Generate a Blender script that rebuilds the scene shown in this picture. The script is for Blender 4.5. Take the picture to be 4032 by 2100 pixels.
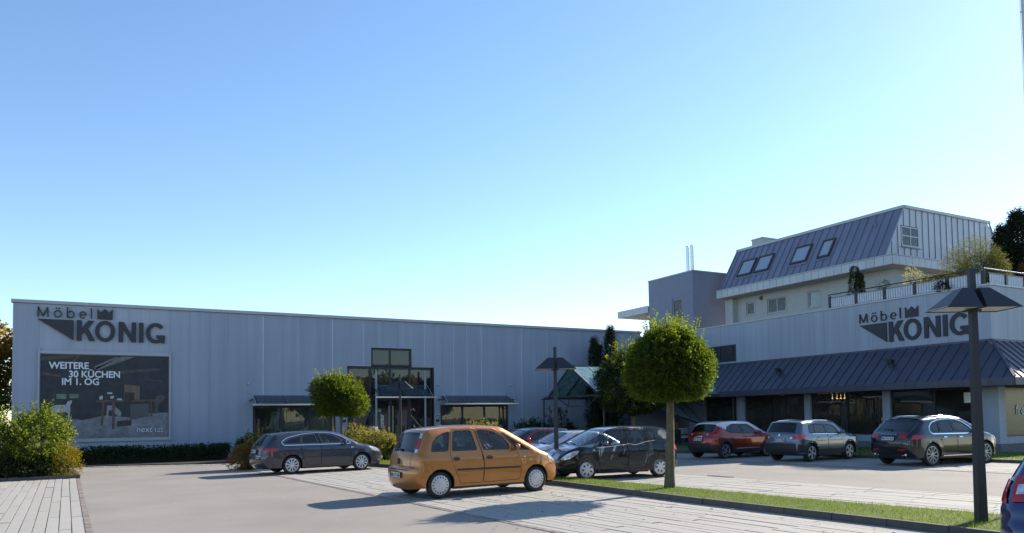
import bpy, bmesh, math, random
import numpy as np
from mathutils import Vector, Matrix, geometry
random.seed(7); RNG = np.random.default_rng(11)
R = math.radians; PI = math.pi
SC = bpy.context.scene
for o in list(bpy.data.objects): bpy.data.objects.remove(o)
C = bpy.data.collections.new("scene"); SC.collection.children.link(C)

# ---------------------------------------------------------------- camera
CAM_H = 1.85
def cam_axes(psi, p, r):
    fwd = Vector((math.cos(psi)*math.cos(p), math.sin(psi)*math.cos(p), math.sin(p)))
    right = Vector((math.sin(psi), -math.cos(psi), 0)); up = right.cross(fwd)
    return right*math.cos(r)-up*math.sin(r), up*math.cos(r)+right*math.sin(r), fwd
cr, cu, cf = cam_axes(R(61.47), R(2.515), R(0.812))
cd = bpy.data.cameras.new("camera"); cam = bpy.data.objects.new("camera", cd); C.objects.link(cam)
cd.sensor_width = 36.0; cd.lens = 2989.77/4032*36.0; cd.shift_y = (1512-1050)/4032
cd.clip_start = 0.1; cd.clip_end = 3000
M = Matrix(((cr.x, cu.x, -cf.x, 0), (cr.y, cu.y, -cf.y, 0), (cr.z, cu.z, -cf.z, CAM_H), (0, 0, 0, 1)))
cam.matrix_world = M
SC.camera = cam

# ---------------------------------------------------------------- light
SUN_AZ, SUN_EL = 13.0, 31.5          # azimuth from +X towards +Y
w = bpy.data.worlds.new("World"); SC.world = w; w.use_nodes = True
nt = w.node_tree; nt.nodes.clear()
sky = nt.nodes.new("ShaderNodeTexSky"); sky.sky_type = 'NISHITA'; sky.sun_disc = False
sky.sun_elevation = R(SUN_EL); sky.sun_rotation = R(90-SUN_AZ)
sky.air_density = 1.0; sky.dust_density = 0.2; sky.ozone_density = 1.6; sky.altitude = 500
bg = nt.nodes.new("ShaderNodeBackground"); bg.inputs[1].default_value = 0.13
wo = nt.nodes.new("ShaderNodeOutputWorld")
hs = nt.nodes.new("ShaderNodeHueSaturation"); hs.inputs["Saturation"].default_value = 1.10
nt.links.new(sky.outputs[0], hs.inputs["Color"]); nt.links.new(hs.outputs[0], bg.inputs[0]); nt.links.new(bg.outputs[0], wo.inputs[0])
sd = bpy.data.lights.new("sun", 'SUN'); sd.energy = 5.0; sd.angle = R(0.53); sd.color = (1.0, 0.91, 0.77)
sun = bpy.data.objects.new("sun", sd); C.objects.link(sun)
sdir = Vector((math.cos(R(SUN_AZ))*math.cos(R(SUN_EL)), math.sin(R(SUN_AZ))*math.cos(R(SUN_EL)), math.sin(R(SUN_EL))))
sun.rotation_euler = sdir.to_track_quat('Z', 'Y').to_euler(); sun.location = (0, 0, 60)
vs = SC.view_settings; SC.display_settings.display_device = 'sRGB'
vs.view_transform = 'Standard'; vs.look = 'None'; vs.gamma = 1.0; vs.use_curve_mapping = False; vs.exposure = 0.86
SC.render.engine = 'CYCLES'
SC.cycles.max_bounces = 8; SC.cycles.transparent_max_bounces = 16; SC.cycles.use_denoising = True
SC.cycles.sample_clamp_indirect = 6.0

# ---------------------------------------------------------------- helpers: materials
MATS = {}
def node(nt, t, **kw):
    n = nt.nodes.new(t)
    for k, v in kw.items(): setattr(n, k, v)
    return n
def mat(name, col, rough=0.6, metal=0.0, var=0.12, scale=6.0, stretch=(1, 1, 1), bump=0.0, bscale=80.0, coat=0.0,
        spec=0.5, rnd=0.0, emit=None, estr=0.0, var2=0.0, scale2=0.6, trans=None):
    """principled with colour noise, optional bump, coat, per-object variation"""
    if name in MATS: return MATS[name]
    m = bpy.data.materials.new(name); m.use_nodes = True; nt = m.node_tree; L = nt.links
    b = nt.nodes["Principled BSDF"]
    b.inputs["Roughness"].default_value = rough; b.inputs["Metallic"].default_value = metal
    b.inputs["Specular IOR Level"].default_value = spec
    if coat: b.inputs["Coat Weight"].default_value = coat; b.inputs["Coat Roughness"].default_value = 0.04
    tc = node(nt, "ShaderNodeTexCoord"); mp = node(nt, "ShaderNodeMapping"); mp.inputs["Scale"].default_value = stretch
    L.new(tc.outputs["Object"], mp.inputs[0])
    val = None
    def vnoise(sc, amt, detail=5):
        n = node(nt, "ShaderNodeTexNoise"); n.inputs["Scale"].default_value = sc; n.inputs["Detail"].default_value = detail
        L.new(mp.outputs[0], n.inputs["Vector"])
        r = node(nt, "ShaderNodeMapRange"); r.inputs[1].default_value = 0.25; r.inputs[2].default_value = 0.75
        r.inputs[3].default_value = 1-amt; r.inputs[4].default_value = 1+amt
        L.new(n.outputs["Fac"], r.inputs[0]); return r.outputs[0]
    def mul(a, bb):
        q = node(nt, "ShaderNodeMath", operation='MULTIPLY'); L.new(a, q.inputs[0]); L.new(bb, q.inputs[1]); return q.outputs[0]
    if var: val = vnoise(scale, var)
    if var2:
        v2 = vnoise(scale2, var2, 3); val = v2 if val is None else mul(val, v2)
    if rnd:
        oi = node(nt, "ShaderNodeObjectInfo"); r = node(nt, "ShaderNodeMapRange")
        r.inputs[3].default_value = 1-rnd; r.inputs[4].default_value = 1+rnd; L.new(oi.outputs["Random"], r.inputs[0])
        val = r.outputs[0] if val is None else mul(val, r.outputs[0])
    if val is not None:
        vm = node(nt, "ShaderNodeVectorMath", operation='SCALE'); vm.inputs[0].default_value = col[:3]
        L.new(val, vm.inputs["Scale"]); L.new(vm.outputs[0], b.inputs["Base Color"])
    else: b.inputs["Base Color"].default_value = (*col[:3], 1)
    if bump:
        n = node(nt, "ShaderNodeTexNoise"); n.inputs["Scale"].default_value = bscale; n.inputs["Detail"].default_value = 6
        L.new(mp.outputs[0], n.inputs["Vector"])
        bp = node(nt, "ShaderNodeBump"); bp.inputs["Strength"].default_value = bump; bp.inputs["Distance"].default_value = 0.02
        L.new(n.outputs["Fac"], bp.inputs["Height"]); L.new(bp.outputs[0], b.inputs["Normal"])
    if emit: b.inputs["Emission Color"].default_value = (*emit, 1); b.inputs["Emission Strength"].default_value = estr
    MATS[name] = m; return m
def glass(name, tint=(0.75, 0.8, 0.8), rough=0.0, refl=1.0, ior=1.5, dust_veil=0.05, dcol=(0.55, 0.56, 0.54)):
    if name in MATS: return MATS[name]
    m = bpy.data.materials.new(name); m.use_nodes = True; nt = m.node_tree; nt.nodes.clear(); L = nt.links
    t = node(nt, "ShaderNodeBsdfTransparent"); t.inputs[0].default_value = (*tint, 1)
    g = node(nt, "ShaderNodeBsdfGlossy"); g.inputs["Roughness"].default_value = rough; g.inputs[0].default_value = (refl, refl, refl, 1)
    f = node(nt, "ShaderNodeFresnel"); f.inputs[0].default_value = ior
    x = node(nt, "ShaderNodeMixShader"); o = node(nt, "ShaderNodeOutputMaterial")
    n = node(nt, "ShaderNodeTexNoise"); n.inputs["Scale"].default_value = 1.3
    bp = node(nt, "ShaderNodeBump"); bp.inputs["Strength"].default_value = 0.03; bp.inputs["Distance"].default_value = 0.05
    tc = node(nt, "ShaderNodeTexCoord"); L.new(tc.outputs["Object"], n.inputs["Vector"]); L.new(n.outputs["Fac"], bp.inputs["Height"])
    L.new(bp.outputs[0], g.inputs["Normal"])
    L.new(f.outputs[0], x.inputs[0]); L.new(t.outputs[0], x.inputs[1]); L.new(g.outputs[0], x.inputs[2])
    # pale dusty film on the pane, added to lift dark panes like veiling glare
    df = node(nt, "ShaderNodeBsdfDiffuse"); df.inputs[0].default_value = (*dcol, 1); tl = node(nt, "ShaderNodeBsdfTranslucent"); tl.inputs[0].default_value = (*dcol, 1)
    dm = node(nt, "ShaderNodeMixShader"); dm.inputs[0].default_value = 0.4; L.new(df.outputs[0], dm.inputs[1]); L.new(tl.outputs[0], dm.inputs[2])
    n2 = node(nt, "ShaderNodeTexNoise"); n2.inputs["Scale"].default_value = 2.5; n2.inputs["Detail"].default_value = 6; L.new(tc.outputs["Object"], n2.inputs["Vector"])
    r2 = node(nt, "ShaderNodeMapRange"); r2.inputs[1].default_value = 0.3; r2.inputs[2].default_value = 0.7; r2.inputs[3].default_value = dust_veil*0.6; r2.inputs[4].default_value = dust_veil*1.4; L.new(n2.outputs["Fac"], r2.inputs[0])
    y = node(nt, "ShaderNodeMixShader"); L.new(r2.outputs[0], y.inputs[0]); L.new(x.outputs[0], y.inputs[1]); L.new(dm.outputs[0], y.inputs[2]); L.new(y.outputs[0], o.inputs[0])
    MATS[name] = m; return m
def leafmat(name, col, col2, tr=0.45, rough=0.65, scale=0.8, gain=4.0):
    """leaf: diffuse + translucent, colour varies by noise clump and per face island"""
    if name in MATS: return MATS[name]
    m = bpy.data.materials.new(name); m.use_nodes = True; nt = m.node_tree; nt.nodes.clear(); L = nt.links
    gm = node(nt, "ShaderNodeNewGeometry"); tc = node(nt, "ShaderNodeTexCoord")
    n = node(nt, "ShaderNodeTexNoise"); n.inputs["Scale"].default_value = scale; L.new(tc.outputs["Object"], n.inputs["Vector"])
    ad = node(nt, "ShaderNodeMath", operation='ADD'); L.new(gm.outputs["Random Per Island"], ad.inputs[0]); L.new(n.outputs["Fac"], ad.inputs[1])
    mr = node(nt, "ShaderNodeMapRange"); mr.inputs[1].default_value = 0.35; mr.inputs[2].default_value = 1.65; L.new(ad.outputs[0], mr.inputs[0])
    mx = node(nt, "ShaderNodeMix", data_type='RGBA'); L.new(mr.outputs[0], mx.inputs[0])
    mx.inputs[6].default_value = (*col, 1); mx.inputs[7].default_value = (*col2, 1)
    d = node(nt, "ShaderNodeBsdfPrincipled"); d.inputs["Roughness"].default_value = rough; L.new(mx.outputs[2], d.inputs["Base Color"])
    t = node(nt, "ShaderNodeBsdfTranslucent")
    hs = node(nt, "ShaderNodeHueSaturation"); hs.inputs["Saturation"].default_value = 1.15; hs.inputs["Value"].default_value = gain; d.inputs["Specular IOR Level"].default_value = 0.2
    L.new(mx.outputs[2], hs.inputs["Color"]); L.new(hs.outputs[0], t.inputs[0])
    x = node(nt, "ShaderNodeMixShader"); x.inputs[0].default_value = tr; o = node(nt, "ShaderNodeOutputMaterial")
    L.new(d.outputs[0], x.inputs[1]); L.new(t.outputs[0], x.inputs[2]); L.new(x.outputs[0], o.inputs[0])
    MATS[name] = m; return m

# ---------------------------------------------------------------- helpers: meshes and objects
class MB:
    def __init__(s): s.v = []; s.f = []; s.m = []
    def face(s, pts, mi=0):
        n = len(s.v); s.v += [tuple(p) for p in pts]; s.f.append(tuple(range(n, n+len(pts)))); s.m.append(mi); return s
    def box(s, x0, x1, y0, y1, z0, z1, mi=0):
        n = len(s.v)
        s.v += [(x0,y0,z0),(x1,y0,z0),(x1,y1,z0),(x0,y1,z0),(x0,y0,z1),(x1,y0,z1),(x1,y1,z1),(x0,y1,z1)]
        for q in ((0,3,2,1),(4,5,6,7),(0,1,5,4),(1,2,6,5),(2,3,7,6),(3,0,4,7)): s.f.append(tuple(n+i for i in q)); s.m.append(mi)
        return s
    def hexa(s, p, mi=0):   # 8 points, bottom ring then top ring
        n = len(s.v); s.v += [tuple(q) for q in p]
        for q in ((0,3,2,1),(4,5,6,7),(0,1,5,4),(1,2,6,5),(2,3,7,6),(3,0,4,7)): s.f.append(tuple(n+i for i in q)); s.m.append(mi)
        return s
    def bar(s, a, b, w, h=None, mi=0, up=(0, 0, 1)):   # rectangular bar from a to b
        h = w if h is None else h
        a = Vector(a); b = Vector(b); d = (b-a).normalized(); u = Vector(up)
        if abs(d.dot(u)) > 0.98: u = Vector((1, 0, 0))
        sd_ = d.cross(u).normalized(); u = sd_.cross(d)
        P = [q + sd_*sx*w/2 + u*sz*h/2 for q in (a, b) for sx, sz in ((-1,-1),(1,-1),(1,1),(-1,1))]
        return s.hexa(P, mi)
    def tube(s, a, b, r0, r1=None, n=10, mi=0, caps=True):
        r1 = r0 if r1 is None else r1
        a = Vector(a); b = Vector(b); d = (b-a).normalized(); u = Vector((0,0,1)) if abs(d.z) < 0.9 else Vector((1,0,0))
        e = d.cross(u).normalized(); g = d.cross(e); k = len(s.v)
        for q, r in ((a, r0), (b, r1)):
            for i in range(n):
                t = 2*PI*i/n; s.v.append(tuple(q + e*math.cos(t)*r + g*math.sin(t)*r))
        for i in range(n): s.f.append((k+i, k+n+i, k+n+(i+1)%n, k+(i+1)%n)); s.m.append(mi)
        if caps:
            s.f.append(tuple(k+i for i in range(n))); s.m.append(mi); s.f.append(tuple(k+2*n-1-i for i in range(n))); s.m.append(mi)
        return s
    def ball(s, c, r, n=10, m_=7, sc=(1,1,1), mi=0, jit=0.0):
        k = len(s.v); c = Vector(c)
        for j in range(m_+1):
            ph = PI*j/m_
            for i in range(n):
                t = 2*PI*i/n; q = r*(1+random.uniform(-jit, jit))
                s.v.append((c.x+sc[0]*q*math.sin(ph)*math.cos(t), c.y+sc[1]*q*math.sin(ph)*math.sin(t), c.z+sc[2]*q*math.cos(ph)))
        for j in range(m_):
            for i in range(n):
                s.f.append((k+j*n+i, k+(j+1)*n+i, k+(j+1)*n+(i+1)%n, k+j*n+(i+1)%n)); s.m.append(mi)
        return s
    def prism(s, poly, fn, d, mi=0):   # 2D polygon (convex or not) mapped by fn(u,v,depth), thickness d
        n = len(poly); k = len(s.v)
        s.v += [tuple(fn(u, v, 0)) for u, v in poly]+[tuple(fn(u, v, d)) for u, v in poly]
        tri = geometry.tessellate_polygon([[Vector((u, v, 0)) for u, v in poly]])
        for t in tri:
            s.f.append(tuple(k+i for i in t)); s.m.append(mi); s.f.append(tuple(k+n+i for i in reversed(t))); s.m.append(mi)
        for i in range(n): s.f.append((k+i, k+n+i, k+n+(i+1)%n, k+(i+1)%n)); s.m.append(mi)
        return s
    def mesh(s, name):
        me = bpy.data.meshes.new(name); me.from_pydata(s.v, [], s.f); 
        if any(s.m): me.polygons.foreach_set("material_index", s.m)
        me.update(); return me
    def fix(s, me):
        bm = bmesh.new(); bm.from_mesh(me); bmesh.ops.recalc_face_normals(bm, faces=bm.faces); bm.to_mesh(me); bm.free(); return me
    def build(s, name, mats, parent=None, smooth=0, bevel=0, fix=True, **props):
        me = s.mesh(name)
        if fix: s.fix(me)
        return obj(name, me, mats, parent, smooth, bevel, **props)
def obj(name, me, mats, parent=None, smooth=0, bevel=0, loc=None, rz=None, **props):
    if not isinstance(mats, (list, tuple)): mats = [mats]
    if len(me.materials) == 0:
        for m in mats: me.materials.append(m)
    if smooth:
        me.polygons.foreach_set("use_smooth", [True]*len(me.polygons)); me.set_sharp_from_angle(angle=R(smooth))
    o = bpy.data.objects.new(name, me); C.objects.link(o)
    if parent: o.parent = parent
    if loc is not None: o.location = loc
    if rz is not None: o.rotation_euler = (0, 0, rz)
    if bevel:
        bv = o.modifiers.new("bevel", 'BEVEL'); bv.width = bevel; bv.segments = 2; bv.limit_method = 'ANGLE'
    for k, v in props.items(): o[k] = v
    return o
def thing(name, label, cat, loc=(0, 0, 0), rz=0, group=None):
    o = bpy.data.objects.new(name, None); C.objects.link(o); o.location = loc; o.rotation_euler = (0, 0, rz)
    o.empty_display_size = 0.2; o['label'] = label; o['category'] = cat
    if group: o['group'] = group
    return o
def tag(o, label, cat, group=None):
    o['label'] = label; o['category'] = cat
    if group: o['group'] = group
    return o
def dup_tree(o, parent=None):
    c = o.copy(); C.objects.link(c); c.parent = parent
    for ch in list(o.children): dup_tree(ch, c)
    return c
def npmesh(name, V, F):
    """mesh from numpy verts and uniform faces"""
    me = bpy.data.meshes.new(name); k = F.shape[1]
    me.vertices.add(len(V)); me.vertices.foreach_set("co", V.astype(np.float32).ravel())
    me.loops.add(F.size); me.loops.foreach_set("vertex_index", F.astype(np.int32).ravel())
    me.polygons.add(len(F)); me.polygons.foreach_set("loop_start", np.arange(0, F.size, k, dtype=np.int32))
    me.update(calc_edges=True); me.validate(); return me
# text outlines from the built-in font, as a flat or extruded mesh in the XY plane
def text_mesh(s, size=1.0, extrude=0.0, offset=0.0, spacing=1.0, align='LEFT'):
    cu = bpy.data.curves.new("text", 'FONT'); cu.body = s; cu.size = size; cu.extrude = extrude; cu.offset = offset
    cu.space_character = spacing; cu.align_x = align; cu.resolution_u = 3
    o = bpy.data.objects.new("text", cu); C.objects.link(o)
    dg = bpy.context.evaluated_depsgraph_get(); me = bpy.data.meshes.new_from_object(o.evaluated_get(dg))
    bpy.data.objects.remove(o); bpy.data.curves.remove(cu); me.materials.clear(); return me
def xform(me, fn):
    n = len(me.vertices); a = np.empty(n*3, np.float32); me.vertices.foreach_get("co", a); a = a.reshape(-1, 3)
    b = np.array([fn(*p) for p in a], np.float32).reshape(-1, 3) if n else a
    me.vertices.foreach_set("co", b.ravel()); me.update(); return me
# ---------------------------------------------------------------- materials
asphalt = mat("asphalt", (0.245, 0.222, 0.198), 0.9, var=0.17, scale=110, var2=0.13, scale2=0.45, bump=0.35, bscale=220)
asphalt_seam = mat("asphalt_seam", (0.10, 0.085, 0.075), 0.9, var=0.4, scale=14)
slabm = mat("paving_slab", (0.325, 0.308, 0.280), 0.85, var=0.06, scale=40, var2=0.05, scale2=2.0, rnd=0.045, bump=0.2, bscale=120)
jointm = mat("joint_sand", (0.17, 0.145, 0.12), 0.95, var=0.3, scale=20)
borderm = mat("border_stone", (0.225, 0.185, 0.160), 0.85, var=0.15, scale=20, rnd=0.15, bump=0.3)
kerbm = mat("kerb_stone", (0.085, 0.08, 0.075), 0.85, var=0.15, scale=10, rnd=0.1, bump=0.3)
soilm = mat("soil", (0.035, 0.026, 0.018), 0.95, var=0.4, scale=8, bump=0.8, bscale=12)
lawnm = mat("lawn_turf", (0.075, 0.11, 0.025), 0.9, var=0.3, scale=12, var2=0.25, scale2=1.2, bump=0.9, bscale=60)
farm_ = mat("far_field", (0.10, 0.12, 0.05), 0.95, var=0.3, scale=0.05)

# ---------------------------------------------------------------- ground sheets
MB().box(-900, 900, -900, 900, -0.6, -0.03).build("ground", farm_, kind='structure')
MB().box(-60, 90, -50, 60, -0.4, 0.0).build("road", asphalt, kind='structure')

def sheet(name, poly, z, thick, m, **kw):
    b = MB(); b.prism(poly, lambda u, v, d: (u, v, z-d), thick); return b.build(name, m, **kw)
def lerp_line(pts, s):   # polyline point and direction at arclength s
    for a, b in zip(pts, pts[1:]):
        L = math.hypot(b[0]-a[0], b[1]-a[1])
        if s <= L or b is pts[-1]:
            t = s/L; return (a[0]+(b[0]-a[0])*t, a[1]+(b[1]-a[1])*t), ((b[0]-a[0])/L, (b[1]-a[1])/L)
        s -= L
def pl_len(pts): return sum(math.hypot(b[0]-a[0], b[1]-a[1]) for a, b in zip(pts, pts[1:]))

def bay(name, origin, d, ncol, rows, label_len, cw=0.197, gp=0.011, tint=slabm):
    """parking bay paved in long narrow slabs: columns along direction d, starting at origin, going to +normal"""
    L = math.hypot(*d); d = (d[0]/L, d[1]/L); n = (d[1], -d[0])
    base = MB()
    hw = ncol*cw; ln = rows*label_len
    P = [(0, 0), (hw, 0), (hw, ln), (0, ln)]
    base.prism([(origin[0]+n[0]*u+d[0]*v, origin[1]+n[1]*u+d[1]*v) for u, v in P], lambda u, v, t: (u, v, 0.004-t), 0.1)
    bo = base.build(name, jointm, kind='structure')
    me = MB(); w2, l2 = (cw-gp)/2, (label_len-0.014)/2
    me.hexa([(-w2,-l2,-.03),(w2,-l2,-.03),(w2,l2,-.03),(-w2,l2,-.03),(-w2+.004,-l2+.004,0),(w2-.004,-l2+.004,0),(w2-.004,l2-.004,0),(-w2+.004,l2-.004,0)])
    sm = me.mesh("paving_slab"); me.fix(sm); sm.materials.append(tint)
    ang = math.atan2(d[1], d[0])-PI/2; jo = [0.06*random.uniform(-1, 1) for _ in range(ncol)]
    for i in range(ncol):
        for j in range(rows+1):
            off = (0.5 if i % 2 else 0.0)+jo[i]
            v = (j+0.5-off)*label_len; u = (i+0.5)*cw
            o = bpy.data.objects.new("paving_slab", sm); C.objects.link(o); o.parent = bo
            o.location = (origin[0]+n[0]*u+d[0]*v, origin[1]+n[1]*u+d[1]*v, 0.014+random.uniform(-0.0025, 0.0025))
            o.rotation_euler = (random.uniform(-1,1)*0.004, random.uniform(-1,1)*0.0006, ang+random.uniform(-1,1)*0.0006)
    return bo
def stone_row(parent, pts, step, wid, z0, z1, m, name="border_stone", off=0.0, gap=0.012):
    n = int(pl_len(pts)/step); me = MB(); l2, w2 = (step-gap)/2, wid/2
    me.hexa([(-w2,-l2,z0-z1),(w2,-l2,z0-z1),(w2,l2,z0-z1),(-w2,l2,z0-z1),(-w2+.006,-l2+.006,0),(w2-.006,-l2+.006,0),(w2-.006,l2-.006,0),(-w2+.006,l2-.006,0)])
    sm = me.mesh(name); me.fix(sm); sm.materials.append(m)
    for i in range(n):
        p, d = lerp_line(pts, (i+0.5)*step)
        o = bpy.data.objects.new(name, sm); C.objects.link(o); o.parent = parent
        o.location = (p[0]+d[1]*off+random.uniform(-1,1)*0.003, p[1]-d[0]*off, z1+random.uniform(-1,1)*0.0025)
        o.rotation_euler = (0, random.uniform(-1,1)*0.006, math.atan2(d[1], d[0])-PI/2+random.uniform(-1,1)*0.004)

# left bay (frame's lower left corner)
dl = (-0.0328, 0.9995)
o0 = (-0.19+0.0328*6.2, 14.77-0.9995*6.2)      # right edge, start of bay further towards the camera
ncol = 24
lx = (o0[0]-dl[1]*ncol*0.197, o0[1]+dl[0]*ncol*0.197)
leftbay = bay("parking_bay_paving", lx, dl, ncol, 6, 3.48)
lb_edge = [(o0[0]+0.06, o0[1]), (o0[0]+0.06+dl[0]*20.6, o0[1]+dl[1]*20.6)]
stone_row(leftbay, lb_edge, 0.245, 0.115, -0.05, 0.012, borderm)
# middle bay with the orange car
dc = (-0.075, 0.9972)
c0 = (6.29+0.075*11, 12.94-0.9972*11)
midbay = bay("parking_bay_paving", c0, dc, 24, 9, 3.3)
stone_row(midbay, [(c0[0]-0.06, c0[1]), (c0[0]-0.06+dc[0]*29, c0[1]+dc[1]*29)], 0.245, 0.11, -0.05, 0.010, borderm)
# bay behind the grass strip
d3 = (-0.125, 0.992)
p3 = (13.3, 1.5)
bay3 = bay("parking_bay_paving", p3, d3, 23, 8, 3.3, gp=0.005)
stone_row(bay3, [(p3[0]+0.992*23*0.197+0.05, p3[1]+0.125*23*0.197), (p3[0]+0.992*23*0.197+0.05+d3[0]*26, p3[1]+0.125*23*0.197+d3[1]*26)], 0.9, 0.12, -0.05, 0.006, asphalt_seam)
# far bay in front of the shop windows
d4 = (-0.11, 0.994)
p4 = (24.5, 1.5)
bay4 = bay("parking_bay_paving", p4, d4, 25, 8, 3.3, gp=0.005)

# loose bits on the paving: fallen leaves and pale seeds
def litter(name, lab, n, x0, x1, y0, y1, s0, s1, m):
    x, y = RNG.uniform(x0, x1, n), RNG.uniform(y0, y1, n); a = RNG.uniform(0, 2*PI, n); s = RNG.uniform(s0, s1, n); t = RNG.uniform(-.3, .3, n)
    V = np.stack([np.stack([x+s*np.cos(a+q)*k, y+s*np.sin(a+q)*k, 0.022+s*0.25*(1+np.sin(q*2+a))*np.ones(n)], 1) for q, k in ((0, 1), (PI/2, .5), (PI, 1), (3*PI/2, .5))], 1)
    return obj(name, npmesh(name, V.reshape(-1, 3), np.arange(4*n).reshape(-1, 4)), m, kind='stuff', label=lab, category="litter")
litter("fallen_leaves", "scattered brown and yellow leaves on the paving", 150, 5.5, 11.3, 6.0, 18.0, 0.015, 0.04, mat("fallen_leaf", (0.16, 0.11, 0.035), 0.8, var=0.5, scale=1.5))
litter("pale_seeds", "tiny pale seeds and chips scattered over the paving", 420, -1.0, 17.0, 6.0, 26.0, 0.008, 0.018, mat("pale_seed", (0.6, 0.58, 0.5), 0.8, var=0.1))
dr = thing("drain_cover", "small pale metal drain cover at the edge of the second paved bay", "drain", (16.15, 16.9, 0.016), R(95))
MB().box(-.42, .42, -.10, .10, -.02, .004).build("frame", mat("drain_iron", (0.30, 0.31, 0.32), 0.4, 0.6), dr)
for k in range(9): MB().box(-.38+k*.088, -.34+k*.088, -.08, .08, .0045, .010).build("bar", MATS["drain_iron"], dr)
# ---------------------------------------------------------------- kerbs, grass strip, beds, lawn
def kerb(name, pts, h=0.135, wid=0.10, z0=-0.1):
    n = max(1, round(pl_len(pts)/1.0)); st = pl_len(pts)/n
    b = MB(); 
    for a, c in zip(pts, pts[1:]): b.bar((a[0], a[1], z0+0.05), (c[0], c[1], z0+0.05), wid*0.8, 0.1)
    ro = b.build(name, kerbm, kind='structure')
    stone_row(ro, pts, st, wid, z0, h, kerbm, name="kerb_stone", gap=0.004)
    return ro
near = [(11.42, 1.0), (11.14, 7.9), (10.87, 12.2), (10.78, 17.3), (10.25, 24.0), (9.75, 27.0), (9.15, 29.2), (8.3, 33.4)]
far = [(13.75, 1.0), (13.29, 7.76), (12.72, 10.7), (12.40, 14.7), (12.18, 16.2), (11.85, 18.6), (11.55, 22.0), (11.4, 26.0), (11.4, 33.4)]
kerb("kerb", near, h=0.138)
kerb("kerb", far, h=0.085, wid=0.07)
strip = [(x+0.04, y) for x, y in near]+[(x-0.03, y) for x, y in reversed(far)]
sheet("grass_verge", strip, 0.105, 0.15, lawnm, kind='structure')
# planting bed at the left
kerb("kerb", [(-9.5, 29.28), (-0.62, 29.46)], h=0.125, wid=0.1)
kerb("kerb", [(-0.60, 29.46), (-0.92, 33.6)], h=0.125, wid=0.1)
sheet("planting_bed", [(-9.5, 29.32), (-0.65, 29.5), (-0.95, 33.6), (-9.5, 33.6)], 0.09, 0.14, soilm, kind='structure')
# stone edging and bed along the hall
rowb = sheet("planting_bed", [(-9, 36.9), (0.5, 36.5), (4.6, 35.0), (5.2, 35.2), (5.2, 39.55), (-9, 39.55)], 0.06, 0.1, soilm, kind='structure')
stone_row(rowb, [(-2.5, 36.95), (-0.64, 36.5), (1.1, 36.0), (4.06, 34.75), (5.0, 34.5)], 0.19, 0.42, -0.05, 0.02, slabm)
sheet("planting_bed", [(5.2, 34.6), (8.6, 33.6), (11.4, 33.6), (13.0, 35.8), (16.6, 35.8), (17.0, 36.6), (23.0, 36.6), (23.0, 39.55), (16.9, 39.55), (16.9, 37.6), (11.2, 37.6), (11.2, 39.55), (5.2, 39.55)], 0.06, 0.1, soilm, kind='structure')
sheet("pavement", [(11.25, 37.65), (16.85, 37.65), (16.85, 39.55), (11.25, 39.55)], 0.08, 0.12, slabm, kind='structure')
# lawn in front of the showroom
lk = [(29.6, 2.0), (28.3, 12.0), (27.75, 15.6), (26.2, 24.0), (25.4, 26.8), (24.3, 28.3), (20.5, 30.3)]
kerb("kerb", lk, h=0.13)
sheet("lawn", [(x+0.05, y+0.03) for x, y in lk]+[(20.2, 33.5), (23.0, 35.9), (30.0, 35.9), (33.3, 35.2), (33.3, 17.0), (54, 16.5), (54, 2.0)], 0.115, 0.16, lawnm, kind='structure')
sheet("pavement", [(23.1, 36.0), (33.3, 36.0), (33.3, 39.5), (23.1, 39.5)], 0.10, 0.14, slabm, kind='structure')

# grass blades (one object per stretch, nobody could count them)
gleaf = leafmat("grass_blade", (0.050, 0.080, 0.013), (0.125, 0.150, 0.034), tr=0.42, scale=1.5, gain=3.0)
def inside(poly, x, y):
    c = np.zeros(len(x), bool); n = len(poly)
    for i in range(n):
        x1, y1 = poly[i]; x2, y2 = poly[(i+1) % n]
        if y1 == y2: continue
        t = ((y1 > y) != (y2 > y)) & (x < (x2-x1)*(y-y1)/(y2-y1)+x1); c ^= t
    return c
def blades(name, poly, n, z, hmin, hmax, wid, m=gleaf, **kw):
    xs = [p[0] for p in poly]; ys = [p[1] for p in poly]
    x = RNG.uniform(min(xs), max(xs), n*3); y = RNG.uniform(min(ys), max(ys), n*3)
    k = inside(poly, x, y); x = x[k][:n]; y = y[k][:n]; n = len(x)
    dens = 0.6+0.4*np.sin(x*3.1+np.sin(y*2.3)*2)*np.sin(y*1.7+1.3*np.sin(x*2.9))
    h = RNG.uniform(hmin, hmax, n)*(0.7+0.5*dens); a = RNG.uniform(0, 2*PI, n); lean = RNG.uniform(0.1, 0.9, n)*h; la = RNG.uniform(0, 2*PI, n)
    V = np.zeros((n, 3, 3)); wx = np.cos(a)*wid/2; wy = np.sin(a)*wid/2
    V[:, 0] = np.stack([x-wx, y-wy, np.full(n, z)], 1); V[:, 1] = np.stack([x+wx, y+wy, np.full(n, z)], 1)
    V[:, 2] = np.stack([x+np.cos(la)*lean, y+np.sin(la)*lean, z+h], 1)
    me = npmesh(name, V.reshape(-1, 3), np.arange(3*n).reshape(-1, 3))
    return obj(name, me, m, **kw)
strip_vis = [p for p in strip if True]
blades("grass", strip, 60000, 0.10, 0.02, 0.075, 0.008, kind='stuff', label="short sunlit grass on the verge between the bays", category="grass")
blades("grass", [(x+0.05, y) for x, y in near]+[(x+0.30, y) for x, y in reversed(near)], 1500, 0.10, 0.06, 0.16, 0.010, kind='stuff', label="longer tufts along the verge kerb", category="grass")
blades("grass", [(x+0.1, y) for x, y in lk[:6]]+[(33.2, 28.0), (33.2, 17.2), (44, 16.0), (44, 4)], 40000, 0.11, 0.03, 0.08, 0.02, kind='stuff', label="grass on the lawn in front of the showroom", category="grass")
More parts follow.
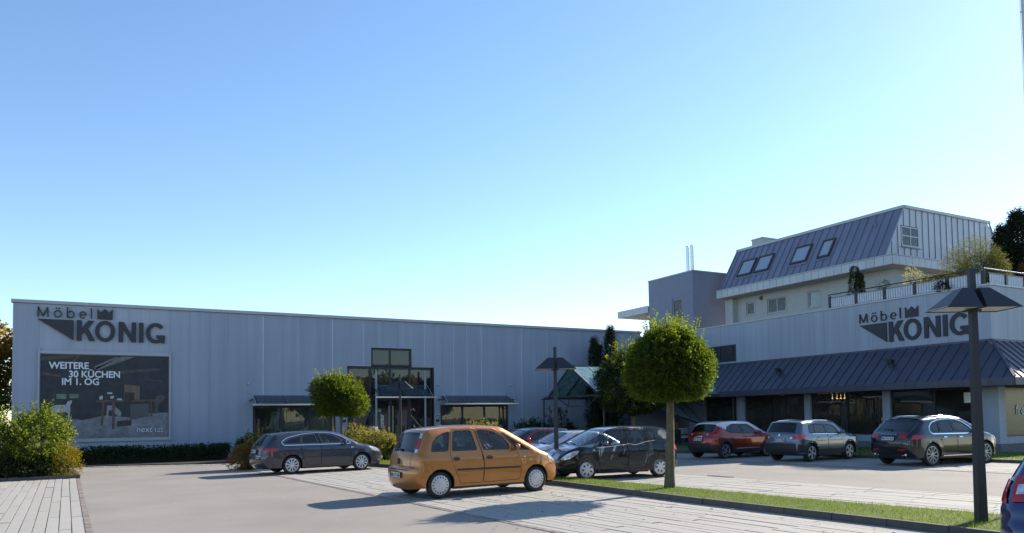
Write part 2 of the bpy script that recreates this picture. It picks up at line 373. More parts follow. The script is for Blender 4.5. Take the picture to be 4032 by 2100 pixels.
# ================================================================ buildings
panelm = None
def wallpanel_mat(name, col, streak=0.10, rib=0.0, tone=(0.50, 0.47, 0.42)):
    m = bpy.data.materials.new(name); m.use_nodes = True; nt = m.node_tree; L = nt.links; b = nt.nodes["Principled BSDF"]
    b.inputs["Roughness"].default_value = 0.55
    tc = node(nt, "ShaderNodeTexCoord")
    # water streaks: noise stretched along z
    mp = node(nt, "ShaderNodeMapping"); mp.inputs["Scale"].default_value = (3.0, 3.0, 0.12); L.new(tc.outputs["Object"], mp.inputs[0])
    n1 = node(nt, "ShaderNodeTexNoise"); n1.inputs["Scale"].default_value = 1.0; n1.inputs["Detail"].default_value = 5; L.new(mp.outputs[0], n1.inputs["Vector"])
    n2 = node(nt, "ShaderNodeTexNoise"); n2.inputs["Scale"].default_value = 0.35; n2.inputs["Detail"].default_value = 4; L.new(tc.outputs["Object"], n2.inputs["Vector"])
    oi = node(nt, "ShaderNodeObjectInfo")
    r1 = node(nt, "ShaderNodeMapRange"); r1.inputs[1].default_value = 0.3; r1.inputs[2].default_value = 0.7; r1.inputs[3].default_value = 1-streak; r1.inputs[4].default_value = 1+streak; L.new(n1.outputs["Fac"], r1.inputs[0])
    r2 = node(nt, "ShaderNodeMapRange"); r2.inputs[1].default_value = 0.3; r2.inputs[2].default_value = 0.7; r2.inputs[3].default_value = 0.95; r2.inputs[4].default_value = 1.05; L.new(n2.outputs["Fac"], r2.inputs[0])
    r3 = node(nt, "ShaderNodeMapRange"); r3.inputs[3].default_value = 0.975; r3.inputs[4].default_value = 1.025; L.new(oi.outputs["Random"], r3.inputs[0])
    a = node(nt, "ShaderNodeMath", operation='MULTIPLY'); L.new(r1.outputs[0], a.inputs[0]); L.new(r2.outputs[0], a.inputs[1])
    c = node(nt, "ShaderNodeMath", operation='MULTIPLY'); L.new(a.outputs[0], c.inputs[0]); L.new(r3.outputs[0], c.inputs[1])
    v = node(nt, "ShaderNodeVectorMath", operation='SCALE'); v.inputs[0].default_value = col; L.new(c.outputs[0], v.inputs["Scale"]); L.new(v.outputs[0], b.inputs["Base Color"])
    if rib:   # fine vertical profiling of the sheet metal
        sx = node(nt, "ShaderNodeSeparateXYZ"); L.new(tc.outputs["Object"], sx.inputs[0])
        ad = node(nt, "ShaderNodeMath", operation='ADD'); L.new(sx.outputs[0], ad.inputs[0]); L.new(sx.outputs[1], ad.inputs[1])
        sc = node(nt, "ShaderNodeMath", operation='MULTIPLY'); sc.inputs[1].default_value = 2*PI/0.05; L.new(ad.outputs[0], sc.inputs[0])
        sn = node(nt, "ShaderNodeMath", operation='SINE'); L.new(sc.outputs[0], sn.inputs[0])
        bp = node(nt, "ShaderNodeBump"); bp.inputs["Strength"].default_value = rib; bp.inputs["Distance"].default_value = 0.004
        L.new(sn.outputs[0], bp.inputs["Height"]); L.new(bp.outputs[0], b.inputs["Normal"])
    MATS[name] = m; return m
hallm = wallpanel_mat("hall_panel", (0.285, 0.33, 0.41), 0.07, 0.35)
hall_light = wallpanel_mat("hall_panel_pale", (0.335, 0.38, 0.455), 0.08, 0.35)  # paler panels at the hall's left end
showm = wallpanel_mat("showroom_render", (0.30, 0.34, 0.41), 0.10, 0.0)
metalgrey = mat("grey_trim_metal", (0.17, 0.18, 0.20), 0.45, 0.3, var=0.06)
whitetrim = mat("pale_trim_metal", (0.36, 0.38, 0.42), 0.4, 0.2, var=0.05)
darkframe = mat("anthracite_frame", (0.035, 0.038, 0.045), 0.5, 0.2, var=0.08)
signm = mat("anthracite_sign", (0.030, 0.032, 0.042), 0.6, var=0.08)
zinc = mat("zinc_sheet", (0.245, 0.245, 0.30), 0.42, 0.55, var=0.10, scale=1.2, stretch=(1,1,0.3), var2=0.08, scale2=0.4, rnd=0.05)
zinc_pale = mat("zinc_sheet_pale", (0.40, 0.43, 0.47), 0.45, 0.25, var=0.08, scale=1.5, rnd=0.04)
zinc_dark = mat("zinc_sheet_dark", (0.082, 0.083, 0.112), 0.48, 0.45, var=0.12, scale=1.5, stretch=(1,1,0.4), rnd=0.06)
whitewall = mat("white_render", (0.41, 0.425, 0.43), 0.8, var=0.05, scale=2)
steel = mat("brushed_steel", (0.62, 0.62, 0.62), 0.28, 1.0, var=0.05)
darkin = mat("dark_interior", (0.22, 0.21, 0.19), 0.9, var=0.3, scale=1.5)
floorin = mat("interior_floor", (0.26, 0.22, 0.18), 0.5, var=0.2, scale=2)
curtain = mat("net_curtain", (0.40, 0.46, 0.46), 0.9, var=0.12, scale=9, stretch=(3, 3, 0.2))
pane_m = glass("window_glass", (0.62, 0.66, 0.64), 0.0, 1.0, 1.52)
pane_dark = glass("tinted_glass", (0.42, 0.45, 0.45), 0.0, 1.0, 1.6)
canopy_glass = glass("canopy_glass", (0.62, 0.72, 0.74), 0.12, 1.0, 1.5)

def cut_rects(x0, x1, z0, z1, holes):
    """rectangle minus rectangular holes -> list of rectangles"""
    xs = sorted({x0, x1, *[min(max(h[0], x0), x1) for h in holes], *[min(max(h[1], x0), x1) for h in holes]})
    out = []
    for a, b in zip(xs, xs[1:]):
        if b-a < 1e-4: continue
        m = (a+b)/2; zs = [z0]; hs = sorted([(h[2], h[3]) for h in holes if h[0] <= m <= h[1]])
        cur = z0
        for ha, hb in hs:
            if ha > cur: out.append((a, b, cur, min(ha, z1)))
            cur = max(cur, hb)
        if cur < z1: out.append((a, b, cur, z1))
    return out

# ---------------------------------------------------------------- the hall on the left (front in plane y = 39.6)
YF = 39.6; HX0, HX1, HZ = -3.38, 31.19, 7.22
hall = thing("store_hall", "long grey metal clad furniture hall with flat roof behind the hedge", "building", (0, 0, 0))
holesL = [(6.74, 10.93, 0.75, 2.60), (11.55, 16.53, 0.0, 4.70), (12.87, 15.20, 4.70, 5.72), (16.90, 21.25, 0.75, 2.60)]
seams = [-3.38]
x = -2.38
while x < HX1-0.4: seams.append(x); x += 0.8845
seams.append(HX1)
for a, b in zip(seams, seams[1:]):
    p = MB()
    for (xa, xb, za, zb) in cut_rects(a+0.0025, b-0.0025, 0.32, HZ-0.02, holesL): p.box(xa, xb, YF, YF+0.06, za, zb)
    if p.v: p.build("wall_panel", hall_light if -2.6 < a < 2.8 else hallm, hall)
for xx, wd in ((7.24, .035), (10.78, .035), (12.45, .02), (13.33, .02), (15.98, .025), (17.75, .02), (18.6, .02), (19.52, .03), (22.2, .03), (24.0, .02)):  # pale stain streaks below the roof edge, built as thin strips
    zt = 7.15; zb = 3.15 if xx < 11 or 16.9 < xx < 21.3 else (5.8 if 12.8 < xx < 15.3 else (4.8 if 11.5 < xx < 16.6 else 0.6))
    MB().box(xx-wd/2, xx+wd/2, YF-0.006, YF-0.001, zb, zt).build("washed_streak", mat("washed_joint", (0.50, 0.57, 0.66), 0.5, var=0.25, scale=3, stretch=(1, 1, .3)), hall)
# structure behind the panels: dark backing, side walls, roof, base
core = MB()
for r in cut_rects(HX0+0.02, HX1-0.02, 0.0, HZ, holesL): core.box(r[0], r[1], YF+0.065, YF+0.22, r[2], r[3])
core.build("wall_core", mat("joint_shadow_gap", (0.30, 0.33, 0.38), 0.8), hall)
s = MB()
s.box(HX0, HX0+0.15, YF+0.222, YF+30, 0, HZ-0.02); s.box(HX1-0.15, HX1, YF+0.222, YF+30, 0, HZ-0.02); s.box(HX0+0.152, HX1-0.152, YF+29.8, YF+30, 0, HZ-0.02)
s.build("side_wall", hallm, hall)
MB().box(HX0+0.16, HX1-0.16, YF+0.23, YF+29.7, HZ-0.25, HZ-0.03).build("roof", metalgrey, hall)
b = MB(); 
for r in cut_rects(HX0+0.01, HX1, 0.0, 0.32, holesL): b.box(r[0], r[1], YF-0.012, YF+0.062, r[2], r[3]-0.003)
b.build("plinth", mat("plinth_render", (0.40, 0.40, 0.40), 0.9, bump=0.2), hall)
n = 12; cw = (HX1+0.05-HX0+0.07)/n
for i in range(n):
    c = MB(); xa = HX0-0.07+i*cw; 
    c.box(xa+0.004, xa+cw-0.004, YF-0.09, YF+0.30, HZ-0.005, HZ+0.135)
    c.build("parapet_cap", whitetrim, hall)
# interior seen through the panes
it = MB(); it.box(5.5, 22.5, YF+0.3, YF+7.0, -0.02, 0.09); it.build("interior_floor", floorin, hall)
it = MB(); it.box(5.5, 22.5, YF+7.0, YF+7.1, 0.0, 6.2); it.box(5.4, 5.5, YF+0.3, YF+7, 0, 6.2); it.box(22.5, 22.6, YF+0.3, YF+7, 0, 6.2)
it.box(11.0, 11.1, YF+0.3, YF+6, 0.1, 3.0); it.box(16.75, 16.85, YF+0.3, YF+6, 0.1, 3.0); it.box(5.5, 11.0, YF+0.25, YF+6.9, 3.0, 3.1); it.box(16.85, 22.5, YF+0.25, YF+6.9, 3.0, 3.1)
it.box(11.1, 16.75, YF+1.2, YF+1.3, 0.1, 5.9); it.box(11.1, 16.75, YF+2.0, YF+6.9, 3.05, 3.25)
it.build("interior_wall", darkin, hall)

def glazing(parent, name, xs, zs, y, mframe, mpane, fw=0.05, depth=0.08, curt=(), skip=()):
    """frame with mullions at xs edges and transoms at zs; one pane per field; curt = indices of fields with curtain"""
    fr = MB(); x0, x1, z0, z1 = xs[0], xs[-1], zs[0], zs[-1]
    for i, xx in enumerate(xs):
        a, b = (xx, xx+fw) if i == 0 else ((xx-fw, xx) if i == len(xs)-1 else (xx-fw/2, xx+fw/2))
        fr.box(a, b, y, y+depth, z0, z1)
    for j, zz in enumerate(zs):
        a, b = (zz, zz+fw) if j == 0 else ((zz-fw, zz) if j == len(zs)-1 else (zz-fw/2, zz+fw/2))
        fr.box(x0, x1, y+0.003, y+depth-0.003, a, b)
    fo = fr.build(name, mframe, parent)
    for i in range(len(xs)-1):
        for j in range(len(zs)-1):
            if (i, j) in skip: continue
            MB().box(xs[i]+fw*0.4, xs[i+1]-fw*0.4, y+depth*0.45, y+depth*0.45+0.012, zs[j]+fw*0.4, zs[j+1]-fw*0.4).build("pane", mpane, fo)
            if i in curt:
                cm = MB(); nn = int((xs[i+1]-xs[i])/0.045); yy = y+0.35
                za, zb = zs[0]+0.02, zs[-1]-0.02; k0 = len(cm.v)
                for q in range(nn+1):
                    xx = xs[i]+(xs[i+1]-xs[i])*q/nn; yo = yy+0.03*math.sin(q*1.9)+0.015*math.sin(q*0.7)
                    cm.v += [(xx, yo, za), (xx, yo, zb), (xx, yo+0.004, za), (xx, yo+0.004, zb)]
                for q in range(nn):
                    k = k0+q*4; cm.f += [(k, k+4, k+5, k+1), (k+2, k+3, k+7, k+6)]; cm.m += [0, 0]
                cm.build("curtain", curtain, fo, smooth=80, fix=False)
    return fo
glazing(hall, "window", [6.76, 8.15, 9.61, 10.91], [0.80, 2.58], YF+0.03, darkframe, pane_m, 0.09, curt=(1, 2))
glazing(hall, "window", [16.92, 18.29, 19.70, 20.95, 21.23], [0.80, 2.58], YF+0.03, darkframe, pane_m, 0.10, curt=(0, 2))
gw = glazing(hall, "entrance_glazing", [11.57, 12.83, 13.97, 15.10, 16.40, 16.51], [0.10, 3.02, 4.68], YF+0.04, darkframe, pane_dark, 0.12, skip=((1, 0), (2, 0)))
glazing(hall, "entrance_glazing", [12.89, 13.97, 15.18], [4.72, 5.70], YF+0.04, darkframe, pane_dark, 0.10)
# flashing round the openings
def trim(*a): MB().box(*a).build("opening_trim", whitetrim, hall)
for (a, c2, z) in ((12.84, 15.23, 5.72), (11.52, 12.87, 4.70), (15.20, 16.56, 4.70)): trim(a, c2, YF-0.03, YF+0.04, z+0.002, z+0.035)
for (xx, za, zb) in ((11.52, 0.3, 4.70), (16.53, 0.3, 4.70), (12.84, 4.737, 5.72), (15.20, 4.737, 5.72)): trim(xx, xx+0.03, YF-0.025, YF+0.04, za, zb)
for (a, c2) in ((6.70, 10.97), (16.86, 21.29)): trim(a, c2, YF-0.03, YF+0.04, 2.60, 2.63); trim(a, c2, YF-0.07, YF+0.04, 0.735, 0.765)
# double door with long handles
for (a, b2, hx) in ((12.89, 13.965, 13.87), (13.975, 15.05, 14.09)):
    d = MB(); d.box(a, a+0.08, YF+0.05, YF+0.11, 0.1, 2.98); d.box(b2-0.08, b2, YF+0.05, YF+0.11, 0.1, 2.98); d.box(a+0.08, b2-0.08, YF+0.05, YF+0.11, 0.1, 0.25); d.box(a+0.08, b2-0.08, YF+0.05, YF+0.11, 2.86, 2.98)
    do = d.build("entrance_door", darkframe, hall)
    MB().box(a+0.07, b2-0.07, YF+0.075, YF+0.087, 0.24, 2.87).build("pane", pane_dark, do)
    h = MB(); h.tube((hx, YF-0.02, 0.85), (hx, YF-0.02, 2.56), 0.022, n=8)
    for z in (1.0, 2.4): h.tube((hx, YF-0.02, z), (hx, YF+0.06, z), 0.014, n=6)
    h.build("handle", steel, do, smooth=40)
    if a < 13:
        t = text_mesh("contur", 0.36, 0.004, offset=0.012, spacing=0.95)
        xform(t, lambda u, v, w: (13.575-v*0.95, YF+0.035-w, 1.36+u*0.80)); obj("lettering", t, mat("white_film", (0.62, 0.62, 0.60), 0.5), do)
        t = text_mesh("R", 0.11, 0.004, offset=0.004); xform(t, lambda u, v, w: (13.375-v, YF+0.035-w, 2.28+u)); obj("lettering", t, MATS["white_film"], do)
        r = MB()
        for k in range(20):
            a0, a1 = 2*PI*k/20, 2*PI*(k+1)/20
            r.face([(13.34+math.cos(q)*s_, YF+0.033, 2.32+math.sin(q)*s_) for q, s_ in ((a0, .075), (a1, .075), (a1, .092), (a0, .092))])
        r.build("lettering", MATS["white_film"], do, fix=False)
for (xx, zz) in ((12.76, 2.28), (12.80, 2.36), (15.30, 2.38), (15.36, 2.31), (12.76, 1.37), (12.80, 1.44), (15.31, 1.47), (15.37, 1.40)): MB().box(xx-0.03, xx+0.03, YF+0.02, YF+0.03, zz-0.03, zz+0.03).build("door_sticker", MATS["white_film"], hall)
MB().tube((15.52, YF+1.0, 2.36), (15.52, YF+1.03, 2.36), 0.035, n=8).build("alarm_light", mat("red_alarm_light", (0.6, 0.05, 0.02), 0.4, emit=(1.0, 0.12, 0.05), estr=6), hall)
# steel posts that hold the entrance canopy
for xx in (13.02, 15.83):
    pm = MB(); pm.tube((xx, YF-0.42, 0.1), (xx, YF-0.42, 4.42), 0.062, n=14); pm.ball((xx, YF-0.42, 4.42), 0.066, 14, 6)
    for z in (1.2, 3.15): pm.tube((xx, YF-0.42, z), (xx, YF+0.05, z), 0.02, n=6)
    tag(pm.build("canopy_post", mat("post_paint", (0.26, 0.29, 0.34), 0.45, 0.3), smooth=40), "tall steel post %s carrying the glass canopy over the contur doors" % ("left of the door lettering," if xx < 14 else "right of the doors,"), "post", "steel posts at the hall entrance")

def canopy(name, label, xb0, xb1, zb, xf0, xf1, zf, proj, nf, rodx, arms, group):
    t = thing(name, label, "canopy", ((xb0+xb1)/2, YF, zf), 0, group); ox, oy, oz = t.location
    P = lambda x, y, z: (x-ox, y-oy, z-oz)
    yb, yf = YF-0.03, YF-proj
    m = MB(); m.bar(P(xb0, yb, zb), P(xb1, yb, zb), 0.07, 0.09); m.build("wall_rail", darkframe, t)
    m = MB(); m.bar(P(xf0-0.25, yf-0.03, zf-0.02), P(xf1+0.25, yf-0.03, zf-0.02), 0.07, 0.07); m.build("front_rail", steel, t)
    for i in range(nf+1):
        a = xb0+(xb1-xb0)*i/nf; b2 = xf0+(xf1-xf0)*i/nf
        m = MB(); m.bar(P(a, yb, zb+0.02), P(b2, yf, zf+0.03), 0.045, 0.06); m.build("rafter", darkframe, t)
    for i in range(nf):
        a0, a1 = xb0+(xb1-xb0)*(i+0.02)/nf, xb0+(xb1-xb0)*(i+0.98)/nf; b0, b1 = xf0+(xf1-xf0)*(i+0.02)/nf, xf0+(xf1-xf0)*(i+0.98)/nf
        m = MB(); m.hexa([P(a0, yb, zb+.055), P(a1, yb, zb+.055), P(b1, yf, zf+.065), P(b0, yf, zf+.065), P(a0, yb, zb+.067), P(a1, yb, zb+.067), P(b1, yf, zf+.077), P(b0, yf, zf+.077)])
        m.build("pane", canopy_glass, t)
    for (xr, zr, xe) in rodx:
        m = MB(); m.tube(P(xr, YF-0.04, zr), P(xe, yf, zf+0.05), 0.014, n=6); m.ball(P(xr, YF-0.03, zr), 0.055, 8, 5); m.build("tie_rod", steel, t, smooth=40)
    for xa in arms:
        m = MB(); m.bar(P(xa, YF-0.02, zf+0.22), P(xa, yf+0.2, zf+0.22), 0.06, 0.05); m.build("bracket_arm", darkframe, t)
    return t
canopy("glass_canopy", "flat glass canopy over the shop window left of the entrance", 6.80, 10.92, 3.07, 6.80, 10.92, 2.66, 1.0, 3, [(6.51, 3.73, 6.72), (11.1, 3.73, 10.95)], (6.62, 11.0), "glass canopies on the hall front")
canopy("glass_canopy", "flat glass canopy over the shop window right of the entrance", 17.0, 21.14, 3.07, 17.0, 21.14, 2.66, 1.0, 3, [(16.72, 3.74, 16.95), (21.45, 3.72, 21.2)], (16.75, 21.3), "glass canopies on the hall front")
canopy("glass_canopy", "higher glass canopy on slanting rods over the contur double doors", 12.95, 15.9, 3.62, 12.95, 15.9, 3.02, 1.25, 2, [(13.02, 4.1, 12.85), (15.83, 4.1, 15.95)], (), "glass canopies on the hall front")
# banner stand and plaques
bt = thing("window_poster", "white product poster standing behind the hall's left window", "poster", (7.88, YF+0.30, 0.8))
MB().box(-0.20, 0.20, 0.0, 0.02, 0.0, 1.50).build("poster_sheet", mat("poster_white", (0.55, 0.58, 0.58), 0.6), bt)
t = text_mesh("bruhl", 0.13, 0.002, 0.003); xform(t, lambda u, v, w: (-0.17+u, -0.004-w, 1.33+v)); obj("lettering", t, signm, bt)
MB().box(-0.09, -0.02, -0.004, -0.001, 0.52, 0.80).box(-0.14, -0.08, -0.004, -0.001, 0.74, 0.82).build("printed_figure", mat("print_brown", (0.12, 0.07, 0.05), 0.6), bt)
def plaque(xc, zc, label):
    t = thing("wall_plaque", label, "sign", (xc, YF, zc), 0, "round logo plaques beside the entrance")
    MB().box(-0.15, 0.15, -0.045, -0.002, -0.22, 0.22).build("board", MATS["white_film"], t)
    MB().box(-0.12, 0.12, -0.055, -0.046, -0.19, 0.19).build("black_field", signm, t)
    r = MB()
    for k in range(16):
        a0, a1 = R(20+k*20), R(20+(k+1)*20)
        if a1 > R(340): break
        r.face([(math.cos(q)*s_, -0.058, 0.06+math.sin(q)*s_) for q, s_ in ((a0, .05), (a1, .05), (a1, .095), (a0, .095))])
    r.box(0.0, 0.03, -0.058, -0.056, 0.02, 0.09)
    r.build("emblem", MATS["white_film"], t, fix=False)
plaque(16.715, 1.83, "small black plaque with white ring on the wall right of the entrance")
plaque(11.36, 1.88, "small black plaque with white ring behind the small tree")

# ---------------------------------------------------------------- lettering for the two big signs
def stroke(b, pts, wd, fn, dep, closed=False):
    """polyline of constant width in 2D, made solid"""
    n = len(pts); L, Rr = [], []
    for i in range(n):
        p = pts[i]
        if closed: a, c = pts[i-1], pts[(i+1) % n]
        else: a, c = pts[max(i-1, 0)], pts[min(i+1, n-1)]
        dx, dy = c[0]-a[0], c[1]-a[1]; l = math.hypot(dx, dy) or 1
        nx, ny = -dy/l*wd/2, dx/l*wd/2
        L.append((p[0]+nx, p[1]+ny)); Rr.append((p[0]-nx, p[1]-ny))
    rng = range(n) if closed else range(n-1)
    for i in rng:
        j = (i+1) % n
        q = [L[i], Rr[i], Rr[j], L[j]]
        b.hexa([fn(u, v, 0) for u, v in q]+[fn(u, v, dep) for u, v in q])
def arc(cx, cy, rx, ry, a0, a1, n=20): return [(cx+rx*math.cos(R(a0+(a1-a0)*i/n)), cy+ry*math.sin(R(a0+(a1-a0)*i/n))) for i in range(n+1)]
def big_sign(t, fn, dep):
    """sign 5.2 wide x 1.5 high: u from 0, v from 0 (bottom of KOENIG letters)"""
    def poly(p, nm):
        b = MB(); b.prism(p, fn, dep); b.build(nm, signm, t)
    def letter(fns):
        b = MB(); fns(b); b.build("letter", signm, t)
    poly([(0.02, 0.92), (1.42, 0.92), (1.42, 0.01)], "triangle_emblem")
    poly([(1.54, 0.0), (1.74, 0.0), (1.74, 0.30), (1.86, 0.42), (2.04, 0.0), (2.27, 0.0), (2.0, 0.57), (2.24, 0.93), (2.00, 0.93), (1.74, 0.56), (1.74, 0.93), (1.54, 0.93)], "letter")
    # the two ring letters as closed bands
    b = MB(); n = 32
    for i in range(n):
        a0, a1 = 2*PI*i/n, 2*PI*(i+1)/n
        q = [(2.68+0.41*math.cos(a0), 0.465+0.485*math.sin(a0)), (2.68+0.41*math.cos(a1), 0.465+0.485*math.sin(a1)), (2.68+0.235*math.cos(a1), 0.465+0.325*math.sin(a1)), (2.68+0.235*math.cos(a0), 0.465+0.325*math.sin(a0))]
        b.hexa([fn(u, v, 0) for u, v in q]+[fn(u, v, dep) for u, v in q])
    b.build("letter", signm, t)
    poly([(3.23, 0.0), (3.42, 0.0), (3.42, 0.62), (3.76, 0.0), (3.96, 0.0), (3.96, 0.93), (3.77, 0.93), (3.77, 0.32), (3.44, 0.93), (3.23, 0.93)], "letter")
    poly([(4.08, 0.0), (4.27, 0.0), (4.27, 0.93), (4.08, 0.93)], "letter")
    b = MB(); n = 26; A0, A1 = R(38), R(330)
    for i in range(n):
        a0, a1 = A0+(A1-A0)*i/n, A0+(A1-A0)*(i+1)/n
        q = [(4.79+0.42*math.cos(a0), 0.465+0.485*math.sin(a0)), (4.79+0.42*math.cos(a1), 0.465+0.485*math.sin(a1)), (4.79+0.235*math.cos(a1), 0.465+0.325*math.sin(a1)), (4.79+0.235*math.cos(a0), 0.465+0.325*math.sin(a0))]
        b.hexa([fn(u, v, 0) for u, v in q]+[fn(u, v, dep) for u, v in q])
    b.prism([(4.82, 0.37), (5.19, 0.37), (5.19, 0.0), (5.04, 0.0), (4.99, 0.20), (4.99, 0.52), (4.82, 0.52)][:5]+[(5.0, 0.23), (4.82, 0.23)], fn, dep*0.98)
    b.build("letter", signm, t)
    W = 0.046
    letter(lambda b: (stroke(b, [(0.04, 1.03), (0.06, 1.46)], W, fn, dep), stroke(b, [(0.05, 1.46), (0.23, 1.05)], W, fn, dep), stroke(b, [(0.23, 1.05), (0.41, 1.46)], W, fn, dep*0.97), stroke(b, [(0.41, 1.46), (0.43, 1.03)], W, fn, dep*0.94)))
    letter(lambda b: (stroke(b, arc(0.80, 1.18, 0.135, 0.145, 0, 342, 19), W*0.9, fn, dep, True), stroke(b, [(0.71, 1.43), (0.765, 1.43)], 0.055, fn, dep), stroke(b, [(0.835, 1.43), (0.89, 1.43)], 0.055, fn, dep)))
    letter(lambda b: (stroke(b, [(1.17, 1.03), (1.17, 1.50)], W, fn, dep), stroke(b, arc(1.30, 1.18, 0.13, 0.145, 0, 342, 19), W*0.9, fn, dep*0.96, True)))
    letter(lambda b: (stroke(b, arc(1.78, 1.18, 0.125, 0.145, 0, 310, 18), W*0.9, fn, dep), stroke(b, [(1.66, 1.18), (1.91, 1.18)], W*0.8, fn, dep*0.96)))
    letter(lambda b: stroke(b, [(2.12, 1.03), (2.12, 1.51)], W, fn, dep))
    poly([(2.36, 1.02), (2.98, 1.02), (2.98, 1.50), (2.84, 1.33), (2.67, 1.50), (2.50, 1.33), (2.36, 1.50)], "crown_emblem")
sg = thing("shop_sign", "big dark Möbel KÖNIG lettering on the hall's left end", "sign", (-2.48, YF, 5.60), 0, "Möbel KÖNIG signs")
big_sign(sg, lambda u, v, d: (u, -0.03-d, v), 0.07)
# ---------------------------------------------------------------- banner with frame
bn = thing("advertising_banner", "huge framed dark kitchen advertising banner on the hall wall", "banner", (-2.42, YF, 1.0))
f = MB(); f.box(0.0, 0.07, -0.10, -0.005, 0.0, 4.24); f.build("frame_bar", whitetrim, bn)
f = MB(); f.box(5.33, 5.40, -0.10, -0.005, -0.02, 4.24); f.build("frame_bar", whitetrim, bn)
f = MB(); f.box(0.072, 5.328, -0.08, -0.005, 3.985, 4.13); f.build("frame_bar", whitetrim, bn)
f = MB(); f.box(0.072, 5.328, -0.08, -0.005, 0.0, 0.145); f.build("frame_bar", whitetrim, bn)
px0, px1, pz0, pz1 = 0.105, 5.295, 0.175, 3.955
def pp(name, polys, m, lay, bld=None):
    b = MB()
    for p in polys: b.prism([(px0+(px1-px0)*u, pz0+(pz1-pz0)*v) for u, v in p], lambda u, v, d: (u, -0.035-0.002*lay-d*0.5, v), 0.0015)
    return b.build(name, m, bn)
pm = lambda nm, c, **k: mat("print_"+nm, c, 0.55, **k)
pp("banner_sheet", [[(0, 0), (1, 0), (1, 1), (0, 1)]], pm("barn_dark", (0.024, 0.027, 0.034), var=0.35, scale=1.3, var2=0.3, scale2=4), 0)
pp("printed_floor", [[(0, 0), (1, 0), (1, .30), (.85, .29), (.72, .24), (.55, .26), (.48, .27), (.32, .215), (.22, .24), (0.0, .20)]], pm("floor", (0.17, 0.18, 0.20), var=0.35, scale=2.2, var2=0.25, scale2=6), 1)
pp("printed_beam", [[(.40, .84), (.43, .82), (.72, .99), (.62, .99)], [(.56, .98), (.60, .98), (.42, .83), (.40, .86)]], pm("beam", (0.15, 0.15, 0.155), var=0.4, scale=5), 1)
pp("printed_beam", [[(0, .97), (.3, 1), (.25, .90), (.22, .9), (.26, .97), (0, .92)], [(.5, .80), (.92, .86), (.94, .83), (.5, .76)], [(.80, .725), (.94, .70), (.94, .685), (.80, .71)], [(0, .79), (.15, .76), (.15, .73), (0, .76)]], pm("rafter", (0.065, 0.055, 0.050), var=0.5, scale=6), 1)
pp("printed_panelling", [[(.64, .45), (.765, .45), (.765, .63), (.64, .65)]], pm("planks", (0.15, 0.10, 0.07), var=0.5, scale=8, stretch=(6, 1, 0.2)), 1)
pp("printed_window", [[(.12, .47), (.195, .47), (.195, .53), (.12, .53)], [(.215, .48), (.285, .48), (.285, .53), (.215, .53)]], pm("barn_window", (0.12, 0.18, 0.13), var=0.5, scale=9), 2)
pp("printed_table", [[(.42, .43), (.90, .44), (.90, .465), (.42, .455)], [(.455, .15), (.475, .15), (.485, .43), (.468, .43)], [(.545, .10), (.565, .10), (.565, .43), (.545, .43)], [(.855, .25), (.87, .25), (.865, .44), (.85, .44)]], pm("table", (0.10, 0.062, 0.045), var=0.35, scale=9), 3)
pp("printed_cabinet", [[(.69, .21), (.84, .255), (.84, .415), (.69, .405)]], pm("cabinet", (0.08, 0.08, 0.085), var=0.15), 2)
pp("printed_crate", [[(.585, .13), (.70, .145), (.70, .21), (.585, .20)], [(.64, .42), (.645, .55), (.72, .55), (.72, .45)]], pm("crate", (0.040, 0.028, 0.022), var=0.5, scale=12), 4)
pp("printed_sheep", [[(.085, .33), (.09, .385), (.12, .40), (.19, .40), (.205, .445), (.235, .455), (.235, .42), (.222, .40), (.225, .34), (.214, .215), (.205, .215), (.205, .30), (.19, .315), (.12, .30), (.10, .29)]], pm("sheep", (0.34, 0.36, 0.36), var=0.25, scale=8), 2)
pp("printed_calf", [[(.50, .23), (.51, .23), (.52, .33), (.55, .33), (.58, .27), (.61, .255), (.62, .30), (.60, .34), (.55, .39), (.505, .39)]], pm("calf", (0.24, 0.23, 0.22), var=0.3, scale=8), 2)
pp("printed_cow", [[(.89, .30), (.915, .30), (.92, .40), (.96, .45), (.985, .50), (.94, .52), (.90, .505), (.885, .45)]], pm("cow", (0.075, 0.065, 0.06), var=0.4, scale=10), 2)
pp("printed_crockery", [[(.445, .465), (.47, .465), (.47, .51), (.445, .50)], [(.505, .53), (.545, .53), (.545, .55), (.505, .55)], [(.58, .455), (.625, .455), (.62, .475), (.585, .475)], [(.53, .475), (.555, .475), (.56, .51), (.53, .50)]], pm("crockery", (0.42, 0.45, 0.46), var=0.1), 4)
prm = pm("white_letters", (0.66, 0.70, 0.74), var=0.05)
for (s_, sz, x, z, sp, off) in (("WEITERE", 0.425, .062, .832, 0.98, 0.010), ("30 KÜCHEN", 0.425, .207, .730, 0.98, 0.010), ("IM 1. OG", 0.425, .155, .640, 0.98, 0.010), ("next", 0.40, .74, .060, 1.0, -0.002), ("125", 0.27, .882, .058, 1.1, -0.001)):
    t = text_mesh(s_, sz, 0.001, off, sp)
    xform(t, lambda u, v, w: (px0+(px1-px0)*x+u*0.93, -0.048-w, pz0+(pz1-pz0)*z+v)); obj("lettering", t, prm, bn)
MB().tube((5.48, -0.06, 0.03), (5.48, -0.01, 0.03), 0.05, n=10).build("tap_cover", whitetrim, bn)
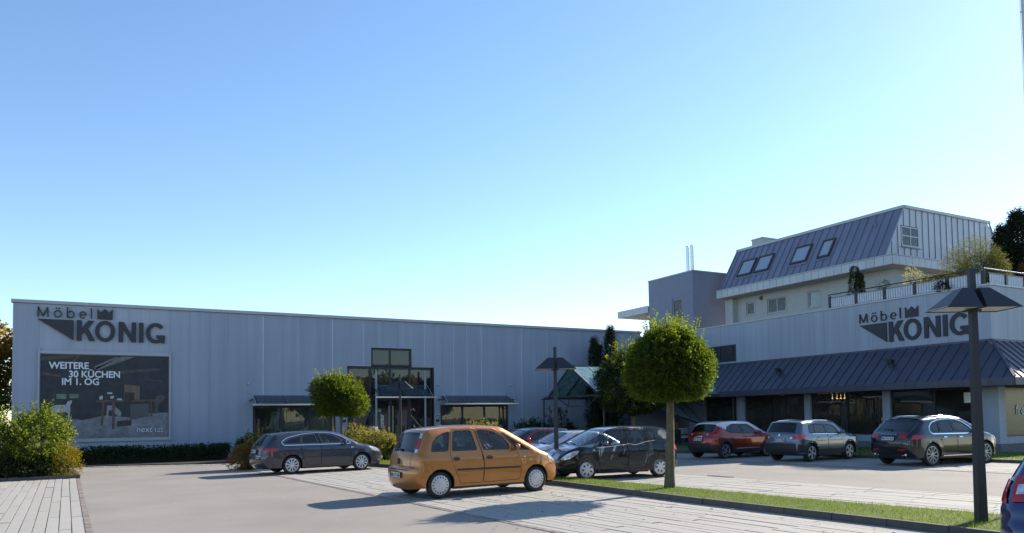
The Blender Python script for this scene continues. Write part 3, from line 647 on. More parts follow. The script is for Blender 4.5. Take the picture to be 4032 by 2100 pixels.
# ================================================================ showroom on the right (front in plane x = 34)
XF = 34.0; SY0, SY1, SZ = 18.90, 46.0, 7.31
show = thing("showroom_building", "pale rendered showroom with dark hipped canopy roof over shop windows", "building")
ys = [SY0]
while ys[-1] < SY1-1.2: ys.append(ys[-1]+0.96)
ys.append(SY1)
hole = [(33.95, 36.45, 5.06, 6.10)]
for a, b in zip(ys, ys[1:]):
    p = MB()
    for (ya, yb, za, zb) in cut_rects(a+0.004, b-0.004, 2.95, SZ-0.005, hole): p.box(XF, XF+0.06, ya-(0.006 if a == SY0 else 0), yb, za, zb)
    p.build("wall_panel", showm, show)
xs = [XF]
while xs[-1] < 56: xs.append(xs[-1]+1.2)
for a, b in zip(xs, xs[1:]):
    MB().box(a+(0.062 if a == XF else 0.004), b-0.004, SY0-0.001, SY0+0.06, 2.95, SZ-0.005).build("wall_panel", showm, show)
core = MB()
for r in cut_rects(SY0+0.07, SY1, 0.5, SZ-0.01, hole): core.box(XF+0.065, XF+0.25, r[0], r[1], max(r[2], 2.96), r[3])
core.box(XF+0.26, 56, SY0+0.065, SY0+0.25, 2.96, SZ-0.01)
core.build("wall_core", MATS["joint_shadow_gap"], show)
MB().box(XF+0.26, 58, SY0+0.26, SY1, 6.5, 6.72).build("terrace_floor", mat("terrace_slab", (0.3, 0.29, 0.27), 0.9), show)
b = MB(); b.box(XF+0.3, 58, SY1-0.2, SY1-0.01, 0, 6.49); b.box(57.8, 58, SY0+0.27, SY1-0.21, 0, 6.49); b.build("rear_wall", showm, show)
for i in range(8):
    ya = SY0-0.04+i*(SY1-SY0+0.04)/8; yb = ya+(SY1-SY0+0.04)/8
    MB().box(XF-0.05, XF+0.32, ya+(0.0 if i == 0 else 0.003), yb-0.003, SZ, SZ+0.075).build("parapet_cap", whitetrim, show)
MB().box(XF+0.323, 58, SY0-0.05, SY0+0.32, SZ, SZ+0.07).build("parapet_cap", whitetrim, show)
# strip window beside the hall
fo = glazing(show, "strip_window", [0.0, 1.06, 2.12, 2.5], [0.0, 1.04], 0.0, darkframe, pane_dark, 0.11)
fo.rotation_euler = (0, 0, -PI/2); fo.location = (XF+0.02, 36.45, 5.06)
MB().box(XF+0.4, XF+3, 33.9, 36.5, 5.0, 6.2).build("interior_wall", darkin, show)
# hipped canopy roof: standing seam sheets
EX, EY, EZ, TZ = 32.15, 17.05, 3.16, 4.86
def seam_sheet(parent, a0, a1, b0, b1, m, name, rib=0.035, nrm=None):
    """sheet between bottom edge a0-a1 and top edge b0-b1 with a raised rib along a0-b0"""
    a0, a1, b0, b1 = map(Vector, (a0, a1, b0, b1)); n = ((a1-a0).cross(b0-a0)).normalized()
    if nrm is not None and n.dot(Vector(nrm)) < 0: n = -n
    p = MB(); p.hexa([a0, a1, b1, b0, a0+n*0.02, a1+n*0.02, b1+n*0.02, b0+n*0.02])
    t = (a1-a0).normalized()*0.022
    p.hexa([a0+n*0.021, a0+t+n*0.021, b0+t+n*0.021, b0+n*0.021, a0+n*(0.02+rib), a0+t+n*(0.02+rib), b0+t+n*(0.02+rib), b0+n*(0.02+rib)])
    return p.build(name, m, parent)
y = 38.2; st = 0.53
while y > EY+0.02:
    ya = y; yb = max(y-st, EY)
    # clip at hip: on the slope y >= EY + (x-EX) ; top edge ends at SY0
    ta, tb = max(ya, SY0), max(yb, SY0)
    if ya <= SY0:      # beyond the hip corner: triangle that stops at the hip line
        fx = lambda q: EX+(q-EY); fz = lambda q: EZ+(TZ-EZ)*(q-EY)/(SY0-EY)
        seam_sheet(show, (EX, ya, EZ), (EX, yb, EZ), (fx(ya), ya, fz(ya)), (fx(yb), yb+0.0005, fz(yb)), zinc_dark, "roof_sheet", nrm=(-1, 0, 1))
    elif yb < SY0:
        fx = lambda q: EX+(q-EY); fz = lambda q: EZ+(TZ-EZ)*(q-EY)/(SY0-EY)
        seam_sheet(show, (EX, ya, EZ), (EX, yb, EZ), (XF-0.01, ya, TZ), (fx(yb), yb, fz(yb)), zinc_dark, "roof_sheet", nrm=(-1, 0, 1))
    else: seam_sheet(show, (EX, ya, EZ), (EX, yb, EZ), (XF-0.01, ya, TZ), (XF-0.01, yb, TZ), zinc_dark, "roof_sheet", nrm=(-1, 0, 1))
    f = MB(); f.box(EX-0.03, EX+0.0, yb+0.004, ya-0.004, EZ-0.29, EZ+0.012); f.build("fascia_sheet", zinc_dark, show)
    y -= st
x = EX
while x < 54:
    xa, xb = x, x+0.53
    fy = lambda q: min(SY0, EY+(q-EX)) ; fz = lambda q: EZ+(TZ-EZ)*(fy(q)-EY)/(SY0-EY)
    seam_sheet(show, (xb, EY, EZ), (xa, EY, EZ), (xb, fy(xb)-0.01, fz(xb)), (xa, fy(xa)-0.01, fz(xa)), zinc_dark, "roof_sheet", nrm=(0, -1, 1))
    MB().box(xa+0.004, xb-0.004, EY-0.03, EY, EZ-0.29, EZ+0.012).build("fascia_sheet", zinc_dark, show)
    x += 0.53
m = MB(); m.bar((EX-0.02, EY-0.02, EZ+0.05), (XF-0.02, SY0-0.02, TZ+0.05), 0.12, 0.05); m.build("hip_cap", zinc_dark, show)
m = MB(); m.bar((XF-0.015, SY0-0.015, TZ+0.035), (XF-0.015, 38.2, TZ+0.035), 0.02, 0.15); m.build("roof_flashing", zinc_dark, show)
m = MB(); m.bar((XF-0.012, SY0-0.018, TZ+0.035), (54, SY0-0.018, TZ+0.035), 0.02, 0.15); m.build("roof_flashing", zinc_dark, show)
MB().box(EX+0.01, XF, EY+0.01, 38.2, EZ-0.29, EZ-0.25).box(XF+0.001, 54, EY+0.01, SY0+0.2, EZ-0.29, EZ-0.25).build("soffit", zinc_dark, show)
# ground floor: pillars, sills, shop windows
GX = 33.6
for (ya, yb) in ((33.02, 33.65), (28.25, 28.65), (23.57, 23.97)):
    p = MB(); p.box(GX, GX+0.4, ya, yb, 0.42, EZ-0.295); p.build("pillar", showm, show)
MB().box(GX, GX+0.4, 18.50, 19.25, 0.42, EZ-0.295).build("pillar", showm, show)
b = MB(); b.box(GX+0.02, GX+0.38, 18.5, 38.2, 0.0, 0.415); b.box(GX+0.382, 54, 18.5, 18.9, 0.0, 0.415); b.build("plinth", mat("dark_plinth", (0.14, 0.14, 0.15), 0.85, bump=0.2), show)
segs = [(33.65, 36.3, 0), (28.65, 33.02, 1), (23.97, 28.25, 1), (19.25, 23.57, 1)]
for (ya, yb, k) in segs:
    MB().box(GX+0.03, GX+0.36, ya, yb, 0.416, 0.72).build("window_sill", showm, show)
    L = yb-ya; nn = 2 if k else 2
    fo = glazing(show, "shop_window", [i*L/nn for i in range(nn+1)], [0.0, EZ-0.30-0.725], 0.0, darkframe, pane_dark, 0.06, curt=(0, 1) if k == 0 else ())
    fo.rotation_euler = (0, 0, -PI/2); fo.location = (GX+0.12, yb, 0.725)
xs_ = [34.16, 37.2, 40.2]
MB().box(GX+0.4, 34.15, 18.52, 18.88, 0.416, EZ-0.295).build("pillar", showm, show)
for a, b2 in zip(xs_, xs_[1:]):
    MB().box(a, b2, 18.53, 18.86, 0.416, 0.72).build("window_sill", showm, show)
    glazing(show, "shop_window", [a, b2], [0.725, EZ-0.30], 18.55, darkframe, mat("green_window_film", (0.035, 0.05, 0.022), 0.25), 0.05)
t = text_mesh("frei", 0.62, 0.004, 0.0); xform(t, lambda u, v, w: (34.98+u, 18.56-w, 1.66+v)); obj("lettering", t, MATS["white_film"], show)
it = MB(); it.box(GX+0.3, 46, 19.0, 38.0, 0.36, 0.40); it.build("interior_floor", floorin, show)
it = MB(); it.box(42, 42.1, 19, 38, 0.4, 2.9); it.box(GX+0.4, 42, 38.0, 38.1, 0.4, 2.9); it.box(GX+0.4, 46, 18.9, 19.0, 0.4, 2.9); it.box(GX+0.2, 46, 18.9, 38.1, 2.93, 2.945); it.box(36.0, 36.1, 33.3, 37.9, .41, 2.9); it.build("interior_wall", darkin, show)
lm = mat("warm_lamp", (1, 0.6, 0.3), 0.4, emit=(1.0, 0.55, 0.22), estr=5)
for i, yy in enumerate([32.3, 31.85, 29.65, 29.35, 29.1, 28.75, 28.45, 28.2, 27.95]):
    MB().tube((36.0, yy, 2.60), (36.0, yy, 2.66), 0.05, n=8).tube((36.0, yy, 2.66), (36.0, yy, 2.93), 0.012, n=5).build("pendant_lamp", lm, show)
MB().box(GX+0.08, GX+0.10, 19.68, 20.02, 2.2, 2.62).box(GX+0.075, GX+0.10, 19.68, 20.02, 2.62, 2.66).build("window_notice", mat("notice_white", (0.75, 0.75, 0.68), 0.6), show)
# furniture seen through the panes
fm_ = mat("display_furniture", (0.16, 0.13, 0.10), 0.6, rnd=0.3)
for (xx, yy, l, w_, h) in ((35.2, 26.6, 2.2, 0.9, 0.75), (35.4, 31.0, 1.6, 0.8, 0.9), (35.5, 21.6, 2.0, 0.9, 0.8), (36.5, 24.9, 0.5, 1.8, 1.9), (37.0, 29.9, 0.5, 1.5, 2.0)):
    b = MB(); b.box(xx, xx+w_, yy-l/2, yy+l/2, 0.41, 0.41+h*0.55); b.box(xx+w_*0.7, xx+w_, yy-l/2+0.01, yy+l/2-0.01, 0.41+h*0.551, 0.41+h); b.build("display_sofa", fm_, show, bevel=0.04)
# spot lights on the canopy roof
for (xx, yy, zz, lb) in ((33.0, 29.81, 4.07, "black roof floodlight on the dark canopy roof, nearer the big tree"), (33.0, 23.01, 4.07, "black roof floodlight on the dark canopy roof, under the letters")):
    t = thing("floodlight", lb, "floodlight", (xx, yy, zz-0.08), 0, "floodlights on the canopy roof")
    b = MB(); b.bar((0, -0.12, -0.05), (0, -0.12, 0.22), 0.03); b.bar((0, 0.12, -0.05), (0, 0.12, 0.22), 0.03); b.build("bracket", darkframe, t)
    b = MB(); b.hexa([(-0.12, -0.10, 0.10), (0.10, -0.10, 0.14), (0.10, 0.10, 0.14), (-0.12, 0.10, 0.10), (-0.18, -0.16, 0.36), (0.08, -0.13, 0.33), (0.08, 0.13, 0.33), (-0.18, 0.16, 0.36)]); b.build("lamp_housing", darkframe, t, bevel=0.015)

# ---------------------------------------------------------------- terrace railing
rail = thing("balcony_railing", "grey balcony railing with corrugated pale infill along the terrace edge", "railing")
rx = XF+0.12
posts = [27.2, 25.6, 23.99, 22.41, 20.82, 19.22]
for yy in posts: MB().box(rx-0.05, rx+0.05, yy-0.07, yy+0.07, 7.38, 8.02).build("post", darkframe, rail)
for xx in (35.5, 37.0, 38.5, 40.0, 41.5): MB().box(xx-0.07, xx+0.07, SY0+0.08, SY0+0.18, 7.38, 7.95).build("post", darkframe, rail)
def infill(a, b2, ax):
    n = int(abs(b2-a)/0.125); p = MB()
    for i in range(n):
        u0 = a+(b2-a)*i/n; u1 = a+(b2-a)*(i+1)/n; um = u0+(u1-u0)*0.72
        for (s0, s1, o) in ((u0, um, 0.0),):
            lo, hi = min(s0, s1), max(s0, s1)
            if ax == 'y': p.box(rx+o-0.01, rx+o+0.01, lo, hi, 7.43, 7.90)
            else: p.box(lo, hi, SY0+0.12+o, SY0+0.14+o, 7.43, 7.85)
    p.build("infill_panel", mat("infill_white", (0.50, 0.55, 0.62), 0.5), rail)
    q = MB()
    if ax == "y": q.box(rx+0.012, rx+0.022, min(a, b2), max(a, b2), 7.44, 7.89)
    else: q.box(min(a, b2), max(a, b2), SY0+0.142, SY0+0.152, 7.44, 7.84)
    q.build("infill_back", zinc, rail)
for a, b2 in zip(posts, posts[1:]): infill(a-0.08, b2+0.08, 'y')
pts = [34.2, 35.5, 37.0, 38.5, 40.0, 41.5]
for a, b2 in zip(pts, pts[1:]): infill(a+0.08, b2-0.08, 'x')
m = MB(); m.tube((rx-0.05, 27.25, 8.10), (rx-0.05, 19.15, 8.10), 0.028, n=8); m.build("handrail", darkframe, rail, smooth=40)
m = MB(); m.tube((rx-0.05, 19.15, 8.10), (42, SY0+0.10, 8.06), 0.028, n=8); m.build("handrail", steel, rail, smooth=40)
m = MB(); m.box(rx-0.03, rx+0.03, 19.15, 27.25, 7.905, 7.945); m.box(rx-0.03, rx+0.03, 19.15, 27.25, 7.39, 7.425); m.build("rail_bar", metalgrey, rail)
m = MB(); m.box(34.2, 42, SY0+0.10, SY0+0.16, 7.855, 7.895); m.build("rail_bar", metalgrey, rail)
m = MB(); m.tube((rx, 27.2, 8.02), (rx-0.02, 27.2, 8.10), 0.02); m.bar((rx, 27.22, 7.95), (rx+2.0, 27.22, 7.95), 0.05); m.bar((rx, 27.22, 7.41), (rx+2.0, 27.22, 7.41), 0.05); m.build("return_bar", metalgrey, rail)

# ---------------------------------------------------------------- penthouse with mansard roof
pent = thing("penthouse", "white penthouse storey under a zinc mansard roof with four skylights", "building")
PX, PY0, PY1 = 38.2, 26.3, 38.45
ex, ey0, ey1, ez0, ez1 = 37.0, 25.5, 38.63, 9.74, 10.22
w4 = [(38.30-1.05, 38.30-0.35, 8.48, 9.30)]
wins = [(36.42, 37.10, 8.48, 9.30), (33.75, 35.28, 8.35, 9.30), (31.2, 32.05, 8.3, 9.28)]
p = MB()
for r in cut_rects(PY0, PY1, 6.7, 9.8, wins): p.box(PX, PX+0.25, r[0], r[1], r[2], r[3])
p.build("wall", whitewall, pent)
p = MB(); p.box(PX+0.252, 47, PY0, PY0+0.25, 6.7, 9.8); p.box(PX+0.252, 47, PY1-0.25, PY1, 6.7, 9.8); p.box(46.8, 47, PY0+0.252, PY1-0.252, 6.7, 9.8); p.build("wall", whitewall, pent)
MB().box(PX-0.45, PX-0.003, 37.9, 38.6, 6.72, 9.7).build("corner_pier", whitewall, pent)
blind = mat("window_blind", (0.66, 0.70, 0.74), 0.6); 
for (ya, yb, za, zb) in wins:
    n = 2 if yb-ya > 1.2 else 1
    fo = glazing(pent, "window", [i*(yb-ya)/n for i in range(n+1)], [0, zb-za], 0, whitewall, pane_m, 0.07)
    fo.rotation_euler = (0, 0, -PI/2); fo.location = (PX+0.06, yb, za)
    bl = MB(); z = zb-0.05
    while z > za+(0.28 if yb > 36 else 0.12): bl.box(PX+0.20, PX+0.215, ya+0.03, yb-0.03, z-0.085, z); z -= 0.125
    bo = bl.build("blind", blind, pent)
    MB().box(PX+0.26, PX+0.27, ya-0.1, yb+0.1, za-0.1, zb+0.1).build("interior_wall", darkin, pent)
    MB().box(PX-0.06, PX+0.02, ya-0.08, yb+0.08, za-0.05, za-0.015).build("window_sill", whitetrim, pent)
    s = MB(); s.box(PX-0.02, PX-0.001, ya-0.12, ya, za, zb+0.1); s.box(PX-0.02, PX-0.001, yb, yb+0.12, za, zb+0.1); s.box(PX-0.02, PX-0.001, ya, yb, zb, zb+0.1); s.build("window_surround", whitewall, pent)
MB().box(PX-0.12, PX-0.002, 35.66, 35.82, 9.33, 9.55).build("wall_lamp", mat("brown_lamp", (0.10, 0.06, 0.045), 0.6), pent)
# fascia and soffit
y = ey1
k = 0
while y > ey0+0.01:
    yb = max(y-0.525, ey0)
    MB().box(ex, ex+0.03, yb+0.010, y-0.010, ez0, ez1).build("fascia_sheet", zinc_pale, pent); y = yb
x = ex+0.031
while x < 48.6:
    MB().box(x+0.010, x+0.546, ey0, ey0+0.03, ez0, ez1).build("fascia_sheet", zinc_pale, pent); x += 0.556
b = MB(); b.box(ex+0.035, ex+0.06, ey0+0.035, ey1, ez0+0.01, ez1-0.01); b.box(ex+0.061, 48.6, ey0+0.035, ey0+0.06, ez0+0.01, ez1-0.01); b.build("fascia_core", darkframe, pent)
b = MB(); b.box(ex+0.035, PX+0.1, ey0+0.04, ey1, ez0-0.02, ez0+0.008); b.box(PX+0.11, 48.6, ey0+0.04, PY0+0.1, ez0-0.02, ez0+0.008); b.box(ex, PX, ey1-0.02, ey1, ez0, ez1); b.build("soffit", mat("soffit_board", (0.45, 0.42, 0.36), 0.8), pent)
m = MB(); m.bar((ex-0.01, ey0-0.01, ez1+0.03), (ex-0.01, ey1, ez1+0.03), 0.07, 0.05); m.bar((ex+0.035, ey0-0.005, ez1+0.029), (48.6, ey0-0.005, ez1+0.029), 0.07, 0.05); m.build("gutter_edge", whitetrim, pent)
# mansard slope
mx0, mz0, mx1, mz1, my0 = 37.2, 10.26, 38.95, 13.12, 26.08
yend0, yend1 = 38.5, 38.5
def mslope(y, t): return (mx0+(mx1-mx0)*t, y, mz0+(mz1-mz0)*t)
y = my0
while y < yend0-0.02:
    yb = min(y+0.525, yend0)
    seam_sheet(pent, mslope(yb, 0), mslope(y, 0), mslope(yb, 1), mslope(y, 1), zinc, "roof_sheet", rib=0.04, nrm=(-1, 0, 0.6)); y = yb
# far hip end and gable cladding at the near end
gx = []
x = 37.25
RTX, RBX = 47.1, 48.9
while x < RBX:
    xb = min(x+0.556, RBX)
    zt = lambda q: mz0+(mz1-mz0)*min(1, (q-mx0)/(mx1-mx0), (RBX-q)/(RBX-RTX)*1.0+0.0) if q > mx0 else mz0
    z0_, z1_ = zt(x+0.003), zt(xb-0.003)
    hs = [(38.65, 40.25, 10.95, 12.10)]
    p = MB()
    def slab(xa, xc, za0, za1, zb0, zb1):
        p = MB(); p.hexa([(xa, my0, za0), (xc, my0, za0), (xc, my0+0.04, za0), (xa, my0+0.04, za0), (xa, my0, zb0), (xc, my0, zb1), (xc, my0+0.04, zb1), (xa, my0+0.04, zb0)]); p.build("cladding_sheet", zinc_pale, pent)
    lo, hi = max(x+0.006, 38.65), min(xb-0.006, 40.25)
    xa, xc = x+0.006, xb-0.006
    zf = lambda q: z0_+(z1_-z0_)*(q-xa)/(xc-xa)
    if hi > lo:
        if xa < 38.65-1e-3: slab(xa, 38.65, mz0, mz0, zf(xa), zf(38.65))
        if xc > 40.25+1e-3: slab(40.25, xc, mz0, mz0, zf(40.25), zf(xc))
        slab(lo, hi, mz0, mz0, 10.93, 10.93); slab(lo, hi, 12.12, 12.12, zf(lo), zf(hi))
    else: slab(xa, xc, mz0, mz0, z0_, z1_)
    p = MB(); p.box(x-0.012, x+0.004, my0-0.035, my0-0.001, mz0, min(z0_, z1_) if not (38.65 < x < 40.25) else 10.93)
    if 38.65 < x < 40.25: MB().box(x-0.012, x+0.004, my0-0.035, my0-0.001, 12.12, mz1).build("standing_seam", zinc, pent)
    p.build("standing_seam", zinc, pent); x = xb
# dark backing, other slopes, roof top
b = MB(); b.hexa([(mx0+.06, my0+.05, mz0), (RBX-.05, my0+.05, mz0), (RBX-.05, yend0, mz0), (mx0+.06, yend0, mz0), (mx1+.05, my0+.05, mz1-.02), (RTX-.05, my0+.05, mz1-.02), (RTX-.05, yend1, mz1-.02), (mx1+.05, yend1, mz1-.02)])
b.build("roof_core", zinc_dark, pent)
m = MB(); m.bar((mx1-0.02, my0-0.06, mz1+0.06), (mx1-0.02, yend1+0.05, mz1+0.06), 0.12, 0.16); m.bar((mx1+0.05, my0-0.03, mz1+0.058), (RTX+0.05, my0-0.03, mz1+0.058), 0.12, 0.156); m.build("roof_edge", zinc_pale, pent)
for a_, b_ in (((RTX+.02, my0-0.01, mz1), (RBX+.02, my0-0.01, mz0)), ((mx0-.01, my0-.015, mz0), (mx1-.02, my0-.015, mz1)), ((mx0-.02, yend0+.03, mz0), (mx1-.02, yend1+.03, mz1))): MB().bar(a_, b_, 0.06, 0.07).build("verge_strip", zinc, pent)
fo = glazing(pent, "gable_window", [38.68, 39.47, 40.22], [10.97, 11.55, 12.08], my0-0.02, whitetrim, pane_m, 0.07)
MB().box(38.6, 40.3, my0+0.055, my0+0.06, 10.9, 12.1).build("interior_wall", mat("blind_grey", (0.50, 0.54, 0.60), 0.8), pent)
MB().box(38.6, 40.32, my0-0.10, my0-0.003, 10.90, 10.93).build("window_sill", whitetrim, pent)
# skylights
brownf = mat("brown_skylight_frame", (0.055, 0.045, 0.05), 0.5)
slope = Vector((mx1-mx0, 0, mz1-mz0)).normalized(); nrm = Vector((-slope.z, 0, slope.x))
for (ya, yb) in ((36.10, 37.36), (34.62, 35.88), (31.64, 32.88), (29.98, 30.84)):
    fr = MB(); t0, t1 = (11.03-mz0)/(mz1-mz0), (12.18-mz0)/(mz1-mz0)
    A = lambda y_, t_, o: tuple(Vector(mslope(y_, t_))+nrm*o)
    for (y0_, y1_, u0, u1) in ((ya, ya+0.09, t0, t1), (yb-0.09, yb, t0, t1), (ya+.09, yb-.09, t0, t0+0.035), (ya+.09, yb-.09, t1-0.035, t1)):
        fr.hexa([A(y0_, u0, 0.02), A(y1_, u0, 0.02), A(y1_, u1, 0.02), A(y0_, u1, 0.02), A(y0_, u0, 0.12), A(y1_, u0, 0.12), A(y1_, u1, 0.12), A(y0_, u1, 0.12)])
    so = fr.build("skylight", brownf, pent)
    g = MB(); g.hexa([A(ya+.08, t0+.03, .06), A(yb-.08, t0+.03, .06), A(yb-.08, t1-.03, .06), A(ya+.08, t1-.03, .06), A(ya+.08, t0+.03, .075), A(yb-.08, t0+.03, .075), A(yb-.08, t1-.03, .075), A(ya+.08, t1-.03, .075)])
    g.build("pane", mat("skylight_pane", (0.27, 0.32, 0.40), 0.05, spec=1.0, var=0), so)
    g = MB(); g.hexa([A(ya-.12, t0-.06, .022), A(yb+.12, t0-.06, .022), A(yb+.12, t0-.002, .022), A(ya-.12, t0-.002, .022), A(ya-.12, t0-.06, .05), A(yb+.12, t0-.06, .05), A(yb+.12, t0-.002, .05), A(ya-.12, t0-.002, .05)])
    g.build("flashing", zinc, so)
v = MB(); q = Vector(mslope(27.52, 0.74)); v.tube(q, q+nrm*0.12+Vector((0, 0, 0.22)), 0.07, n=10); v.build("vent_pipe", zinc, pent, smooth=40)
ch = thing("chimney_block", "low pale boxy roof block behind the mansard's top edge", "chimney", (40.5, 37.65, 13.1))
MB().box(0, 1.35, 0, 1.0, -0.05, 0.98).build("shaft", whitewall, ch)
MB().box(-0.04, 1.39, -0.04, 1.04, 0.981, 1.06).build("cap", zinc_pale, ch)

# ---------------------------------------------------------------- stair tower with flues
tw = thing("stair_tower", "plain grey boxy stair tower with narrow window and flat top", "tower")
TX, TY0, TY1, TZ_ = 36.0, 39.85, 44.65, 11.80
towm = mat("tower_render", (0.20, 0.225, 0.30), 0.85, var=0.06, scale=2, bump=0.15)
p = MB()
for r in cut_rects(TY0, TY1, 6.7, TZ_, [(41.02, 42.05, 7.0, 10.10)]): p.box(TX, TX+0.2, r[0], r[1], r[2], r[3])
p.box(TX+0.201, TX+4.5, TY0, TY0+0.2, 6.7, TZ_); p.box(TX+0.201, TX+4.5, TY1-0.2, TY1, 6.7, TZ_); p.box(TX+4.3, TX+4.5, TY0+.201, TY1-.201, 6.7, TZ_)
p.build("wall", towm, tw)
MB().box(TX-0.04, TX+4.54, TY0-0.04, TY1+0.04, TZ_+0.001, TZ_+0.08).build("roof_cap", zinc_pale, tw)
fo = glazing(tw, "window", [0, 1.03], [0, 3.1], 0, whitetrim, pane_m, 0.07); fo.rotation_euler = (0, 0, -PI/2); fo.location = (TX+0.08, 42.05, 7.0)
bl = MB(); z = 10.0
while z > 7.1: bl.box(TX+0.19, TX+0.205, 41.1, 41.98, z-0.10, z); z -= 0.145
bl.build("blind", blind, tw); MB().box(TX+0.25, TX+0.26, 40.9, 42.1, 6.9, 10.2).build("interior_wall", darkin, tw)
for yy in (42.50, 42.04):
    f = MB(); f.tube((38.0, yy, TZ_), (38.0, yy, 14.2), 0.13, n=14); f.tube((38.0, yy, 14.2), (38.0, yy, 14.26), 0.135, 0.09, n=14)
    for z in (12.6, 13.4): f.tube((38.0, yy, z), (38.0, yy, z+0.05), 0.14, n=14)
    tag(f.build("flue_pipe", steel, smooth=40), "%s shiny steel flue pipe on the stair tower roof" % ("left" if yy > 42.3 else "right"), "flue", "flue pipes on the tower")
ov = thing("side_canopy_roof", "zinc edged flat roof projecting left of the stair tower", "canopy")
MB().box(36.0, 40.0, 44.70, 48.5, 9.52, 9.56).build("soffit", MATS["soffit_board"], ov)
for i in range(8): MB().box(35.96, 36.0, 44.70+i*0.475+0.008, 44.70+(i+1)*0.475-0.008, 9.53, 10.04).build("fascia_sheet", zinc_pale, ov)
for i in range(7): MB().box(36.0+i*0.55+0.008, 36.55+i*0.55-0.008, 48.5, 48.54, 9.53, 10.04).build("fascia_sheet", zinc_pale, ov)
MB().box(36.002, 40.0, 44.70, 48.498, 9.561, 9.99).build("roof", zinc, ov)
MB().box(39.7, 40.0, 44.72, 48.3, 6.0, 9.515).build("wall", towm, ov)
sg2 = thing("shop_sign", "Möbel KÖNIG lettering on the pale showroom parapet above the dark roof", "sign", (XF, 25.37, 5.27), 0, "Möbel KÖNIG signs")
big_sign(sg2, lambda u, v, d: (-0.004-d*0.6, -u*1.068, v*1.06), 0.10)

# ---------------------------------------------------------------- corner: connecting wall, gabled glass entrance roof, raking glass roof
cn = thing("connecting_wing", "shaded recessed connecting wall between hall and showroom", "building")
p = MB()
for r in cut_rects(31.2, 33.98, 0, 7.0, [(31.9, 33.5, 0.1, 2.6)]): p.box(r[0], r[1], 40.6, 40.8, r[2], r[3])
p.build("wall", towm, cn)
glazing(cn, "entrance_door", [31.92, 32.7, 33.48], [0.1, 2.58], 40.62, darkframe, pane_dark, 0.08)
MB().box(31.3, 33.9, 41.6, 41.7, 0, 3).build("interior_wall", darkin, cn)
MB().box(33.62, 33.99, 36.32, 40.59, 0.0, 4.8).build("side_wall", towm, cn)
MB().box(31.19, 33.99, 40.55, 40.85, 7.001, 7.08).build("wall_cap", whitetrim, cn)
cg = mat("canopy_steel", (0.07, 0.07, 0.075), 0.5, 0.4)
er = thing("glass_entrance_roof", "gabled glass roof on dark steel trusses in the building corner", "canopy")
xg, ya_, yb_, ym, zf_, zr_ = 23.57, 38.85, 33.6, 36.43, 3.0, 4.66
xe_ = 33.55
eglass = glass("roof_glass", (0.50, 0.68, 0.66), 0.15, 1.0, 1.9, dust_veil=0.42, dcol=(0.42, 0.62, 0.60))
nx = 8
for i in range(nx+1):
    x = xg+(xe_-xg)*i/nx
    for yy in (ya_, yb_):
        m = MB(); m.bar((x, yy, zf_), (x, ym, zr_), 0.06, 0.09); m.build("rafter", cg if i else cg, er)
    if i < nx:
        xn = xg+(xe_-xg)*(i+1)/nx
        for yy in (ya_, yb_):
            o = 0.055; g = MB(); g.hexa([(x+.02, yy, zf_+o), (xn-.02, yy, zf_+o), (xn-.02, ym, zr_+o), (x+.02, ym, zr_+o), (x+.02, yy, zf_+o+.012), (xn-.02, yy, zf_+o+.012), (xn-.02, ym, zr_+o+.012), (x+.02, ym, zr_+o+.012)])
            g.build("pane", eglass, er)
        m = MB(); m.bar((x, yb_, zf_+0.085), (x, ym, zr_+0.085), 0.05, 0.02); m.build("glazing_bar", whitetrim, er)
m = MB(); m.bar((xg-0.05, ym, zr_+0.03), (xe_, ym, zr_+0.03), 0.09, 0.12); m.build("ridge_beam", cg, er)
for yy in (ya_, yb_):
    m = MB(); m.bar((xg-0.3, yy, zf_-0.06), (xe_, yy, zf_-0.06), 0.09, 0.13); m.build("eaves_beam", cg, er)
for i in (0, 2, 5, 8):
    x = xg+(xe_-xg)*i/nx
    m = MB(); m.bar((x, ya_, zf_-0.02), (x, yb_, zf_-0.02), 0.06, 0.08); m.build("tie_beam", cg, er)
    m = MB(); m.bar((x, 37.9, zf_-0.05), (x, 36.6, 2.42), 0.05); m.bar((x, 36.6, 2.42), (x, 34.6, 2.42), 0.05); m.bar((x, 34.6, 2.42), (x, 33.65, zf_-0.05), 0.05); m.bar((x, 36.6, 2.42), (x, 36.6, zf_), 0.03); m.bar((x, 34.6, 2.42), (x, 34.6, zf_), 0.03); m.bar((x, 36.5, zf_), (x, 35.0, zf_+0.8), 0.02); m.bar((x, 36.4, zf_), (x, 36.43, zr_-.1), 0.025); m.bar((x, 37.6, zf_), (x, 37.6, zf_+0.8), 0.025); m.bar((x, 35.2, zf_), (x, 35.2, zf_+0.9), 0.025)
    m.build("truss", cg, er)
for (x, yy) in ((xg-0.1, 39.2), (xg+0.3, yb_), (28.5, yb_), (33.3, yb_), (28.5, 39.2)):
    MB().tube((x, yy, 0.1), (x, yy, zf_-0.13), 0.05, n=10).build("post", cg, er, smooth=40)
m = MB(); m.bar((xg-0.1, 39.5, zf_-0.12), (xg-0.1, 38.6, zf_-0.12), 0.06); m.build("tie_beam", cg, er)
rg = thing("raking_glass_roof", "low steeply raking glass roof beside the dark showroom corner", "canopy")
q = [Vector(v) for v in ((29.4, 36.35, 2.43), (33.45, 36.35, 1.25), (33.45, 38.6, 2.95), (29.4, 38.6, 4.13))]
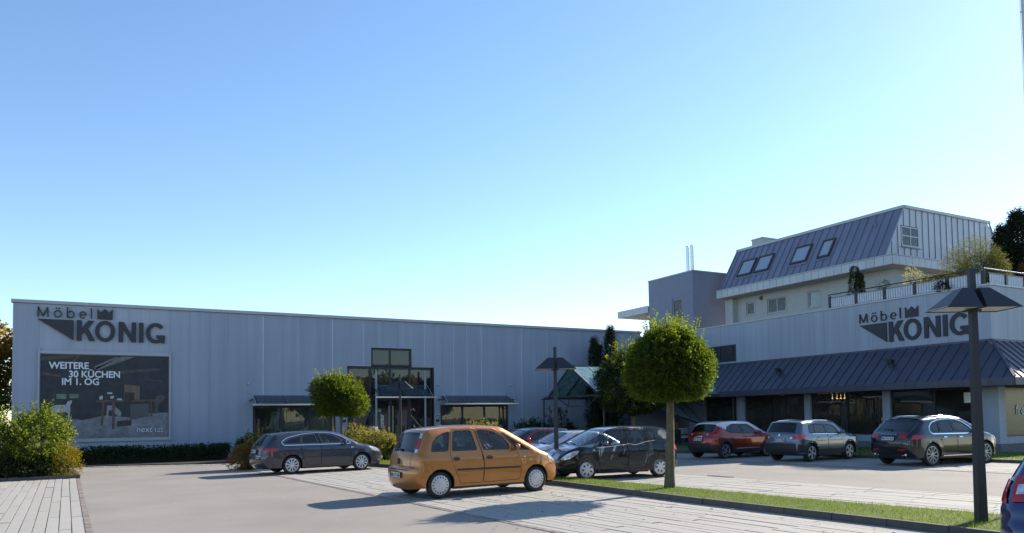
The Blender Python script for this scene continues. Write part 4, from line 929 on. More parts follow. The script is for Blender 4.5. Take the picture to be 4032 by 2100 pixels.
for i in range(4):
    t0, t1 = (i+0.02)/4, (i+0.98)/4; a, b = q[0].lerp(q[1], t0), q[0].lerp(q[1], t1); c, d = q[3].lerp(q[2], t1), q[3].lerp(q[2], t0); up = Vector((0, 0, 0.02))
    g = MB(); g.hexa([a, b, c, d, a+up, b+up, c+up, d+up]); g.build("pane", mat("sky_tinted_roof_glass", (0.34, 0.43, 0.54), 0.12, var=0.05, spec=0.9), rg)  # pale blue pane colour stands in for reflected sky
for i in range(5):
    m = MB(); m.bar(q[0].lerp(q[1], i/4), q[3].lerp(q[2], i/4), 0.06, 0.07); m.build("glazing_bar", cg, rg)
m = MB(); m.bar(q[0]-Vector((0,0,.07)), q[1]-Vector((0,0,.07)), 0.07, 0.12); m.bar(q[3]-Vector((0,0,.07)), q[2]-Vector((0,0,.07)), 0.07, 0.12); m.build("edge_beam", cg, rg)
MB().tube((33.5, 36.30, 0.1), (33.5, 36.30, 3.0), 0.05, n=8).build("post", metalgrey, rg, smooth=40)
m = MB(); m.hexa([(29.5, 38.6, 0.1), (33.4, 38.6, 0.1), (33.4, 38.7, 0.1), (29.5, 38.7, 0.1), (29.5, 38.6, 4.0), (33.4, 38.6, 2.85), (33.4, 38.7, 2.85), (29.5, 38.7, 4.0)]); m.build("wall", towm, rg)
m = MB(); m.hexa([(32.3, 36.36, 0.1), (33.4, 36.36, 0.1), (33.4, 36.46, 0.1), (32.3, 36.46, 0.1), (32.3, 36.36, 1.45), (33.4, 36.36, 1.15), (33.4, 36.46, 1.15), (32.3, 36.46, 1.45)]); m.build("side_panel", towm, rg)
# ================================================================ cars
def paint(name, col, metal=0.35, rough=0.38, dust_veil=0.10):
    m = mat("paint_"+name, col, rough, metal, var=dust_veil, scale=3.0, coat=1.0, var2=0.05, scale2=30, spec=0.25); return m
tyrem = mat("tyre_rubber", (0.022, 0.022, 0.023), 0.85, var=0.15, scale=30)
blackp = mat("black_plastic", (0.022, 0.022, 0.024), 0.6, var=0.15, scale=10)
gloss_black = mat("gloss_black", (0.012, 0.012, 0.014), 0.12, var=0)
silverw = mat("wheel_silver", (0.56, 0.56, 0.57), 0.38, 0.55, var=0.08, scale=8)
silverd = mat("wheel_dull", (0.30, 0.30, 0.31), 0.4, 0.6, var=0.08, scale=8)
chrome = mat("chrome", (0.80, 0.80, 0.82), 0.10, 1.0, var=0)
redlens = mat("red_lens", (0.36, 0.008, 0.010), 0.12, var=0.1, scale=20, spec=0.8)
brightred = mat("bright_red_lens", (0.62, 0.02, 0.02), 0.10, var=0.1, scale=20, spec=0.8)
clearlens = mat("clear_lens", (0.52, 0.54, 0.57), 0.08, 0.35, var=0.45, scale=22, spec=0.9)
seatm = mat("seat_fabric", (0.018, 0.019, 0.022), 0.9, var=0.1)
platem = mat("plate_white", (0.62, 0.62, 0.60), 0.5, var=0.05); platebl = mat("plate_blue", (0.02, 0.06, 0.30), 0.5, var=0); platetx = mat("plate_black", (0.02, 0.02, 0.02), 0.6, var=0)
carglass = glass("car_glass", (0.66, 0.72, 0.72), 0.0, 1.0, 1.55, dust_veil=0.03)
privacy = glass("privacy_glass", (0.10, 0.11, 0.12), 0.0, 1.0, 1.55, dust_veil=0.02)
seamm = mat("door_gap", (0.006, 0.006, 0.006), 0.9, var=0)

def catmull(P, sub):
    out = []; n = len(P)
    for i in range(n-1):
        p0, p1, p2, p3 = P[max(i-1, 0)], P[i], P[i+1], P[min(i+2, n-1)]
        for k in range(sub):
            t = k/sub
            q = []
            for a in (0, 1):
                d1, d2 = (p2[a]-p0[a])*0.5, (p3[a]-p1[a])*0.5
                # limit tangents so tight corners do not overshoot
                c = p2[a]-p1[a]; L = math.hypot(p2[0]-p1[0], p2[1]-p1[1])
                d1 = max(-1.3*L, min(1.3*L, d1)); d2 = max(-1.3*L, min(1.3*L, d2))
                t2, t3 = t*t, t*t*t
                q.append((2*t3-3*t2+1)*p1[a]+(t3-2*t2+t)*d1+(-2*t3+3*t2)*p2[a]+(t3-t2)*d2)
            out.append(tuple(q))
    out.append(tuple(P[-1])); return out
def seg_d(x, z, A, B):
    dx, dz = B[:, 0]-A[:, 0], B[:, 1]-A[:, 1]; t = np.clip(((x-A[:, 0])*dx+(z-A[:, 1])*dz)/(dx*dx+dz*dz+1e-12), 0, 1)
    return np.hypot(x-A[:, 0]-t*dx, z-A[:, 1]-t*dz).min()
def pip(x, z, poly):
    c = False; n = len(poly)
    for i in range(n):
        x1, z1 = poly[i]; x2, z2 = poly[(i+1) % n]
        if (z1 > z) != (z2 > z) and x < (x2-x1)*(z-z1)/(z2-z1)+x1: c = not c
    return c
def densify(poly, st):
    out = []
    n = len(poly)
    for i in range(n):
        a, b = poly[i], poly[(i+1) % n]; k = max(1, int(math.hypot(b[0]-a[0], b[1]-a[1])/st))
        for j in range(k): out.append((a[0]+(b[0]-a[0])*j/k, a[1]+(b[1]-a[1])*j/k))
    return out
def roundpoly(poly, r, n=3):
    out = []; m = len(poly)
    for i in range(m):
        p0, p1, p2 = Vector(poly[i-1]), Vector(poly[i]), Vector(poly[(i+1) % m])
        a, b = (p0-p1), (p2-p1); rr = min(r, a.length*0.45, b.length*0.45); a = p1+a.normalized()*rr; b = p1+b.normalized()*rr
        for k in range(n+1):
            t = k/n; q = a*(1-t)**2+p1*2*t*(1-t)+b*t*t; out.append((q.x, q.y))
    return out
def offset_poly(poly, d):   # d > 0 grows a counter clockwise polygon
    n = len(poly); ar = sum(poly[i-1][0]*poly[i][1]-poly[i][0]*poly[i-1][1] for i in range(n)); s = 1 if ar > 0 else -1; out = []
    for i in range(n):
        p0, p1, p2 = poly[i-1], poly[i], poly[(i+1) % n]
        d1 = Vector((p1[0]-p0[0], p1[1]-p0[1])); d2 = Vector((p2[0]-p1[0], p2[1]-p1[1]))
        if d1.length < 1e-6: d1 = d2
        if d2.length < 1e-6: d2 = d1
        t = (d1.normalized()+d2.normalized()); t = t.normalized() if t.length > 1e-6 else d1.normalized()
        out.append((p1[0]+t.y*d*s, p1[1]-t.x*d*s))
    return out

class Car:
    def __init__(s, name, label, loc, head, scale, sp):
        s.sp = sp; s.root = thing(name, label, "car", (loc[0], loc[1], 0.017), R(head), "cars in the car park")
        s.root.scale = (scale, scale, scale)
        s.W = sp['W']; s.sub = 6; K = sp['outline']; s.out = catmull(K, s.sub)
        s.A = np.array(s.out[:-1]); s.B = np.array(s.out[1:])
        s.xr = min(p[0] for p in s.out); s.xf = max(p[0] for p in s.out)
        s.zb = sp['belt']; s.tum = math.tan(R(sp.get('tumble', 17))); s.rr = sp.get('edge', 0.10)
        s.Rf, s.cf, s.Rr, s.cr_ = sp.get('front', (0.75, 0.20)) + sp.get('rear', (0.5, 0.10))
        s.paint = sp['paint']; s.roofp = sp.get('roof', s.paint)
    def hw(s, x, z):
        w = s.W
        if z > s.zb: w -= (z-s.zb)*s.tum
        elif z < 0.60: w -= 0.05*((0.60-z)/0.38)**2
        if 0.60 < z <= s.zb: w -= 0.045*((z-0.60)/(s.zb-0.60))**2
        elif z > s.zb: w -= 0.045
        u = max(0, (x-(s.xf-s.Rf))/s.Rf); w -= s.cf*u**2.4
        u = max(0, ((s.xr+s.Rr)-x)/s.Rr); w -= s.cr_*u**2.4
        # character line below the belt
        w += 0.012*math.exp(-((z-(s.zb-0.16))/0.05)**2)
        d = seg_d(x, z, s.A, s.B)
        if d < s.rr: w -= 0.075*(1-math.sqrt(max(0, 1-(1-d/s.rr)**2)))
        for (cx, ra) in s.arches:      # flared lip round the wheel arches
            q = math.hypot(x-cx, z-s.wr)-ra
            if 0 <= q < 0.10: w += 0.014*(1-q/0.10)
        return w
    def P(s, x, z, side, off=0.0): return (x, side*(s.hw(x, z)+off), z)
    def strip(s, ti, v, off=0.0):
        n = len(s.out)-1; ti = max(0, min(n, ti)); i = min(int(ti), n-1); f = ti-i
        a, b = s.out[i], s.out[i+1]; x, z = a[0]+(b[0]-a[0])*f, a[1]+(b[1]-a[1])*f
        a0, b0 = s.out[max(0, i-2)], s.out[min(n, i+3)]
        tx, tz = b0[0]-a0[0], b0[1]-a0[1]; l = math.hypot(tx, tz); nx, nz = -tz/l, tx/l
        cr = 0.025+0.19*max(0, nx)**2*(1 if z < s.zb+0.05 else 0.55)+0.07*max(0, -nx)**2
        o = cr*(1-abs(v)**2.3)+off
        return (x+nx*o, v*s.hw(x, z), z+nz*o)
    def build(s):
        sp = s.sp; s.wb = sp['wb']; s.wr = sp['wr']; ra = sp['wr']+sp.get('gap', 0.055); sill = sp.get('sill', 0.24)
        s.arches = [(s.wb/2, ra), (-s.wb/2, ra)]
        # ----- side outline
        loop = list(s.out)
        def archpts(cx):
            a0 = math.asin(max(-1, min(1, (sill-s.wr)/ra))); n = 16
            return [(cx+ra*math.cos(a), s.wr+ra*math.sin(a)) for a in [a0+(PI-2*a0)*i/n for i in range(n+1)]]
        bot = [(p[0], p[1]) for p in archpts(s.wb/2)]+[(p[0], p[1]) for p in archpts(-s.wb/2)]
        loop = loop+bot            # top: rear -> front, then bottom front -> rear : clockwise
        loop = densify(loop, 0.09); loop.reverse()
        wins = [roundpoly(w['p'], w.get('r', 0.05)) for w in sp['windows']]
        doors = [roundpoly(d, 0.06) for d in sp['doors']]
        loops = [loop]+[densify(q, 0.08) for q in wins]+[densify(q, 0.09) for q in doors]
        pts, faces = [], []
        for q in loops:
            faces.append(list(range(len(pts), len(pts)+len(q)))); pts += q
        allA = np.array([q[i-1] for q in loops for i in range(len(q))]); allB = np.array([q[i] for q in loops for i in range(len(q))])
        g = 0.075; x = s.xr
        while x < s.xf:
            z = sill
            while z < 2.0:
                xx, zz = x+random.uniform(-.008, .008), z+random.uniform(-.008, .008)
                if pip(xx, zz, loop) and seg_d(xx, zz, allA, allB) > 0.03: pts.append((xx, zz))
                z += g
            x += g
        V, E, F, vo, eo, fo = geometry.delaunay_2d_cdt([Vector(p) for p in pts], [], faces, 1, 1e-5, True)
        nw, nd = len(wins), len(doors); V = [(v.x, v.y) for v in V]
        HW = [s.hw(*v) for v in V]
        # body mesh = both sides without windows and doors + strip over the top
        bm = MB(); roofm = 1 if s.roofp is not s.paint else 0
        glasses = {}; dparts = {}
        for side in (1, -1):
            for f, src in zip(F, fo):
                if not src: continue
                ws = [q-1 for q in src if 1 <= q <= nw]; ds = [q-1-nw for q in src if q > nw]
                ff = list(f) if side == -1 else list(reversed(f))
                if ws: glasses.setdefault((side, ws[0], ds[0] if ds else None), []).append(ff)
                elif ds: dparts.setdefault((side, ds[0]), []).append(ff)
                else:
                    k = len(bm.v); bm.v += [(V[i][0], side*HW[i], V[i][1]) for i in ff]; bm.f.append((k, k+1, k+2))
                    cz = sum(V[i][1] for i in ff)/3
                    bm.m.append(1 if (roofm and cz > sp['roofz'](sum(V[i][0] for i in ff)/3)) else 0)
        n = len(s.out)-1; vs_ = [-1, -.965, -.93, -.88, -.72, -.5, -.25, 0, .25, .5, .72, .88, .93, .965, 1]
        ws0, ws1 = [k*s.sub for k in sp['ws']]; rw0, rw1 = [k*s.sub for k in sp['rw']]
        wv = sp.get('wv', 0.93); rv = sp.get('rv', 0.88)
        gws, grw = [], []
        tis = sorted(set(range(n+1)))
        for i in tis[:-1]:
            for j in range(len(vs_)-1):
                q = [(i, vs_[j]), (i, vs_[j+1]), (i+1, vs_[j+1]), (i+1, vs_[j])]
                vm = (abs(vs_[j])+abs(vs_[j+1]))/2
                if ws0 <= i < ws1 and vm < wv: gws.append(q); continue
                if rw0 <= i < rw1 and vm < rv: grw.append(q); continue
                P4 = [s.strip(*a) for a in q]; k = len(bm.v); bm.v += P4; bm.f.append((k, k+3, k+2, k+1) if False else (k, k+1, k+2, k+3))
                zc = sum(p[2] for p in P4)/4; xc = sum(p[0] for p in P4)/4
                bm.m.append(1 if (roofm and zc > sp['roofz'](xc)-0.02) else 0)
        me = bm.mesh("body"); b_ = bmesh.new(); b_.from_mesh(me); bmesh.ops.remove_doubles(b_, verts=b_.verts, dist=0.0015)
        bmesh.ops.recalc_face_normals(b_, faces=b_.faces)
        # make sure normals point outwards
        tot = sum(f.normal.z*f.calc_area() for f in b_.faces if f.calc_center_median().z > s.zb)
        if tot < 0: bmesh.ops.reverse_faces(b_, faces=b_.faces)
        b_.to_mesh(me); b_.free()
        s.body = obj("body", me, [s.paint, s.roofp], s.root, smooth=42)
        dnames = sp.get('dnames', ["front_door", "rear_door"])
        dobj = {}
        for (side, d), fl in sorted(dparts.items()):
            m = MB()
            for ff in fl: k = len(m.v); m.v += [(V[i][0], side*HW[i], V[i][1]) for i in ff]; m.f.append((k, k+1, k+2)); m.m.append(0)
            me = m.mesh("door"); b_ = bmesh.new(); b_.from_mesh(me); bmesh.ops.remove_doubles(b_, verts=b_.verts, dist=0.0008); b_.to_mesh(me); b_.free()
            do = obj(dnames[d], me, s.paint, s.root, smooth=42); dobj[(side, d)] = do
            h = sp['handles'][d]; hm = sp.get('handlem', s.paint); x, z = h; t = MB(); pr = [(-.09, 0), (-.08, .018), (.08, .022), (.10, .008), (.085, -.014), (-.08, -.014)] if not sp.get('oval') else [(0.085*math.cos(a), 0.045*math.sin(a)) for a in [2*PI*i/16 for i in range(16)]]
            t.prism([(x+u, z+v) for u, v in pr], lambda u, v, dd: s.P(u, v, side, -0.002+dd), 0.028 if not sp.get('oval') else 0.012); t.build("handle", hm, do, smooth=40)
        for (side, wi, d), fl in sorted(glasses.items(), key=str):
            m = MB()
            for ff in fl: k = len(m.v); m.v += [(V[i][0], side*(HW[i]-0.006), V[i][1]) for i in ff]; m.f.append((k, k+1, k+2)); m.m.append(0)
            me = m.mesh("w"); b_ = bmesh.new(); b_.from_mesh(me); bmesh.ops.remove_doubles(b_, verts=b_.verts, dist=0.0008); b_.to_mesh(me); b_.free()
            gm = sp['windows'][wi].get('g', carglass)
            obj("side_window", me, gm, dobj.get((side, d), s.root), smooth=60)
        # ribbons: door gaps and window trims
        def ribbon(poly, w0, w1, off, side, m):
            a, b = offset_poly(poly, w0), offset_poly(poly, w1); nn = len(poly)
            A = [s.P(*p, side, off) for p in a]; B = [s.P(*p, side, off) for p in b]; A2 = [s.P(*p, side, off-.012) for p in a]; B2 = [s.P(*p, side, off-.012) for p in b]
            for i in range(nn):
                j = (i+1) % nn
                for q in ((A[i], A[j], B[j], B[i]), (A[i], A2[i], A2[j], A[j]), (B[i], B[j], B2[j], B2[i])): m.face(q)
        for side in (1, -1):
            for q in doors: m = MB(); ribbon(densify(q, 0.06), -0.004, 0.006, 0.0012, side, m); m.build("door_gap", seamm, s.root)
            for w, q in zip(sp['windows'], wins):
                m = MB(); ribbon(densify(q, 0.06), -0.022, 0.006, 0.003, side, m); m.build("window_seal", blackp, s.root)
            for q in sp.get('pillars', ()):
                m = MB(); s.patch_side(m, roundpoly(q, 0.02), side, 0.004); m.build("window_pillar", gloss_black, s.root)
            if sp.get('chrome_line'):
                m2 = MB(); q = densify(roundpoly(sp['chrome_line'], 0.10), 0.05); ribbon(q, 0.0, 0.028, 0.009, side, m2); m2.build("chrome_trim", chrome, s.root, smooth=50)
        for lst, nm, gm in ((gws, "windscreen", carglass), (grw, "rear_window", sp.get('rwg', carglass))):
            m = MB()
            for q in lst:
                P4 = [s.strip(a[0], a[1], -0.004) for a in q]; k = len(m.v); m.v += P4; m.f.append((k, k+1, k+2, k+3)); m.m.append(0)
            me = m.mesh(nm); b_ = bmesh.new(); b_.from_mesh(me); bmesh.ops.remove_doubles(b_, verts=b_.verts, dist=0.0008); bmesh.ops.recalc_face_normals(b_, faces=b_.faces); b_.to_mesh(me); b_.free()
            obj(nm, me, gm, s.root, smooth=60)
        # black borders of windscreen and rear window
        m = MB()
        for (a, b, v, ww) in ((ws0, ws1, wv, 0.05), (rw0, rw1, rv, 0.06)):
            for (t0, t1, v0, v1) in ((a, a+1.0, -v, v), (b-0.7, b, -v, v), (a, b, -v, -v+ww), (a, b, v-ww, v)): s.patch_strip(m, t0, t1, v0, v1, 0.002, 8, 8)
        m.build("window_border", gloss_black, s.root, smooth=60, fix=False)
        # arch liners, underbody
        m = MB()
        for cx in (s.wb/2, -s.wb/2):
            for side in (1, -1):
                pr = archpts(cx); 
                for a, b in zip(pr, pr[1:]):
                    ya, yb = side*(s.hw(*a)-0.005), side*(s.W-0.30)
                    m.face([(a[0], ya, a[1]), (b[0], ya, b[1]), (b[0], yb, b[1]), (a[0], yb, a[1])])
                m.face([(p[0], side*(s.W-0.30), p[1]) for p in pr])
        x0, x1 = s.wb/2-ra-0.01, -s.wb/2+ra+0.01
        m.box(x1, x0, -s.W+0.10, s.W-0.10, sill-0.05, sill+0.06); m.box(x0, s.xf-0.18, -s.W+0.32, s.W-0.32, sill-0.03, sill+0.08); m.box(s.xr+0.12, x1, -s.W+0.32, s.W-0.32, sill-0.02, sill+0.08)
        m.build("underbody", blackp, s.root, fix=False)
        if sp.get('cladding'):     # black plastic arch trims and sills
            for side in (1, -1):
                m = MB()
                for cx in (s.wb/2, -s.wb/2):
                    q = archpts(cx); o = [(cx+(p[0]-cx)*(ra+.075)/ra, s.wr+(p[1]-s.wr)*(ra+.075)/ra) for p in q]
                    for i in range(len(q)-1): m.face([s.P(*q[i], side, .006), s.P(*q[i+1], side, .006), s.P(*o[i+1], side, .010), s.P(*o[i], side, .010)])
                m.build("arch_trim", blackp, s.root, smooth=60, fix=False)
                m = MB(); s.patch_side(m, [(x1+.02, sill), (x0-.02, sill), (x0-.06, sill+sp['cladding']), (x1+.06, sill+sp['cladding'])], side, 0.008); m.build("sill_trim", blackp, s.root, smooth=60)
        # wheels
        s.wheels()
        # interior
        m = MB(); fz = 0.30
        m.box(-s.wb/2+0.25, s.wb/2-0.30, -s.W+0.14, s.W-0.14, sill+0.065, fz+.06)
        m.build("cabin_floor", seatm, s.root)
        fs = sp.get('seatx', 0.05); hz = sp.get('seatz', 0.42)
        for (sx, ys) in ((fs, (0.36, -0.36)), (fs-0.85, (0.42, 0.0, -0.42))):
            for yy in ys:
                m = MB(); w_ = 0.24 if sx == fs else 0.21
                m.box(sx-0.02, sx+0.46, yy-w_, yy+w_, fz+.08, hz+0.10)
                m.hexa([(sx-0.10, yy-w_, hz), (sx+0.04, yy-w_, hz), (sx+0.04, yy+w_, hz), (sx-0.10, yy+w_, hz), (sx-0.30, yy-w_*.8, hz+.60), (sx-0.20, yy-w_*.8, hz+.60), (sx-0.20, yy+w_*.8, hz+.60), (sx-0.30, yy+w_*.8, hz+.60)])
                m.ball((sx-0.27, yy, hz+0.73), 0.13, 10, 6, (0.45, 1, 0.75)); m.tube((sx-0.26, yy, hz+.55), (sx-0.27, yy, hz+.72), 0.03, n=6)
                m.build("seat", seatm, s.root, smooth=50, bevel=0.03)
        cx, cz = sp['cowl']; m = MB()
        m.hexa([(cx-0.62, -s.W+.17, fz+.2), (cx, -s.W+.20, fz+.2), (cx, s.W-.20, fz+.2), (cx-0.62, s.W-.17, fz+.2), (cx-0.55, -s.W+.17, cz-.08), (cx-.05, -s.W+.22, cz-.05), (cx-.05, s.W-.22, cz-.05), (cx-0.55, s.W-.17, cz-.08)])
        m.build("dashboard", mat("dash_plastic", (0.035, 0.036, 0.038), 0.8), s.root, bevel=0.04)
        m = MB(); nn = 18; c0 = Vector((cx-0.72, 0.36, cz-.02))
        for i in range(nn):
            a0, a1 = 2*PI*i/nn, 2*PI*(i+1)/nn; f = lambda a: c0+Vector((-.06*math.sin(a), .18*math.cos(a), .17*math.sin(a)))
            m.tube(f(a0), f(a1), 0.016, n=6, caps=False)
        m.tube(c0, c0+Vector((0.2, 0, -.08)), 0.03, n=6); m.build("steering_wheel", blackp, s.root, smooth=50)
        ti = ws0+(ws1-ws0)*(0.18 if True else 0); q = Vector(s.strip(ws0+(ws1-ws0)*0.12, 0, -0.10)); MB().box(q.x-.03, q.x+.01, -.12, .12, q.z-.06, q.z+.01).build("rear_view_mirror", blackp, s.root)
        # mirrors
        for side in (1, -1):
            mx, mz = sp['mirror']; y0 = side*(s.hw(mx, mz)-0.01); m = MB()
            m.ball((mx, y0+side*0.13, mz+0.05), 0.11, 12, 7, (0.62, 1.0, 0.72)); 
            mo = m.build("wing_mirror", sp.get('mirrorm', s.paint), s.root, smooth=60)
            m = MB(); m.bar((mx+0.02, y0, mz-.01), (mx, y0+side*0.10, mz+.01), 0.07, 0.05); m.build("mirror_arm", blackp, mo)
            m = MB(); nn = 14; m.face([(mx-0.071, y0+side*0.13+0.085*math.cos(2*PI*i/nn), mz+.05+0.058*math.sin(2*PI*i/nn)) for i in range(nn)]); m.build("mirror_glass", chrome, mo)
        for fn in sp.get('extras', []): fn(s)
        return s
    def patch_side(s, m, poly, side, off, thick=0.012):
        d = densify(poly, 0.06); A = np.array([d[i-1] for i in range(len(d))]); B = np.array(d); pts = list(d)
        xs, zs = [p[0] for p in d], [p[1] for p in d]; x = min(xs)+0.03
        while x < max(xs):
            z = min(zs)+0.03
            while z < max(zs):
                if pip(x, z, d) and seg_d(x, z, A, B) > 0.015: pts.append((x, z))
                z += 0.055
            x += 0.055
        V, E, F, _a, _b, fo = geometry.delaunay_2d_cdt([Vector(p) for p in pts], [], [list(range(len(d)))], 1, 1e-5, True); F = [f for f, q in zip(F, fo) if q]
        k = len(m.v); m.v += [s.P(v.x, v.y, side, off) for v in V]
        for f in F:
            ff = list(f) if side == -1 else list(reversed(f)); m.f.append(tuple(k+i for i in ff)); m.m.append(0)
        for i in range(len(d)):
            a, b = d[i-1], d[i]; m.face([s.P(*a, side, off), s.P(*b, side, off), s.P(*b, side, off-thick), s.P(*a, side, off-thick)])
        return m
    def patch_strip(s, m, t0, t1, v0, v1, off, nt=6, nv=6, fn=None):
        k = len(m.v)
        for i in range(nt+1):
            for j in range(nv+1):
                t, v = t0+(t1-t0)*i/nt, v0+(v1-v0)*j/nv
                if fn: t, v = fn(i/nt, j/nv)
                m.v.append(s.strip(t, v, off))
        for i in range(nt):
            for j in range(nv):
                a = k+i*(nv+1)+j; m.f.append((a, a+1, a+nv+2, a+nv+1)); m.m.append(0)
        return m
    def side_part(s, name, poly, mt, off=0.004, sides=(1, -1), r=0.03):
        for sd_ in sides:
            m = MB(); s.patch_side(m, roundpoly(poly, r), sd_, off); m.build(name, mt, s.root, smooth=50, fix=False)
    def strip_part(s, name, k0, k1, v0, v1, mt, off=0.004, both=False, nt=6, nv=8, fn=None):
        for sg in ((1, -1) if both else (1,)):
            m = MB()
            if fn: s.patch_strip(m, 0, 0, 0, 0, off, nt, nv, lambda a, b: (fn(a, b)[0]*s.sub, fn(a, b)[1]*sg))
            else: s.patch_strip(m, k0*s.sub, k1*s.sub, v0*sg, v1*sg, off, nt, nv)
            m.build(name, mt, s.root, smooth=60, fix=False)
    def plate(s, k, v, text, w=0.52, h=0.115, off=0.012, tilt=None):
        p = Vector(s.strip(k*s.sub, v, off)); p2 = Vector(s.strip(k*s.sub+0.5, v, off)); up = (p2-p).normalized()
        front = p.x > 0
        if up.z < 0: up = -up
        n = Vector((1 if front else -1, 0, 0)); n = (n-up*n.dot(up)).normalized(); right = up.cross(n)
        f = lambda u, vv, d: p+right*u+up*vv+n*d
        m = MB(); m.hexa([f(-w/2, -h/2, 0), f(w/2, -h/2, 0), f(w/2, h/2, 0), f(-w/2, h/2, 0), f(-w/2, -h/2, .01), f(w/2, -h/2, .01), f(w/2, h/2, .01), f(-w/2, h/2, .01)])
        po = m.build("number_plate", platem, s.root)
        m = MB(); m.hexa([f(-w/2, -h/2, .0105), f(-w/2+.042, -h/2, .0105), f(-w/2+.042, h/2, .0105), f(-w/2, h/2, .0105), f(-w/2, -h/2, .012), f(-w/2+.042, -h/2, .012), f(-w/2+.042, h/2, .012), f(-w/2, h/2, .012)]); m.build("blue_band", platebl, po)
        m = MB()
        for (a, b, c, d) in ((-w/2-.012, w/2+.012, h/2, h/2+.012), (-w/2-.012, w/2+.012, -h/2-.012, -h/2), (-w/2-.012, -w/2, -h/2, h/2), (w/2, w/2+.012, -h/2, h/2)): m.hexa([f(a, c, 0), f(b, c, 0), f(b, d, 0), f(a, d, 0), f(a, c, .013), f(b, c, .013), f(b, d, .013), f(a, d, .013)])
        m.build("plate_holder", blackp, po)
        if text:
            t = text_mesh(text, 0.105, 0.001, 0.003, 1.0); n_ = len(t.vertices); mx = max(v_.co.x for v_ in t.vertices); sc_ = (w-.075)/mx
            xform(t, lambda u, vv, ww: tuple(f(-w/2+.052+u*sc_, -0.036+vv, .0125+ww*0.5))); obj("lettering", t, platetx, po)
    def wheels(s):
        sp = s.sp; st = sp['wheel']; r = s.wr; wd = 0.20; rim = r*sp.get('rim', 0.68)
        key = "wheel_"+st['key']
        prof = [(rim, 0.02), (rim+0.015, 0.0), (r-0.035, -0.006), (r-0.008, 0.018), (r, 0.05), (r, wd-0.05), (r-0.02, wd-0.01), (rim, wd)]
        n = 40; m = MB()
        for i in range(n):
            for (pr, py) in prof: m.v.append((pr*math.cos(2*PI*i/n), py, pr*math.sin(2*PI*i/n)))
        q = len(prof)
        for i in range(n):
            for j in range(q-1): m.f.append((i*q+j, i*q+j+1, ((i+1) % n)*q+j+1, ((i+1) % n)*q+j)); m.m.append(0)
        tme = m.mesh("tyre"); m.fix(tme); tme.materials.append(tyrem)
        # rim: outer surface at y = 0.0 (outside), inside positive
        rm = MB(); dk = MB(); R0 = rim
        def ring(b, ra_, rb_, ya, yb, nn=40):
            for i in range(nn):
                a0, a1 = 2*PI*i/nn, 2*PI*(i+1)/nn
                b.face([(ra_*math.cos(a0), ya, ra_*math.sin(a0)), (ra_*math.cos(a1), ya, ra_*math.sin(a1)), (rb_*math.cos(a1), yb, rb_*math.sin(a1)), (rb_*math.cos(a0), yb, rb_*math.sin(a0))])
        ring(rm, R0+.006, R0-.018, 0.004, 0.0); ring(rm, R0-.018, R0-.03, 0.0, 0.03)
        ring(dk, R0-.022, 0.001, 0.065, 0.065)
        kind = st['kind']; N = st['n']
        def spoke(a, w0, w1, r0, r1, y0, y1, b=rm, th=0.03):
            ca, sa = math.cos(a), math.sin(a); f = lambda rr, t, y: (rr*ca-t*sa, y, rr*sa+t*ca)
            b.hexa([f(r0, -w0/2, y0), f(r0, w0/2, y0), f(r1, w1/2, y1), f(r1, -w1/2, y1), f(r0, -w0/2, y0+th), f(r0, w0/2, y0+th), f(r1, w1/2, y1+th), f(r1, -w1/2, y1+th)])
        if kind == 'cover':        # full cover with slots or holes
            ring(rm, R0-.02, R0*.80, 0.001, -0.006); ring(rm, R0*.80, R0*.3, -.006, -0.016); ring(rm, R0*.3, 0.001, -.016, -0.018)
            for i in range(N):
                a = 2*PI*(i+.5)/N+st.get('rot', 0); rc = R0*st['rc']; pl = []
                for k in range(14):
                    t = 2*PI*k/14; e = st.get('pow', 1.0)
                    cu_ = math.copysign(abs(math.cos(t))**e, math.cos(t)); sv = math.copysign(abs(math.sin(t))**e, math.sin(t))
                    rr, tt = rc+cu_*R0*st['hr'], sv*R0*st['ht']*(1+cu_*st.get('flare', 0)); pl.append((rr*math.cos(a)-tt*math.sin(a), rr*math.sin(a)+tt*math.cos(a)))
                y = -0.0135 if rc < R0*.8 else -.010
                dk.face([(u, y, v) for u, v in pl])
            ring(rm, R0*.12, 0.001, -.023, -.026)
        else:
            for i in range(N):
                a = 2*PI*i/N+st.get('rot', 0)
                if kind == 'twin':
                    for da in (-1, 1): spoke(a+da*st.get('da', .10), .020, .022, R0*.25, R0-.015, 0.006, 0.004)
                elif kind == 'swirl':
                    spoke(a, .06, .032, R0*.18, R0*.62, 0.004, 0.0); spoke(a-.16, .03, .028, R0*.55, R0-.015, .001, .002); spoke(a+.30, .03, .026, R0*.45, R0-.015, .001, .002)
                else: spoke(a, st.get('w0', .05), st.get('w1', .075), R0*.2, R0-.015, 0.008, 0.002)
            ring(rm, R0*.27, R0*.14, .006, -.002); ring(rm, R0*.14, .001, -.002, -.004)
        rme = rm.mesh("rim"); rme.materials.append(st.get('m', silverw)); rm.fix(rme)
        dme = dk.mesh("rim_gap"); dme.materials.append(seamm)
        for cx in (s.wb/2, -s.wb/2):
            for side in (1, -1):
                yo = s.W-sp.get('inset', 0.035)
                o = bpy.data.objects.new("wheel", None); C.objects.link(o); o.parent = s.root; o.location = (cx, side*yo, r)
                o.rotation_euler = (0, random.uniform(0, 2*PI)*0+0.2, PI if side == 1 else 0)
                for me_, nm in ((tme, "tyre"), (rme, "rim"), (dme, "rim_gap")):
                    c = obj(nm, me_, [], o)
                    if not me_.polygons[0].use_smooth and nm == "tyre": me_.polygons.foreach_set("use_smooth", [True]*len(me_.polygons))
